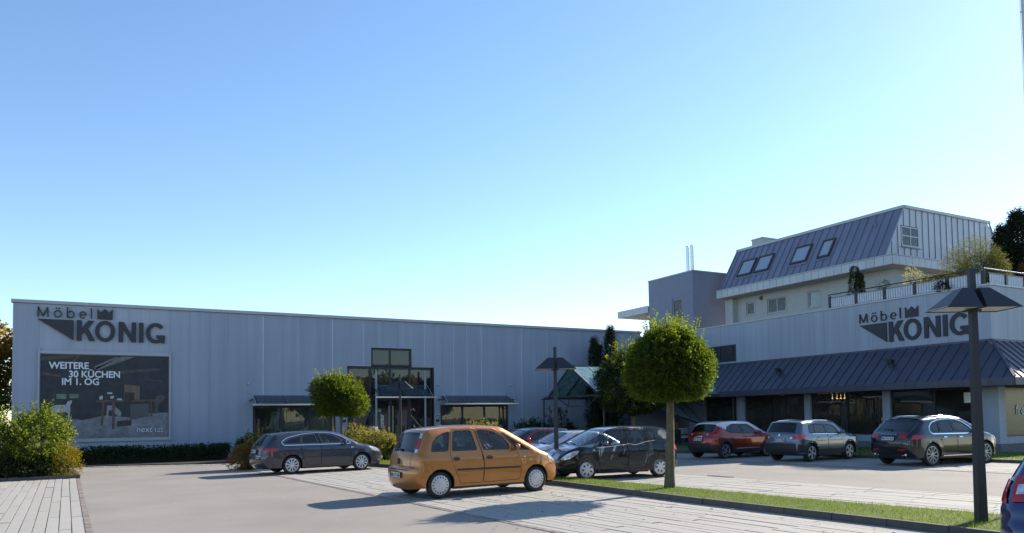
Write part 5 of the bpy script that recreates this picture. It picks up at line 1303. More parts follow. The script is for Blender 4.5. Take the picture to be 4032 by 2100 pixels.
def side_line(name, pts, wd, m, off):
    def f(s):
        for sd_ in (1, -1):
            b = MB(); q = densify(pts+pts[::-1][1:-1], .07)[:]
            q = [p for i, p in enumerate(densify(pts, .07)) if p[0] >= min(a[0] for a in pts)-1e-6]
            # densify closes the loop; keep the forward half only
            L = 0; fw = []
            for i in range(len(pts)-1):
                a, c = pts[i], pts[i+1]; k = max(1, int(math.hypot(c[0]-a[0], c[1]-a[1])/.07))
                fw += [(a[0]+(c[0]-a[0])*j/k, a[1]+(c[1]-a[1])*j/k) for j in range(k)]
            fw.append(pts[-1])
            for a, c in zip(fw, fw[1:]): b.bar(s.P(*a, sd_, off), s.P(*c, sd_, off), 0.008, wd, up=(0, 0, 1))
            b.build(name, m, s.root)
    return f
def rails(x0, x1, z, m, yy, arch=0.05):
    def f(s):
        for side in (1, -1):
            b = MB(); n = 14; pts = []
            for i in range(n+1):
                t = i/n; x = x0+(x1-x0)*t; zz = z(x)+arch*min(1, math.sin(PI*t)*3); pts.append((x, side*yy, zz))
            for p, q in zip(pts, pts[1:]): b.tube(p, q, 0.022, n=8, caps=False)
            b.build("roof_rail", m, s.root, smooth=60)
    return f
def ring_seam(x, z, r):
    def f(s):
        for side in (1, -1):
            b = MB(); n = 24
            for i in range(n):
                a0, a1 = 2*PI*i/n, 2*PI*(i+1)/n
                b.face([s.P(x+r_*math.cos(a), z+r_*math.sin(a), side, 0.0015) for a, r_ in ((a0, r), (a1, r), (a1, r+.007), (a0, r+.007))])
            b.build("fuel_flap_gap", mat("faint_gap", (0.05, 0.03, 0.015), 0.8, var=0), s.root, fix=False)
            if True: break
    return f
def antenna(x, v, L, back):
    def f(s):
        # base on the roof strip at longitudinal position x
        i = min(range(len(s.out)), key=lambda k: abs(s.out[k][0]-x)+(0 if s.out[k][1] > s.zb else 9))
        p = Vector(s.strip(i, v)); b = MB(); d = Vector((-back, 0, 1)).normalized()
        b.tube(p-d*0.02, p+d*0.05, 0.014, 0.010, 8); b.tube(p+d*0.05, p+d*L, 0.006, 0.003, 6); b.build("antenna", blackp, s.root)
    return f
def wiper_front(s):
    a = s.sp['ws'][1]*s.sub
    for v0, v1 in ((0.55, -0.05), (-0.05, -0.6)):
        p, q = Vector(s.strip(a-0.5, v0, 0.02)), Vector(s.strip(a-1.6, v1, 0.015)); b = MB(); b.bar(p, q, 0.02, 0.02); b.build("wiper", blackp, s.root)
def wiper_rear(s):
    a = s.sp['rw'][0]*s.sub; p, q = Vector(s.strip(a+0.4, 0.0, 0.02)), Vector(s.strip(a+1.3, 0.5, 0.012)); b = MB(); b.bar(p, q, 0.02, 0.02); b.ball(p, 0.035, 8, 5); b.build("wiper", blackp, s.root)
def side(name, poly, m, off=0.004, r=0.03): return lambda s: s.side_part(name, poly, m() if callable(m) else m, off, r=r)
def strp(name, k0, k1, v0, v1, m, off=0.004, both=False): return lambda s: s.strip_part(name, k0, k1, v0, v1, m, off, both)
def plate(k, text, v=0.0, **kw): return lambda s: s.plate(k, v, text, **kw)
def repeater(x, z, w, h, m): return side("side_repeater", [(x-w/2, z-h/2), (x+w/2, z-h/2), (x+w/2, z+h/2), (x-w/2, z+h/2)], m, 0.006, 0.01)
def emblem_ring(k, r, m):
    def f(s):
        p = Vector(s.strip(k*s.sub, 0, 0.02)); p2 = Vector(s.strip(k*s.sub+.4, 0, .02)); u = (p2-p).normalized(); b = MB(); n = 20; w_ = Vector((0, 1, 0)); nrm_ = u.cross(w_).normalized()*0.01
        for i in range(n):
            a0, a1 = 2*PI*i/n, 2*PI*(i+1)/n
            b.tube(p+w_*r*math.cos(a0)+u*r*math.sin(a0), p+w_*r*math.cos(a1)+u*r*math.sin(a1), 0.010, n=6, caps=False)
        b.bar(p-w_*r*1.15+u*r*.15, p+w_*.02, 0.014, 0.02); b.bar(p-w_*.02, p+w_*r*1.15-u*r*.15, 0.014, 0.02)
        b.build("emblem", chrome, s.root)
    return f
def emblem_poly(k, pts, m):
    def f(s):
        p = Vector(s.strip(k*s.sub, 0, 0.012)); p2 = Vector(s.strip(k*s.sub+.5, 0, .012)); u = (p2-p).normalized()
        if u.z < 0: u = -u
        sg = -1 if p.x < 0 else 1; w_ = Vector((0, sg, 0)); n_ = w_.cross(u)
        b = MB(); b.prism(pts, lambda a, c, d: p+w_*a+u*c+n_*d, 0.01); b.build("emblem", m, s.root)
    return f
def badge_text(k, text, size, m, width):
    def f(s):
        p = Vector(s.strip(k*s.sub, 0, 0.012)); p2 = Vector(s.strip(k*s.sub+.5, 0, .012)); u = (p2-p).normalized()
        if u.z < 0: u = -u
        sg = -1 if p.x < 0 else 1; w_ = Vector((0, sg, 0)); n_ = w_.cross(u)
        t = text_mesh(text, size, 0.002, 0.002, 1.6); mx = max(v.co.x for v in t.vertices)
        xform(t, lambda a, c, d: tuple(p+w_*(a/mx-0.5)*width+u*c+n_*d)); obj("lettering", t, m, s.root)
    return f
def exhaust(x, y, z, r=0.03):
    def f(s): b = MB(); b.tube((x, y, z), (x+.25, y, z), r, n=10); b.build("exhaust_pipe", chrome if r > .035 else silverd, s.root, smooth=40)
    return f

orange = paint("orange", (0.42, 0.165, 0.035), 0.45, 0.42, 0.06)
mer_a = dict(wb=2.63, W=0.845, wr=0.305, belt=1.03, tumble=15, paint=orange, sill=0.25, front=(0.85, 0.24), rear=(0.42, 0.10), rv=0.80,
    outline=[(-1.83,.24),(-1.91,.36),(-1.935,.55),(-1.915,.675),(-1.875,.73),(-1.85,.90),(-1.80,1.03),(-1.60,1.46),(-1.50,1.545),(-1.0,1.60),(-.35,1.625),(.25,1.60),(.50,1.545),(1.0,1.275),(1.42,1.035),(1.72,.92),(1.95,.78),(2.06,.64),(2.105,.50),(2.10,.34),(2.02,.22)],
    rw=(6, 7), ws=(12, 14), cowl=(1.3, 1.06), mirror=(0.70, 1.06), seatx=-0.05,
    windows=[dict(p=[(-1.53,1.06),(-1.10,1.06),(-1.0,1.50),(-1.12,1.48),(-1.33,1.40),(-1.47,1.25)]), dict(p=[(-1.0,1.06),(-.33,1.06),(-.44,1.52),(-.90,1.52)]), dict(p=[(-.16,1.06),(.56,1.05),(.56,1.18),(.42,1.33),(.16,1.48),(-.08,1.52),(-.29,1.52)]), dict(p=[(.80,1.035),(1.15,1.02),(.95,1.15),(.40,1.45)], r=0.03)],
    doors=[[(-.19,.31),(.83,.33),(.88,.70),(.755,1.02),(.63,1.20),(.20,1.535),(-.33,1.555),(-.205,1.04),(-.155,.75)], [(-.80,.32),(-.21,.31),(-.175,.75),(-.225,1.04),(-.35,1.555),(-.95,1.55),(-1.05,1.08),(-1.04,.9),(-.95,.66)]],
    handles=[(-.02, .885), (-.90, .885)], oval=True, handlem=blackp,
    wheel=dict(key="a", kind='cover', n=16, rc=.81, hr=.105, ht=.05, pow=.5, flare=.2), rim=.70,
    extras=[side("side_moulding", [(-.90,.615),(.84,.60),(.84,.645),(-.90,.655)], blackp, .012, .01), ring_seam(-1.49, .87, .085), antenna(-1.35, 0.0, .42, 0.9), wiper_front, wiper_rear,
        strp("tail_light", 6.22, 6.72, .80, .955, redlens, .006, True), strp("reversing_light", 6.0, 6.22, .80, .955, clearlens, .006, True), strp("indicator_light", 6.72, 7.0, .80, .955, clearlens, .006, True), strp("rear_reflector", 3.25, 4.05, .74, .95, redlens, .006, True),
        plate(1.95, "MN OT 666"), strp("bumper_groove", 2.62, 2.75, -.75, .75, blackp, .003), strp("tailgate_gap", 3.9, 6.0, .735, .745, seamm, .002, True), strp("tailgate_gap", 3.88, 3.98, -.74, .74, seamm, .002),
        strp("headlight", 15.3, 16.7, .50, .95, clearlens, .006, True), side("headlight", [(1.66,.84),(1.80,.75),(1.96,.70),(2.0,.72),(1.88,.81),(1.72,.90)], clearlens, .005), strp("grille", 16.9, 17.5, -.5, .5, blackp, .004), strp("air_intake", 18.4, 19.2, -.6, .6, blackp, .004),
        repeater(.98, .86, .06, .03, clearlens), side("bumper_gap", [(1.72,.655),(2.04,.652),(2.04,.66),(1.72,.663)], seamm, .002, .002), exhaust(-1.95, .35, .27), emblem_poly(4.5, [(-.05,-.05),(.05,-.05),(.05,.05),(0,.09),(-.05,.05)], blackp)])
astra = dict(wb=2.685, W=0.905, wr=0.325, belt=1.03, tumble=20, paint=paint("graphite", (0.046, 0.046, 0.060), 0.5, 0.36), front=(0.9, 0.26), rear=(0.6, 0.16), sill=0.23,
    outline=[(-2.28,.25),(-2.37,.38),(-2.385,.60),(-2.36,.68),(-2.33,.80),(-2.26,1.00),(-1.95,1.37),(-1.80,1.43),(-1.2,1.48),(-.4,1.505),(.10,1.49),(.45,1.425),(.95,1.19),(1.30,1.015),(1.70,.935),(2.05,.82),(2.22,.70),(2.29,.55),(2.295,.38),(2.20,.22)],
    rw=(5, 6), ws=(11, 13), rwg=privacy, cowl=(1.2, 1.03), mirror=(.62, 1.03),
    windows=[dict(p=[(-1.60,1.075),(-1.02,1.075),(-.98,1.36),(-1.40,1.27),(-1.63,1.15)], g=privacy), dict(p=[(-.985,1.075),(-.36,1.075),(-.47,1.415),(-.94,1.37)], g=privacy), dict(p=[(-.20,1.075),(.52,1.075),(.50,1.22),(.20,1.36),(-.10,1.415),(-.33,1.415)]), dict(p=[(.60,1.075),(.86,1.075),(.60,1.235),(.57,1.235)], r=.02)],
    chrome_line=[(-1.64,1.045),(.93,1.045),(.56,1.285),(.2,1.405),(-.1,1.44),(-.5,1.44),(-1.0,1.39),(-1.5,1.285),(-1.71,1.14)],
    pillars=[[(-.345,1.08),(-.21,1.08),(-.34,1.41),(-.455,1.41)], [(-1.005,1.08),(-.995,1.08),(-.955,1.36),(-.965,1.36)]],
    doors=[[(-.26,.30),(.85,.30),(.90,.65),(.83,1.02),(.565,1.27),(.22,1.39),(-.1,1.435),(-.385,1.435),(-.25,1.04),(-.255,.9)], [(-.82,.30),(-.28,.30),(-.275,.9),(-.27,1.04),(-.405,1.435),(-.95,1.395),(-1.03,1.04),(-.98,.78)]],
    handles=[(.03, .91), (-.90, .92)], wheel=dict(key="b", kind='spoke', n=10, w0=.035, w1=.062), rim=.72,
    extras=[side("tail_light", [(-2.29,.80),(-1.98,.81),(-1.84,.93),(-2.0,.945),(-2.25,.96)], redlens, .005), strp("tail_light", 4.0, 4.8, .62, .97, redlens, .006, True), side("headlight", [(1.64,.865),(1.78,.745),(2.05,.685),(2.13,.72),(2.0,.81),(1.85,.855)], clearlens, .006), strp("headlight", 15.0, 15.9, .55, .95, clearlens, .006, True),
        repeater(.95, .89, .11, .035, clearlens), plate(4.0, "MN DU 357"), strp("rear_bumper_strip", 2.55, 2.7, -.9, .9, chrome, .004), strp("grille", 16.2, 16.8, -.5, .5, blackp, .005), strp("grille_bar", 15.95, 16.15, -.5, .5, chrome, .008), strp("air_intake", 17.5, 18.3, -.55, .55, blackp, .005), strp("fog_light", 17.3, 17.9, .62, .9, clearlens, .006, True), side("bumper_trim", [(2.02,.36),(2.16,.36),(2.16,.40),(2.02,.385)], chrome, .006, .01),
        antenna(-1.45, 0, .2, 1.0), wiper_front, wiper_rear, rails(-1.6, .25, lambda x: 1.46-.08*((x+.5)/1.2)**2, gloss_black, .56, .02), strp("tailgate_gap", 2.8, 2.9, -.8, .8, seamm, .002)])
mer_b = dict(wb=2.644, W=0.905, wr=0.33, belt=1.04, tumble=16, paint=paint("slate", (0.11, 0.115, 0.145), 0.15, 0.35), front=(0.95, 0.30), rear=(0.55, 0.16), sill=0.24,
    outline=[(-2.0,.25),(-2.08,.40),(-2.09,.62),(-2.07,.80),(-2.02,1.0),(-1.93,1.15),(-1.70,1.48),(-1.60,1.545),(-1.1,1.595),(-.4,1.615),(.15,1.59),(.5,1.52),(1.05,1.265),(1.50,1.04),(1.80,.945),(2.05,.80),(2.17,.64),(2.20,.45),(2.18,.32),(2.08,.22)],
    rw=(5, 6), ws=(11, 13), cowl=(1.38, 1.06), mirror=(.70, 1.07), rwg=privacy,
    windows=[dict(p=[(.80,1.06),(.69,1.055),(.685,1.28)], r=.02), dict(p=[(.60,1.03),(-.05,1.09),(-.06,1.52),(.25,1.495),(.45,1.42),(.61,1.30)]), dict(p=[(-.21,1.11),(-.35,1.075),(-.47,1.08),(-.80,1.16),(-.78,1.36),(-.62,1.525),(-.15,1.53)], g=privacy), dict(p=[(-.93,1.175),(-1.13,1.195),(-1.19,1.26),(-1.20,1.46),(-.78,1.51),(-.86,1.35)], g=privacy)],
    pillars=[[(-.065,1.10),(-.195,1.115),(-.14,1.525),(-.07,1.525)], [(-.815,1.165),(-.915,1.175),(-.85,1.36),(-.77,1.51),(-.64,1.52),(-.79,1.36)], [(.79,1.05),(1.05,.99),(.95,1.06),(.80,1.20)], [(.675,1.06),(.625,1.04),(.625,1.31),(.67,1.29)]],
    doors=[[(.86,.31),(-.10,.31),(-.14,.8),(-.095,1.07),(-.105,1.56),(.28,1.525),(.50,1.44),(.72,1.27),(.92,1.0),(.93,.7)], [(-.13,.31),(-.75,.31),(-.86,.66),(-.88,.85),(-.86,1.15),(-.83,1.40),(-.66,1.56),(-.13,1.56),(-.12,1.07),(-.165,.8)]],
    handles=[(-.02, .885), (-.37, .925)], wheel=dict(key="c", kind='cover', n=7, rc=.62, hr=.17, ht=.115, rot=.25), rim=.71,
    chrome_line=None,
    extras=[side_line("belt_trim", [(.92,.992),(.6,1.010),(-.05,1.070),(-.21,1.088),(-.35,1.052),(-.47,1.057),(-.80,1.135),(-1.15,1.175)], .016, chrome, .006),
        side("headlight", [(1.56,.925),(1.66,.80),(1.82,.70),(2.02,.64),(2.12,.65),(2.05,.745),(1.90,.845),(1.72,.91)], clearlens, .006), strp("headlight", 15.05, 16.0, .66, .96, clearlens, .006, True), strp("grille_bar", 15.35, 15.75, -.56, .56, chrome, .010), strp("grille", 15.8, 16.5, -.5, .5, blackp, .005), emblem_ring(15.55, .055, chrome), strp("air_intake", 17.0, 17.9, -.6, .6, blackp, .005), plate(16.75, "MN SK 215", off=.02),
        side("tail_light", [(-1.70,1.10),(-1.90,1.13),(-2.0,.99),(-2.035,.84),(-1.93,.86)], brightred, .006), strp("tail_light", 3.3, 4.6, .80, .97, brightred, .006, True), repeater(1.08, .92, .07, .035, clearlens), wiper_front, strp("rear_spoiler", 7.0, 7.4, -.8, .8, MATS["paint_slate"], .03), ring_seam(-1.5, .98, .08)])
captur = dict(wb=2.606, W=0.889, wr=0.335, belt=1.02, tumble=19, paint=paint("flame_red", (0.27, 0.030, 0.012), 0.5, 0.33), roof=paint("ivory", (0.62, 0.62, 0.60), 0.1, 0.3), sill=0.28, front=(0.85, 0.26), rear=(0.6, 0.18), rv=.82,
    roofz=lambda x: (1.20 if x > -1.15 else 1.20+(-1.15-x)*0.45) if x < 0.2 else 1.20-(x-.2)*0.16,
    outline=[(-1.86,.30),(-1.95,.42),(-1.985,.65),(-1.96,.85),(-1.90,1.0),(-1.82,1.09),(-1.50,1.42),(-1.42,1.48),(-1.0,1.535),(-.3,1.566),(.25,1.54),(.50,1.48),(1.0,1.22),(1.36,1.04),(1.75,.965),(1.98,.85),(2.09,.68),(2.13,.50),(2.10,.34),(2.0,.24)],
    rw=(5, 6), ws=(11, 13), cowl=(1.25, 1.05), mirror=(.68, 1.04), rwg=privacy,
    windows=[dict(p=[(-1.22,1.17),(-.95,1.09),(-.25,1.06),(-.33,1.43),(-.8,1.43),(-1.10,1.35)], g=privacy), dict(p=[(-.17,1.055),(.62,1.03),(.58,1.15),(.40,1.29),(.15,1.41),(-.26,1.43)]), dict(p=[(.70,1.03),(.96,1.02),(.68,1.20),(.665,1.19)], r=.02)],
    pillars=[[(-.255,1.06),(-.175,1.06),(-.255,1.43),(-.335,1.43)]],
    doors=[[(-.20,.36),(.84,.36),(.90,.7),(.82,.995),(.60,1.23),(.2,1.44),(-.27,1.46),(-.195,1.03)], [(-.76,.42),(-.24,.36),(-.21,1.03),(-.29,1.46),(-.8,1.455),(-1.0,1.05),(-.93,.80)]],
    handles=[(.02, .90), (-.78, .93)], cladding=.15, wheel=dict(key="d", kind='swirl', n=5, m=silverd), rim=.74,
    extras=[strp("rear_bumper", 0, 2.05, -1, 1, blackp, .006), side("rear_bumper", [(-1.93,.36),(-1.65,.36),(-1.60,.60),(-1.955,.60)], blackp, .006), strp("tail_light", 3.55, 4.45, .58, .97, redlens, .006, True), strp("reversing_light", 3.8, 4.25, .60, .74, clearlens, .009, True), side("tail_light", [(-1.93,.93),(-1.72,.98),(-1.60,1.03),(-1.72,1.05),(-1.87,1.03)], brightred, .005), plate(2.75, "MN QD 420"), strp("tailgate_bar", 3.28, 3.5, -.36, .36, chrome, .02), emblem_poly(4.1, [(0,-.07),(.045,0),(0,.07),(-.045,0)], chrome),
        side("sill_strip", [(-.72,.40),(.75,.415),(.75,.43),(-.60,.45),(-.72,.42)], chrome, .014, .006), wiper_front, antenna(-1.1, 0, .16, .8), strp("headlight", 15.0, 15.9, .5, .95, clearlens, .006, True), strp("rear_spoiler", 7.0, 7.3, -.8, .8, MATS["paint_ivory"], .03)])
vitara = dict(wb=2.5, W=0.887, wr=0.345, belt=1.06, tumble=15, paint=paint("steel_grey", (0.13, 0.145, 0.175), 0.6, 0.3), sill=0.30, front=(0.7, 0.2), rear=(0.4, 0.10), rv=.86,
    outline=[(-1.95,.32),(-2.02,.45),(-2.04,.70),(-2.02,.80),(-1.98,1.03),(-1.94,1.12),(-1.72,1.50),(-1.64,1.555),(-1.1,1.595),(-.4,1.605),(.25,1.58),(.48,1.53),(.90,1.275),(1.18,1.09),(1.55,1.035),(1.95,.95),(2.08,.80),(2.13,.55),(2.10,.38),(2.0,.27)],
    rw=(5, 6), ws=(11, 13), cowl=(1.08, 1.10), mirror=(.62, 1.08), rwg=privacy,
    windows=[dict(p=[(-1.36,1.12),(-.25,1.10),(-.33,1.46),(-1.0,1.47),(-1.30,1.43)], g=privacy), dict(p=[(-.17,1.095),(.60,1.08),(.45,1.25),(.18,1.42),(-.25,1.46)])],
    pillars=[[(-.255,1.10),(-.175,1.10),(-.255,1.46),(-.335,1.46)]],
    doors=[[(-.20,.38),(.74,.38),(.80,.7),(.70,1.07),(.50,1.26),(.2,1.455),(-.27,1.49),(-.195,1.06)], [(-.72,.42),(-.24,.38),(-.21,1.06),(-.285,1.49),(-.95,1.49),(-1.02,1.07),(-.93,.84)]],
    handles=[(.0, .93), (-.80, .95)], cladding=.18, wheel=dict(key="e", kind='spoke', n=5, w0=.06, w1=.12, m=silverd), rim=.70,
    extras=[rails(-1.55, .30, lambda x: 1.575-.045*((x+.5)/1.1)**2, chrome, .60, .035), side("belt_trim", [(-1.15,1.075),(.62,1.05),(.62,1.066),(-1.15,1.092)], chrome, .008, .004), strp("rear_bumper", 0, 2.3, -1, 1, blackp, .008), side("rear_bumper", [(-2.0,.38),(-1.66,.38),(-1.60,.60),(-2.02,.70)], blackp, .006),
        strp("tail_light", 3.25, 3.95, .66, .97, redlens, .008, True), strp("reversing_light", 3.4, 3.75, .66, .78, clearlens, .011, True), side("tail_light", [(-2.0,.86),(-1.82,.90),(-1.56,1.02),(-1.60,1.085),(-1.96,1.075)], brightred, .007), plate(3.15, "MN LI 784"), strp("plate_recess", 3.02, 3.4, -.44, .44, MATS["paint_steel_grey"], .003), emblem_poly(4.0, [(-.05,0),(0,.05),(.05,.02),(.02,0),(.05,-.01),(0,-.06),(-.05,-.02),(-.02,0)], chrome), strp("tailgate_gap", 2.6, 2.7, -.8, .8, seamm, .003), strp("headlight", 15.2, 16.2, .55, .95, clearlens, .006, True), wiper_front, antenna(-1.4, 0, .14, 1.0), strp("spare_badge", 2.85, 3.0, .5, .58, blackp, .006)])
cayenne = dict(wb=2.895, W=0.965, wr=0.385, belt=1.11, tumble=20, paint=paint("black", (0.010, 0.011, 0.016), 0.2, 0.22, 0.05), sill=0.30, front=(0.95, 0.28), rear=(0.7, 0.22), rv=.84,
    outline=[(-2.25,.30),(-2.36,.45),(-2.42,.72),(-2.39,.95),(-2.32,1.08),(-2.22,1.17),(-1.74,1.53),(-1.68,1.60),(-1.1,1.665),(-.4,1.69),(.2,1.665),(.50,1.60),(1.05,1.34),(1.48,1.13),(1.90,1.045),(2.20,.90),(2.36,.72),(2.42,.55),(2.40,.38),(2.28,.26)],
    rw=(5, 6), ws=(11, 13), cowl=(1.38, 1.14), mirror=(.74, 1.13), rwg=privacy,
    windows=[dict(p=[(-1.45,1.19),(-1.30,1.155),(-.98,1.155),(-.95,1.52),(-1.22,1.45),(-1.42,1.33)], g=privacy), dict(p=[(-.92,1.155),(-.22,1.155),(-.32,1.555),(-.89,1.53)], g=privacy), dict(p=[(-.10,1.155),(.80,1.14),(.62,1.29),(.28,1.475),(-.21,1.555)])],
    chrome_line=[(-1.40,1.115),(.84,1.10),(.64,1.31),(.29,1.505),(-.1,1.585),(-.5,1.585),(-.95,1.555),(-1.3,1.47),(-1.49,1.30),(-1.49,1.17)],
    pillars=[[(-.215,1.16),(-.105,1.16),(-.215,1.55),(-.315,1.55)], [(-.975,1.16),(-.925,1.16),(-.90,1.525),(-.945,1.52)]],
    doors=[[(-.14,.40),(.92,.40),(.97,.75),(.83,1.08),(.62,1.29),(.29,1.49),(-.24,1.58),(-.13,1.10)], [(-.80,.44),(-.18,.40),(-.15,1.10),(-.26,1.58),(-.93,1.55),(-1.06,1.12),(-.98,.90)]],
    handles=[(.02, .97), (-.80, .98)], handlem=chrome, wheel=dict(key="f", kind='twin', n=10, da=.07, m=silverd), rim=.76,
    extras=[rails(-1.45, .30, lambda x: 1.635-.05*((x+.55)/1.0)**2, chrome, .62, .075), strp("rear_spoiler", 6.7, 7.5, -.86, .86, gloss_black, .05), side("tail_light", [(-2.33,.90),(-1.95,.95),(-1.80,1.02),(-2.0,1.07),(-2.26,1.08)], redlens, .005), strp("tail_light", 3.0, 4.0, .55, .97, redlens, .006, True), plate(2.85, "MN PW 900"), badge_text(3.6, "PORSCHE", .055, chrome, .62), strp("rear_reflector", 1.4, 1.6, .55, .9, redlens, .006, True), strp("bumper_step", 2.1, 2.2, -.8, .8, blackp, .006), strp("rear_diffuser", 0, 1.0, -.7, .7, blackp, .006), exhaust(-2.38, .48, .40, .04), exhaust(-2.38, .60, .40, .04), exhaust(-2.38, -.48, .40, .04), exhaust(-2.38, -.60, .40, .04), side("side_step", [(-.95,.33),(.95,.33),(.95,.36),(-.95,.36)], chrome, .03, .01), strp("headlight", 14.9, 15.8, .55, .95, clearlens, .006, True), side("headlight", [(1.85,.95),(2.0,.82),(2.24,.78),(2.26,.84),(2.05,.94)], clearlens, .005), wiper_front, wiper_rear])
silver = dict(wb=2.56, W=0.865, wr=0.31, belt=.98, tumble=22, paint=paint("silver", (0.42, 0.43, 0.46), 0.6, 0.3), sill=0.22, front=(0.9, 0.27), rear=(0.7, 0.2),
    outline=[(-1.95,.25),(-2.05,.38),(-2.07,.60),(-2.05,.85),(-1.98,.97),(-1.70,1.05),(-1.15,1.32),(-.9,1.38),(-.4,1.42),(.05,1.405),(.35,1.35),(.85,1.12),(1.22,.965),(1.65,.875),(1.95,.76),(2.08,.62),(2.12,.48),(2.10,.32),(2.0,.20)],
    rw=(5, 6), ws=(10, 12), cowl=(1.1, .98), mirror=(.58, .98), rv=.9,
    windows=[dict(p=[(-1.25,1.05),(-.95,1.02),(-.20,1.01),(-.30,1.335),(-.75,1.325),(-1.0,1.25)]), dict(p=[(-.12,1.01),(.58,1.0),(.30,1.21),(.10,1.31),(-.22,1.335)])],
    doors=[[(-.15,.28),(.80,.28),(.84,.6),(.74,.97),(.40,1.22),(.14,1.34),(-.24,1.36),(-.14,.98)], [(-.72,.30),(-.18,.28),(-.17,.98),(-.27,1.36),(-.78,1.35),(-1.0,1.0),(-.92,.74)]],
    handles=[(.02, .86), (-.75, .87)], wheel=dict(key="g", kind='spoke', n=7, w0=.05, w1=.07), rim=.68,
    extras=[strp("headlight", 13.6, 14.8, .52, .95, clearlens, .006, True), side("headlight", [(1.60,.82),(1.75,.70),(1.98,.64),(2.0,.68),(1.8,.80)], clearlens, .005), strp("grille", 14.9, 15.5, -.5, .5, blackp, .005), plate(16.0, "MN EH 73"), wiper_front, antenna(.15, 0, .1, .5)])
redc = dict(wb=2.45, W=0.86, wr=0.32, belt=1.0, tumble=19, paint=paint("cherry_red", (0.42, 0.012, 0.014), 0.25, 0.3), roof=paint("roof_black", (0.012, 0.013, 0.017), 0.3, 0.25), sill=0.24, front=(0.8, 0.25), rear=(0.55, 0.17),
    roofz=lambda x: 1.06 if x > -1.0 else 1.06+(-1.0-x)*0.62,
    outline=[(-1.75,.27),(-1.85,.40),(-1.88,.62),(-1.86,.85),(-1.80,1.0),(-1.72,1.10),(-1.42,1.38),(-1.33,1.435),(-.9,1.47),(-.3,1.49),(.2,1.465),(.45,1.40),(.92,1.17),(1.25,1.0),(1.62,.93),(1.88,.80),(2.0,.64),(2.04,.48),(2.02,.33),(1.92,.22)],
    rw=(5, 6), ws=(11, 13), cowl=(1.15, 1.02), mirror=(.60, 1.02), rwg=privacy,
    windows=[dict(p=[(-1.20,1.18),(-1.02,1.12),(-.90,1.36),(-1.05,1.33)], r=.02), dict(p=[(-.93,1.09),(-.22,1.04),(-.30,1.38),(-.82,1.37)]), dict(p=[(-.14,1.03),(.60,1.01),(.36,1.24),(.14,1.35),(-.22,1.385)])],
    doors=[[(-.17,.30),(.78,.30),(.84,.65),(.76,.97),(.46,1.24),(.18,1.385),(-.24,1.415),(-.165,1.0)], [(-.72,.34),(-.20,.30),(-.185,1.0),(-.26,1.415),(-.85,1.40),(-1.0,1.05),(-.9,.76)]],
    handles=[(.02, .88), (-.72, .92)], wheel=dict(key="g2", kind='spoke', n=7, w0=.05, w1=.07), rim=.70,
    extras=[side("tail_light", [(-1.80,.92),(-1.58,.95),(-1.60,1.03),(-1.76,1.04)], brightred, .006), strp("headlight", 14.6, 15.6, .52, .95, clearlens, .006, True), strp("rear_spoiler", 6.9, 7.4, -.82, .82, MATS["paint_roof_black"], .03), wiper_front, antenna(-.9, 0, .1, 1.0)])
blue = dict(wb=2.49, W=0.86, wr=0.31, belt=.98, tumble=18, paint=paint("deep_blue", (0.014, 0.026, 0.095), 0.4, 0.3), sill=0.24, front=(0.8, 0.25), rear=(0.6, 0.20), rv=.8,
    outline=[(-1.80,.26),(-1.92,.40),(-1.95,.62),(-1.90,.76),(-1.86,.90),(-1.76,1.08),(-1.42,1.40),(-1.33,1.45),(-.9,1.48),(-.3,1.49),(.2,1.465),(.45,1.40),(.92,1.17),(1.25,1.0),(1.62,.93),(1.88,.80),(2.0,.64),(2.04,.48),(2.02,.33),(1.92,.22)],
    rw=(5, 6), ws=(11, 13), cowl=(1.15, 1.02), mirror=(.60, 1.02),
    windows=[dict(p=[(-.95,1.06),(-.22,1.03),(-.30,1.38),(-.82,1.37)]), dict(p=[(-.14,1.03),(.60,1.01),(.36,1.24),(.14,1.35),(-.22,1.385)])],
    doors=[[(-.17,.30),(.78,.30),(.84,.65),(.76,.97),(.46,1.24),(.18,1.385),(-.24,1.415),(-.165,1.0)], [(-.72,.34),(-.20,.30),(-.185,1.0),(-.26,1.415),(-.85,1.40),(-1.0,1.05),(-.9,.76)]],
    handles=[(.02, .88), (-.72, .92)], wheel=dict(key="h", kind='spoke', n=7, w0=.05, w1=.07), rim=.70,
    extras=[strp("tail_light", 4.1, 5.25, .62, .99, redlens, .02, True), side("tail_light", [(-1.85,.90),(-1.62,.93),(-1.52,1.04),(-1.58,1.13),(-1.70,1.13)], redlens, .012), strp("reversing_light", 4.5, 4.95, .66, .92, clearlens, .03, True), plate(3.4, "MN LA 58"), wiper_rear, strp("tailgate_gap", 3.0, 5.0, .64, .65, seamm, .003, True)])
Car("parked_car", "orange compact people carrier with plain wheel covers beside the tree shadow", (8.10, 16.99), 4.6, 1.012, mer_a).build()
Car("parked_car", "graphite estate car with chrome window line in front of the hall window", (6.95, 27.40), 7.7, 0.957, astra).build()
Car("parked_car", "dark grey high roofed hatchback facing left beside the slim lamp post", (13.52, 18.74), 174.0, 0.93, mer_b).build()
Car("parked_car", "silver low car half hidden behind the dark grey hatchback", (13.95, 21.75), 181.0, 0.95, silver).build()
Car("parked_car", "bright red hatchback with black roof behind the orange car's bonnet", (14.15, 24.7), 181.0, 0.95, redc).build()
Car("parked_car", "dull red crossover with white roof, furthest left by the showroom", (23.88, 24.24), 3.4, 0.979, captur).build()
Car("parked_car", "steel grey off-roader with silver roof rails between red and black cars", (24.68, 20.71), 5.0, 0.966, vitara).build()
Car("parked_car", "large glossy black off-roader with chrome rails beside the tall lamp post", (25.94, 16.50), -3.0, 0.979, cayenne).build()
Car("parked_car", "deep blue car cut off at the picture's lower corner, only its tail light showing", (9.87, 3.82), 4.0, 1.0, blue).build()
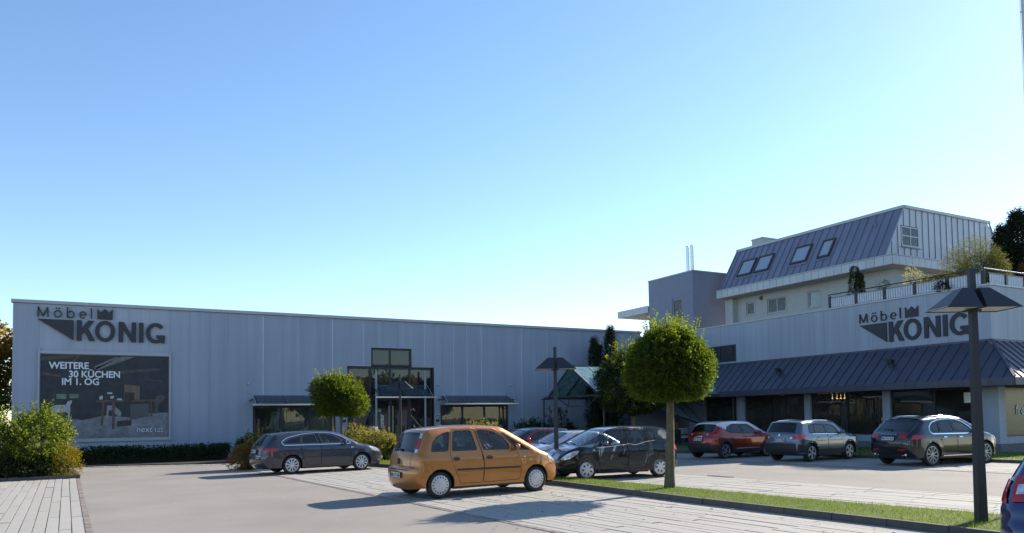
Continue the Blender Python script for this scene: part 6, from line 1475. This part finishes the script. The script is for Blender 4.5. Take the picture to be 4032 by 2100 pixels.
# ================================================================ street furniture
lampm = mat("lamp_anthracite", (0.036, 0.038, 0.046), 0.5, 0.3, var=0.08)
def street_lamp(label, x, y, top, rz):
    t = thing("street_lamp", label, "street lamp", (x, y, 0.10), R(rz), "twin hooded lamp posts in the car park")
    H = top-0.10; b = MB(); b.hexa([(-.07,-.07,0),(.07,-.07,0),(.07,.07,0),(-.07,.07,0),(-.043,-.043,H),(.043,-.043,H),(.043,.043,H),(-.043,.043,H)]); b.build("mast", lampm, t)
    z0 = H-0.66; z1 = z0+0.34
    for sg in (1, -1):
        xi, xo = 0.03*sg, 0.60*sg; ti, to = 0.06*sg, 0.22*sg; w0, w1 = 0.33, 0.11
        b = MB()
        A = [(xi, -w0, z0), (xo, -w0, z0), (xo, w0, z0), (xi, w0, z0)]; T = [(ti, -w1, z1), (to, -w1, z1), (to, w1, z1), (ti, w1, z1)]
        for q in ((0, 1), (1, 2), (2, 3), (3, 0)): b.face([A[q[0]], A[q[1]], T[q[1]], T[q[0]]])
        b.face(T)
        A2 = [(p[0]*0.97+.01*sg, p[1]*.95, p[2]) for p in A]; 
        b.face(A2[::-1]) if False else None
        for q in ((0, 1), (1, 2), (2, 3), (3, 0)): b.face([A[q[0]], A[q[1]], A2[q[1]], A2[q[0]]])
        h = b.build("lamp_hood", lampm, t, fix=True)
        MB().box(min(A2[0][0], A2[1][0]), max(A2[0][0], A2[1][0]), -w0*.94, w0*.94, z0+0.012, z0+0.022).build("diffuser", mat("lamp_diffuser", (0.40, 0.38, 0.33), 0.5), h)
    b = MB(); b.box(-.11, .11, -.06, .06, z0-0.03, z0+0.0); b.box(-.10, -.045, -.055, .055, z1-.12, z1-.02); b.box(.045, .10, -.055, .055, z1-.12, z1-.02); b.build("hood_bracket", lampm, t)
street_lamp("tall dark twin hooded lamp post on the grass, nearest, in front of the showroom letters", 12.31, 7.12, 4.13, 152)
street_lamp("dark twin hooded lamp post at the bonnet of the dark grey hatchback", 11.78, 19.0, 3.90, 152)
street_lamp("dark twin hooded lamp post standing in front of the contur entrance doors", 12.35, 33.7, 3.93, 152)
fp = thing("flagpole", "tall slim pole at the frame's top corner", "flagpole", (15.25, 7.66, 0.1))
b = MB(); b.tube((0, 0, 0), (0, 0, 11.5), 0.026, 0.026, 12); b.build("mast", mat("white_pole", (0.45, 0.45, 0.5), 0.3), fp, smooth=40)
b = MB(); b.tube((-.05, 0.02, 1.0), (-.05, .02, 11.4), 0.004, n=5); b.tube((0, 0, 9.25), (-.06, .02, 9.25), 0.01, n=5); b.build("halyard", whitetrim, fp)
# bench, pedestal, stone lions
bw = mat("bench_white", (0.66, 0.67, 0.68), 0.5)
be = thing("garden_bench", "white painted bench partly hidden behind the red crossover", "bench", (32.0, 36.9, 0.10), R(-20))
for xx in (0.0, 1.45):
    for yy in (0, 0.45):
        MB().box(xx-.035, xx+.035, yy-.035, yy+.035, 0, 0.64 if yy == 0 else 0.92).build("leg", bw, be)
    MB().box(xx-.04, xx+.04, -.05, .50, 0.642, 0.69).build("armrest", bw, be)
for k in range(4): MB().box(0.036, 1.414, 0.0+k*0.115, 0.10+k*0.115, 0.40, 0.43).build("seat_slat", bw, be)
for k in range(3): MB().box(0.036, 1.414, 0.43, 0.46, 0.55+k*0.13, 0.65+k*0.13).build("back_slat", bw, be)
MB().box(0.036, 1.414, -.02, .02, 0.31, 0.39).build("apron", bw, be)
pe = thing("display_pedestal", "dark pedestal with dull orange block on top by the entrance", "display", (31.0, 36.3, 0.10))
MB().box(-.30, .30, -.30, .30, 0, 0.85).build("pedestal", mat("pedestal_dark", (0.03, 0.028, 0.026), 0.7), pe, bevel=0.02)
MB().box(-.24, .22, -.2, .2, 0.851, 1.28).build("block", mat("dull_orange", (0.22, 0.10, 0.03), 0.7), pe, bevel=0.02)
stone = mat("weathered_stone", (0.26, 0.24, 0.20), 0.9, var=0.25, scale=14, bump=0.7, bscale=30)
def lion(label, x, y):
    t = thing("stone_lion", label, "statue", (x, y, 0.08), R(-95), "stone lions beside the entrance")
    MB().box(-.30, .36, -.24, .24, 0, 0.42).build("plinth", stone, t, bevel=0.02)
    b = MB()
    b.ball((-.10, 0, .66), .24, 14, 10, (0.95, 0.85, 1.1)); b.ball((.06, 0, .82), .22, 14, 10, (0.85, 0.9, 1.25))
    b.ball((.10, 0, 1.17), .225, 16, 10, (0.95, 1.05, 1.05), jit=0.08); b.ball((.22, 0, 1.16), .15, 12, 8, (0.9, 0.95, 0.95)); b.ball((.33, 0, 1.11), .09, 10, 8, (0.9, 1.15, 0.8))
    for sy in (1, -1):
        b.tube((.16, .11*sy, .90), (.25, .12*sy, .46), .075, .06, 10); b.ball((.29, .12*sy, .46), .075, 10, 6, (1.25, 1, .7)); b.ball((-.12, .19*sy, .56), .15, 10, 7, (1.2, .6, .95)); b.ball((.06, .19*sy, .46), .07, 8, 6, (1.4, .9, .7)); b.ball((.06, .17*sy, 1.36), .055, 8, 6)
        b.ball((.31, .065*sy, 1.21), .03, 8, 6)
    b.tube((-.28, .05, .5), (-.33, .05, .85), .035, .03, 8)
    me = b.mesh("lion"); o = obj("body", me, stone, t)
    rm = o.modifiers.new("remesh", 'REMESH'); rm.mode = 'VOXEL'; rm.voxel_size = 0.022; rm.use_smooth_shade = True
    s_ = o.modifiers.new("smooth", 'SMOOTH'); s_.factor = 0.5; s_.iterations = 3
    MB().box(.37, .405, -.07, .07, 1.055, 1.075).build("mouth", mat("mouth_shadow", (0.03, 0.025, 0.02), 0.9), t)
lion("stone guardian lion on plinth left of the contur doors", 12.1, 36.9)
lion("stone guardian lion on plinth right of the doors, only its head above the orange roof", 15.75, 36.9)

# ================================================================ vegetation
def leaves_mesh(name, P, N, size, aspect=0.5, jit=0.35):
    """diamond leaves: positions P, preferred directions N (leaf axis)"""
    n = len(P); s = size*RNG.uniform(1-jit, 1+jit, n)[:, None]
    A = N+RNG.normal(0, 0.45, (n, 3)); A /= np.linalg.norm(A, axis=1, keepdims=True)+1e-9
    B = np.cross(A, RNG.normal(0, 1, (n, 3))); B /= np.linalg.norm(B, axis=1, keepdims=True)+1e-9
    Cn = np.cross(A, B)
    V = np.stack([P, P+A*s*0.5+B*s*aspect*0.5+Cn*s*0.06, P+A*s, P+A*s*0.5-B*s*aspect*0.5+Cn*s*0.06], 1)
    return npmesh(name, V.reshape(-1, 3), np.arange(4*n).reshape(-1, 4))
def sprays(cen, dirs, length, per, droop=0.25, width=0.06):
    """leaflets set along short twigs; returns positions and directions"""
    m = len(cen); t = np.tile(np.linspace(0.1, 1, per), m); ci = np.repeat(np.arange(m), per)
    L = length*RNG.uniform(0.6, 1.3, m); d = dirs/(np.linalg.norm(dirs, axis=1, keepdims=True)+1e-9)
    side = np.cross(d, RNG.normal(0, 1, (m, 3))); side /= np.linalg.norm(side, axis=1, keepdims=True)+1e-9
    sg = np.where(np.arange(len(t)) % 2 == 0, 1.0, -1.0)
    P = cen[ci]+d[ci]*(L[ci]*t)[:, None]; P[:, 2] -= droop*(L[ci]*t)**2/ (length+1e-6)
    P = P+side[ci]*(sg*width*0.2)[:, None]
    N = d[ci]*0.6+side[ci]*sg[:, None]
    return P, N
def crown_points(n, rx, rz, seed, lump=0.18, inner=0.55):
    r = np.random.default_rng(seed); u = r.normal(0, 1, (n, 3)); u /= np.linalg.norm(u, axis=1, keepdims=True)
    ks = r.normal(0, 1, (9, 3)); ks /= np.linalg.norm(ks, axis=1, keepdims=True); am = r.uniform(-1, 1, 9)
    bump = sum(a*np.maximum(0, u@k)**6 for a, k in zip(am, ks))*lump*1.6
    rad = (inner+(1-inner)*r.uniform(0, 1, n)**0.6)*(1+bump)
    return u*rad[:, None]*np.array([rx, rx, rz]), u
sunlit_leaf = leafmat("sunlit_robinia_leaf", (0.036, 0.052, 0.008), (0.085, 0.098, 0.014), tr=0.5, scale=1.2, gain=4.5)  # lighter leaf for outer shoots: the crown's sunlit rim put into the colour
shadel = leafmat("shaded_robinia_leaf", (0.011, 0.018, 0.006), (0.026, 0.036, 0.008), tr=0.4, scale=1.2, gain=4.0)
barkm = mat("bark", (0.115, 0.098, 0.058), 0.95, var=0.35, scale=18, stretch=(1, 1, 0.35), bump=1.0, bscale=25)
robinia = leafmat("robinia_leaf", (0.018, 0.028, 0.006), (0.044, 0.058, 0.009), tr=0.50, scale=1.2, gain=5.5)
def globe_tree(label, x, y, z0, trunk_h, rx, rz, cz, seed, ntw, leaf, tr=0.095, shoots=40, lm=None):
    t = thing("globe_tree", label, "tree", (x, y, z0), 0, "globe shaped trees in the car park"); r = np.random.default_rng(seed)
    b = MB(); n = 12; lv = 9; H = cz-z0
    ring = []
    for i in range(lv+1):
        f = i/lv; rr = tr*(1.25-0.45*f+0.5*max(0, .12-f)*4); ox, oy = 0.03*math.sin(f*3+seed), 0.03*math.cos(f*2.2)
        ring.append([(ox+rr*(1+.07*math.sin(3*a+i))*math.cos(a), oy+rr*(1+.07*math.cos(2*a+i))*math.sin(a), H*f*1.0) for a in [2*PI*k/n for k in range(n)]])
    for q in ring: b.v += q
    for i in range(lv):
        for k in range(n): b.f.append((i*n+k, i*n+(k+1) % n, (i+1)*n+(k+1) % n, (i+1)*n+k)); b.m.append(0)
    b.build("trunk", barkm, t, smooth=70)
    b = MB()
    for k in range(11):
        a = 2*PI*k/11+r.uniform(-.2, .2); e = r.uniform(.25, 1.2); L = rx*r.uniform(.55, .85)
        p0 = Vector((0, 0, H*0.86+.06*k/11*3)); p1 = p0+Vector((math.cos(a)*math.cos(e), math.sin(a)*math.cos(e), math.sin(e)))*L*.55; p2 = p1+Vector((math.cos(a+.3)*math.cos(e*.7), math.sin(a+.3)*math.cos(e*.7), math.sin(e*.7)))*L*.5
        b.tube(p0, p1, tr*.42, tr*.25, 7); b.tube(p1, p2, tr*.25, tr*.10, 6)
    b.build("limb", barkm, t, smooth=60)
    P, U = crown_points(ntw, rx, rz, seed+3, 0.34); U = U*1.0; U[:, 2] += 0.35
    pos, nrm_ = sprays(P, U+r.normal(0, .5, U.shape), 0.20*rx, 12, 0.3, 0.05)
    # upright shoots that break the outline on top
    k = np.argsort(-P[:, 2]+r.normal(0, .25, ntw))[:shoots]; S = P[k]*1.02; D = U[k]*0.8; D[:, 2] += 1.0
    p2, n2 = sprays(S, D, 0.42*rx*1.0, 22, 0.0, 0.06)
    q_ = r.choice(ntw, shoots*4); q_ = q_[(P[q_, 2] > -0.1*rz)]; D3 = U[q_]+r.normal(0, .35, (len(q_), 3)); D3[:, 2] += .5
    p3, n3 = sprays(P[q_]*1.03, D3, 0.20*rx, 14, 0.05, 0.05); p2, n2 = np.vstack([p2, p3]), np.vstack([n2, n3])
    # flat underside
    lim = -rz*0.86; over = pos[:, 2] < lim; pos[over, 2] = lim+(pos[over, 2]-lim)*0.25
    pos = pos+np.array([0, 0, H])
    obj("crown", leaves_mesh("crown", pos, nrm_, leaf, 0.48), lm or robinia, t, kind='stuff')
    obj("sunlit_shoots", leaves_mesh("sunlit_shoots", p2+np.array([0, 0, H]), n2, leaf*1.05, 0.5), sunlit_leaf, t, kind='stuff')
    return t
globe_tree("large globe tree with light green crown on the grass verge, casting the round shadow", 12.07, 14.26, 0.10, 2.0, 1.02, 0.86, 3.00, 5, 5200, 0.058, shoots=80)
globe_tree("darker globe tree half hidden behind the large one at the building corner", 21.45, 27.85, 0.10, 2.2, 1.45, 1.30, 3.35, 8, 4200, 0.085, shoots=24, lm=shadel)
globe_tree("small globe tree beyond the graphite estate car", 8.72, 30.8, 0.06, 2.0, 0.92, 0.84, 2.76, 13, 3200, 0.07, tr=0.07, shoots=36)
st_ = thing("tree_stake", "wooden stake beside the small globe tree", "stake", (8.45, 31.0, 0.05)); MB().tube((0, 0, 0), (0, 0, 2.0), 0.045, n=8).build("post", mat("stake_wood", (0.22, 0.17, 0.09), 0.9), st_)

def bush(name, label, cat, x, y, z, rx, ry, rz, n, leaf, m, seed, stems=8, up=0.7, aspect=0.6, spikes=0, group=None, fl=None, shape=None):
    t = thing(name, label, cat, (x, y, z), 0, group); r = np.random.default_rng(seed)
    P, U = crown_points(n, 1, 1, seed, 0.30, 0.35); P = P*np.array([rx, ry, rz*0.62])+np.array([0, 0, rz*0.5])
    P[:, 2] = np.abs(P[:, 2])
    U = U*0.7+r.normal(0, .4, U.shape); U[:, 2] += up
    pos, nn = sprays(P, U, 0.16*max(rx, rz), 8, 0.15, leaf*0.8)
    if spikes:
        k = np.argsort(-P[:, 2]+r.normal(0, .3*rz, n))[:spikes]; D = U[k]*.4; D[:, 2] += 1
        p2, n2 = sprays(P[k], D, 0.30*rz, 16, 0, leaf*.8); pos = np.vstack([pos, p2]); nn = np.vstack([nn, n2])
    pos[:, 2] = np.maximum(pos[:, 2], 0.02)
    obj("foliage", leaves_mesh("foliage", pos, nn, leaf, aspect), m, t, kind='stuff')
    b = MB()
    for k in range(stems):
        a = r.uniform(0, 2*PI); b.tube((0.1*rx*math.cos(a), 0.1*ry*math.sin(a), 0), (rx*.6*math.cos(a)*r.uniform(.3, 1), ry*.6*math.sin(a)*r.uniform(.3, 1), rz*r.uniform(.5, .9)), 0.018*rz+.006, 0.006, 6)
    b.build("stem", barkm, t)
    if fl:
        k = r.choice(len(pos), fl[0], replace=False); b = np.asarray(pos[k]); 
        obj("blossom", leaves_mesh("blossom", b+r.normal(0, .02, b.shape), r.normal(0, 1, b.shape), fl[1], 0.9), fl[2], t, kind='stuff')
    return t
hazel = leafmat("hazel_leaf", (0.036, 0.052, 0.012), (0.105, 0.120, 0.022), tr=0.50, scale=1.0)
yellowl = leafmat("yellowing_leaf", (0.075, 0.070, 0.012), (0.16, 0.12, 0.018), tr=0.40)
darkl = leafmat("dark_leaf", (0.012, 0.022, 0.008), (0.028, 0.042, 0.012), tr=0.15)
rustl = leafmat("rusty_leaf", (0.085, 0.045, 0.018), (0.14, 0.10, 0.03), tr=0.35)
olivel = leafmat("olive_leaf", (0.065, 0.07, 0.018), (0.15, 0.13, 0.035), tr=0.40)
seedm = leafmat("seed_head", (0.30, 0.24, 0.15), (0.42, 0.36, 0.26), tr=0.3)
bush("leafy_shrub", "tall light green leafy shrub in the left planting bed behind the kerb", "shrub", -1.75, 30.5, 0.09, 0.95, 0.95, 1.9, 1500, 0.085, hazel, 21, spikes=46)
bush("leafy_shrub", "shaded green shrub at the picture's left edge next to the tall light one", "shrub", -3.25, 30.6, 0.09, 1.0, 0.9, 1.75, 1200, 0.085, hazel, 22, spikes=26)
bush("yellow_shrub", "small yellowish shrub at the kerb end below the tall light green shrub", "shrub", -0.98, 29.95, 0.09, 0.42, 0.45, 0.85, 520, 0.06, yellowl, 23, aspect=.3)
bush("low_shrub", "low dark ground shrub under the tall light green shrub", "shrub", -2.5, 29.85, 0.09, 1.3, 0.4, 0.6, 800, 0.07, darkl, 24)
bush("rusty_shrub", "rust coloured shrub behind the tail of the graphite estate car", "shrub", 4.95, 30.3, 0.03, 0.42, 0.5, 0.85, 700, 0.06, rustl, 25, spikes=10)
bush("dark_shrub", "dark rounded shrub under the left end of the hall window", "shrub", 6.2, 36.0, 0.06, 0.85, 0.7, 1.0, 1100, 0.08, darkl, 26, spikes=16)
bush("dark_shrub", "low dark shrub between hall window and small globe tree", "shrub", 8.6, 37.0, 0.06, 1.2, 0.6, 1.05, 900, 0.08, darkl, 27)
bush("green_shrub", "dull green shrub at the foot of the plaque wall beside the left lion", "shrub", 11.0, 36.2, 0.06, 0.8, 0.6, 1.1, 900, 0.075, olivel, 28, spikes=10)
bush("seedhead_shrub", "yellow brown shrub full of pale seed heads beside the estate car's bonnet", "shrub", 10.6, 31.2, 0.06, 1.05, 0.8, 1.0, 1700, 0.07, olivel, 29, spikes=70, fl=(420, 0.06, seedm))
bush("flowering_shrub", "yellow tipped shrub seen above the orange car's roof", "shrub", 18.3, 37.0, 0.06, 1.5, 0.6, 1.25, 1000, 0.08, olivel, 30, spikes=70, fl=(160, 0.06, seedm))
bush("dark_shrub", "dark shrub under the blank hall wall above the red car", "shrub", 21.8, 37.6, 0.06, 1.3, 0.6, 1.30, 1000, 0.09, darkl, 31, spikes=20)
bush("dark_shrub", "dark shrub near the canopy's first post at the hall wall", "shrub", 24.2, 38.2, 0.1, 1.1, 0.6, 1.2, 800, 0.09, darkl, 32, spikes=20)
# clipped hedge along the hall: a box full of leaves
hd = thing("hedge", "long low dark hedge along the foot of the hall under the banner", "hedge", (0, 0, 0.06))
n = 5200; P = np.stack([RNG.uniform(-4.5, 5.4, n), RNG.uniform(37.5, 39.0, n), RNG.uniform(0, 1, n)**0.6*0.62], 1)
P[:, 2] *= 0.85+0.15*np.sin(P[:, 0]*2.1)*np.sin(P[:, 0]*0.7+1)
D = RNG.normal(0, .5, P.shape); D[:, 2] += 0.9; pos, nn = sprays(P, D, 0.16, 6, .1, .05)
k = RNG.choice(n, 260); D = RNG.normal(0, .25, (260, 3)); D[:, 2] += 1; S = P[k].copy(); S[:, 2] = 0.56; p2, n2 = sprays(S, D, 0.26, 9, .3, .05)
obj("foliage", leaves_mesh("foliage", np.vstack([pos, p2]), np.vstack([nn, n2]), 0.085, .5), darkl, hd, kind='stuff')
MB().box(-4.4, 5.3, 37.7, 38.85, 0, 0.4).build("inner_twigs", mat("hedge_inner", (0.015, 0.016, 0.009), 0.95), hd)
# cypresses and big thuja
cyp = leafmat("cypress_scale", (0.010, 0.017, 0.009), (0.022, 0.032, 0.014), tr=0.08)
def columnar(name, label, x, y, z, r0, h, n, leaf, seed, tip=1.0, grp=None, m=cyp):
    t = thing(name, label, "tree", (x, y, z), 0, grp); r = np.random.default_rng(seed)
    f = r.uniform(0, 1, n)**0.8; a = r.uniform(0, 2*PI, n); prof = np.minimum(1, (1-f)**0.62*1.35)*np.minimum(1, .55+f*3)
    rr = r0*prof*(1+.10*np.sin(a*3+f*22))*r.uniform(.72, 1.0, n)
    P = np.stack([rr*np.cos(a), rr*np.sin(a), f*h], 1); D = np.stack([np.cos(a)*.45, np.sin(a)*.45, np.ones(n)*1.0], 1)+r.normal(0, .2, (n, 3))
    pos, nn = sprays(P, D, leaf*3.2, 6, 0, leaf)
    obj("foliage", leaves_mesh("foliage", pos, nn, leaf, .35), m, t, kind='stuff')
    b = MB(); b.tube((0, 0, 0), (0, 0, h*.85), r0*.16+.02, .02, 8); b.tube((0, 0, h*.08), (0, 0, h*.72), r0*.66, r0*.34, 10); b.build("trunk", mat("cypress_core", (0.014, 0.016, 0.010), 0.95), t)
columnar("cypress", "tallest dark cypress in front of the hall's far end", 27.3, 37.6, 0.1, 0.62, 6.95, 2600, 0.10, 41, grp="dark cypresses at the building corner")
columnar("cypress", "slightly shorter dark cypress, left of the tallest one", 26.3, 37.9, 0.1, 0.50, 6.25, 2000, 0.10, 42, grp="dark cypresses at the building corner")
columnar("cypress", "thin low cypress tip squeezed between the two taller ones", 26.85, 38.2, 0.1, 0.34, 5.95, 1400, 0.10, 43, grp="dark cypresses at the building corner")
columnar("thuja", "broad dark twin topped thuja beyond the terrace corner", 41.6, 21.6, 6.73, 0.85, 5.1, 3600, 0.12, 44)
columnar("thuja", "second dark thuja top just left of the broad terrace thuja", 40.7, 21.9, 6.73, 0.55, 4.35, 2000, 0.12, 45)
# terrace plants
pinel = leafmat("pine_needle", (0.050, 0.058, 0.016), (0.11, 0.105, 0.030), tr=0.25)
olv = leafmat("silver_olive_leaf", (0.11, 0.12, 0.07), (0.20, 0.20, 0.11), tr=0.35)
bush("terrace_pine", "feathery yellow green pine spreading over the railing corner", "shrub", 36.5, 20.85, 7.4, 1.25, 1.2, 1.85, 3600, 0.10, pinel, 51, aspect=.15, stems=5)
bush("olive_shrub", "airy silvery shrub behind the terrace railing", "shrub", 35.5, 23.45, 7.9, 0.42, 0.42, 1.0, 150, 0.08, olv, 52, aspect=.3, stems=4)
bush("grass_tuft", "small dark spiky tuft on the terrace beside the airy shrub", "plant", 35.0, 24.65, 7.7, 0.28, 0.28, 0.7, 50, 0.16, darkl, 53, aspect=.08, stems=2, up=1.4)
bush("railing_flowers", "trailing pale flowers along the terrace rail by the pine", "flowers", 34.55, 21.6, 7.85, 0.28, 1.0, 0.35, 420, 0.06, olivel, 54, stems=2, fl=(160, 0.06, mat("pale_petal", (0.62, 0.55, 0.42), 0.7)))
bush("rail_creeper", "dark small creeper on the railing post near the tall lamp", "plant", 33.98, 21.0, 7.35, 0.10, 0.42, 0.45, 60, 0.07, darkl, 55, stems=2)
bush("autumn_shrub", "brown orange shrub at the picture's right edge beyond the railing", "shrub", 41.0, 20.2, 7.6, 0.8, 0.7, 1.9, 500, 0.12, rustl, 56, fl=(120, .1, seedm))
pc = thing("potted_conifer", "dark clipped double conifer in a pot behind the terrace railing", "plant", (34.85, 26.15, 7.3))
MB().tube((0, 0, 0), (0, 0, 0.45), 0.16, 0.21, 14).build("pot", mat("dark_pot", (0.05, 0.045, 0.045), 0.6), pc)
for nm, (dx, dy, zz, r0, h) in {"foliage": (0, .06, .45, .30, 1.75), "foliage_": (0, -.22, .45, .22, 1.35)}.items():
    r = np.random.default_rng(61+int(h*10)); n = 700; f = r.uniform(0, 1, n); a = r.uniform(0, 2*PI, n); lay = .6+.4*np.abs(np.sin(f*9))
    rr = r0*np.sqrt(1-f**1.6)*lay; P = np.stack([dx+rr*np.cos(a), dy+rr*np.sin(a), zz+f*h], 1); D = np.stack([np.cos(a), np.sin(a), np.full(n, .5)], 1); pos, nn = sprays(P, D, .10, 6, 0, .05)
    obj("foliage", leaves_mesh("foliage", pos, nn, .06, .4), darkl, pc, kind='stuff')
# trees beyond the hall's left end and behind the viewer (these show in the panes and car paint)
golden = leafmat("autumn_tree_leaf", (0.09, 0.062, 0.016), (0.20, 0.125, 0.03), tr=0.40, scale=0.5)
greenl = leafmat("street_tree_leaf", (0.030, 0.055, 0.014), (0.07, 0.10, 0.025), tr=0.35, scale=0.5)
def big_tree(label, x, y, h, r0, seed, m, n=2600, leaf=0.22, grp=None):
    t = thing("broadleaf_tree", label, "tree", (x, y, 0), 0, grp); r = np.random.default_rng(seed)
    b = MB(); b.tube((0, 0, 0), (0.1, 0, h*.45), .22, .15, 10); 
    for k in range(9):
        a = 2*PI*k/9; p0 = Vector((0, 0, h*r.uniform(.28, .48))); p1 = p0+Vector((math.cos(a)*r0*.6, math.sin(a)*r0*.6, h*r.uniform(.15, .35))); b.tube(p0, p1, .09, .03, 6)
    b.build("trunk", barkm, t, smooth=60)
    cs = [(r.normal(0, .42, 3)*np.array([r0, r0, h*.24])+np.array([0, 0, h*.60])) for _ in range(14)]
    P = []; U = []
    for c in cs:
        p, u = crown_points(n//14, r0*.52, h*.17, int(r.integers(1e6)), .3, .4); P.append(p+c); U.append(u)
    P = np.vstack(P); U = np.vstack(U); U[:, 2] += .3; P[:, 2] = np.maximum(P[:, 2], .5)
    pos, nn = sprays(P, U, .5, 7, .3, .12)
    obj("crown", leaves_mesh("crown", pos, nn, leaf, .6), m, t, kind='stuff')
big_tree("golden autumn tree past the hall's left end", -7.2, 50, 8.4, 3.0, 71, golden, 4200, .2)
big_tree("golden brown tree filling the gap between wall edge and picture edge", -9.6, 46, 6.2, 2.6, 73, golden, 3000, .18)
big_tree("dark green tree low behind the golden autumn trees", -9.0, 58, 5.0, 3.6, 74, greenl, 3000, .2)
big_tree("browner autumn tree low behind the shaded shrub at the left edge", -6.6, 43, 4.6, 2.0, 72, golden, 2600, .16)
# ---------------------------------------------------------------- what stands behind the viewer: trees and roofs mirrored in the panes
for i, (x, y, h, r0) in enumerate(((2, -22, 8, 3.4), (-9, -18, 7, 3.0), (13, -26, 9, 3.6), (24, -22, 7.5, 3.2), (-20, -8, 8, 3.3), (34, -16, 8, 3.4))):
    big_tree(("round green tree behind the viewer across the street, number %s from the left" % ("first", "second", "third", "fourth", "fifth", "sixth")[i]), x, y, h, r0, 80+i, greenl, 1500, .30, "trees across the street")
brick = mat("red_roof", (0.22, 0.07, 0.04), 0.8, var=0.15, scale=3); 
for i, (x, y, wx, wy) in enumerate(((-4, -34, 12, 9), (17, -38, 13, 10), (38, -32, 12, 9))):
    t = thing("dwelling_house", ("white house with red gabled roof across the street, %s one" % ("first", "second", "third")[i]), "house", (x, y, 0), 0, "houses across the street")
    MB().box(-wx/2, wx/2, -wy/2, wy/2, 0, 4.6).build("wall", whitewall, t)
    b = MB(); b.face([(-wx/2-.4, -wy/2-.5, 4.4), (wx/2+.4, -wy/2-.5, 4.4), (wx/2+.4, 0, 8.2), (-wx/2-.4, 0, 8.2)]); b.face([(wx/2+.4, wy/2+.5, 4.4), (-wx/2-.4, wy/2+.5, 4.4), (-wx/2-.4, 0, 8.2), (wx/2+.4, 0, 8.2)])
    b.face([(-wx/2, -wy/2, 4.6), (-wx/2, wy/2, 4.6), (-wx/2, 0, 8.1)]); b.face([(wx/2, wy/2, 4.6), (wx/2, -wy/2, 4.6), (wx/2, 0, 8.1)]); b.build("roof", brick, t)
    for xx in (-wx*.3, 0, wx*.3):
        for z in (1.0, 3.0): MB().box(xx-.6, xx+.6, wy/2+.001, wy/2+.03, z, z+1.2).build("window", gloss_black, t)
bpy.context.view_layer.update()
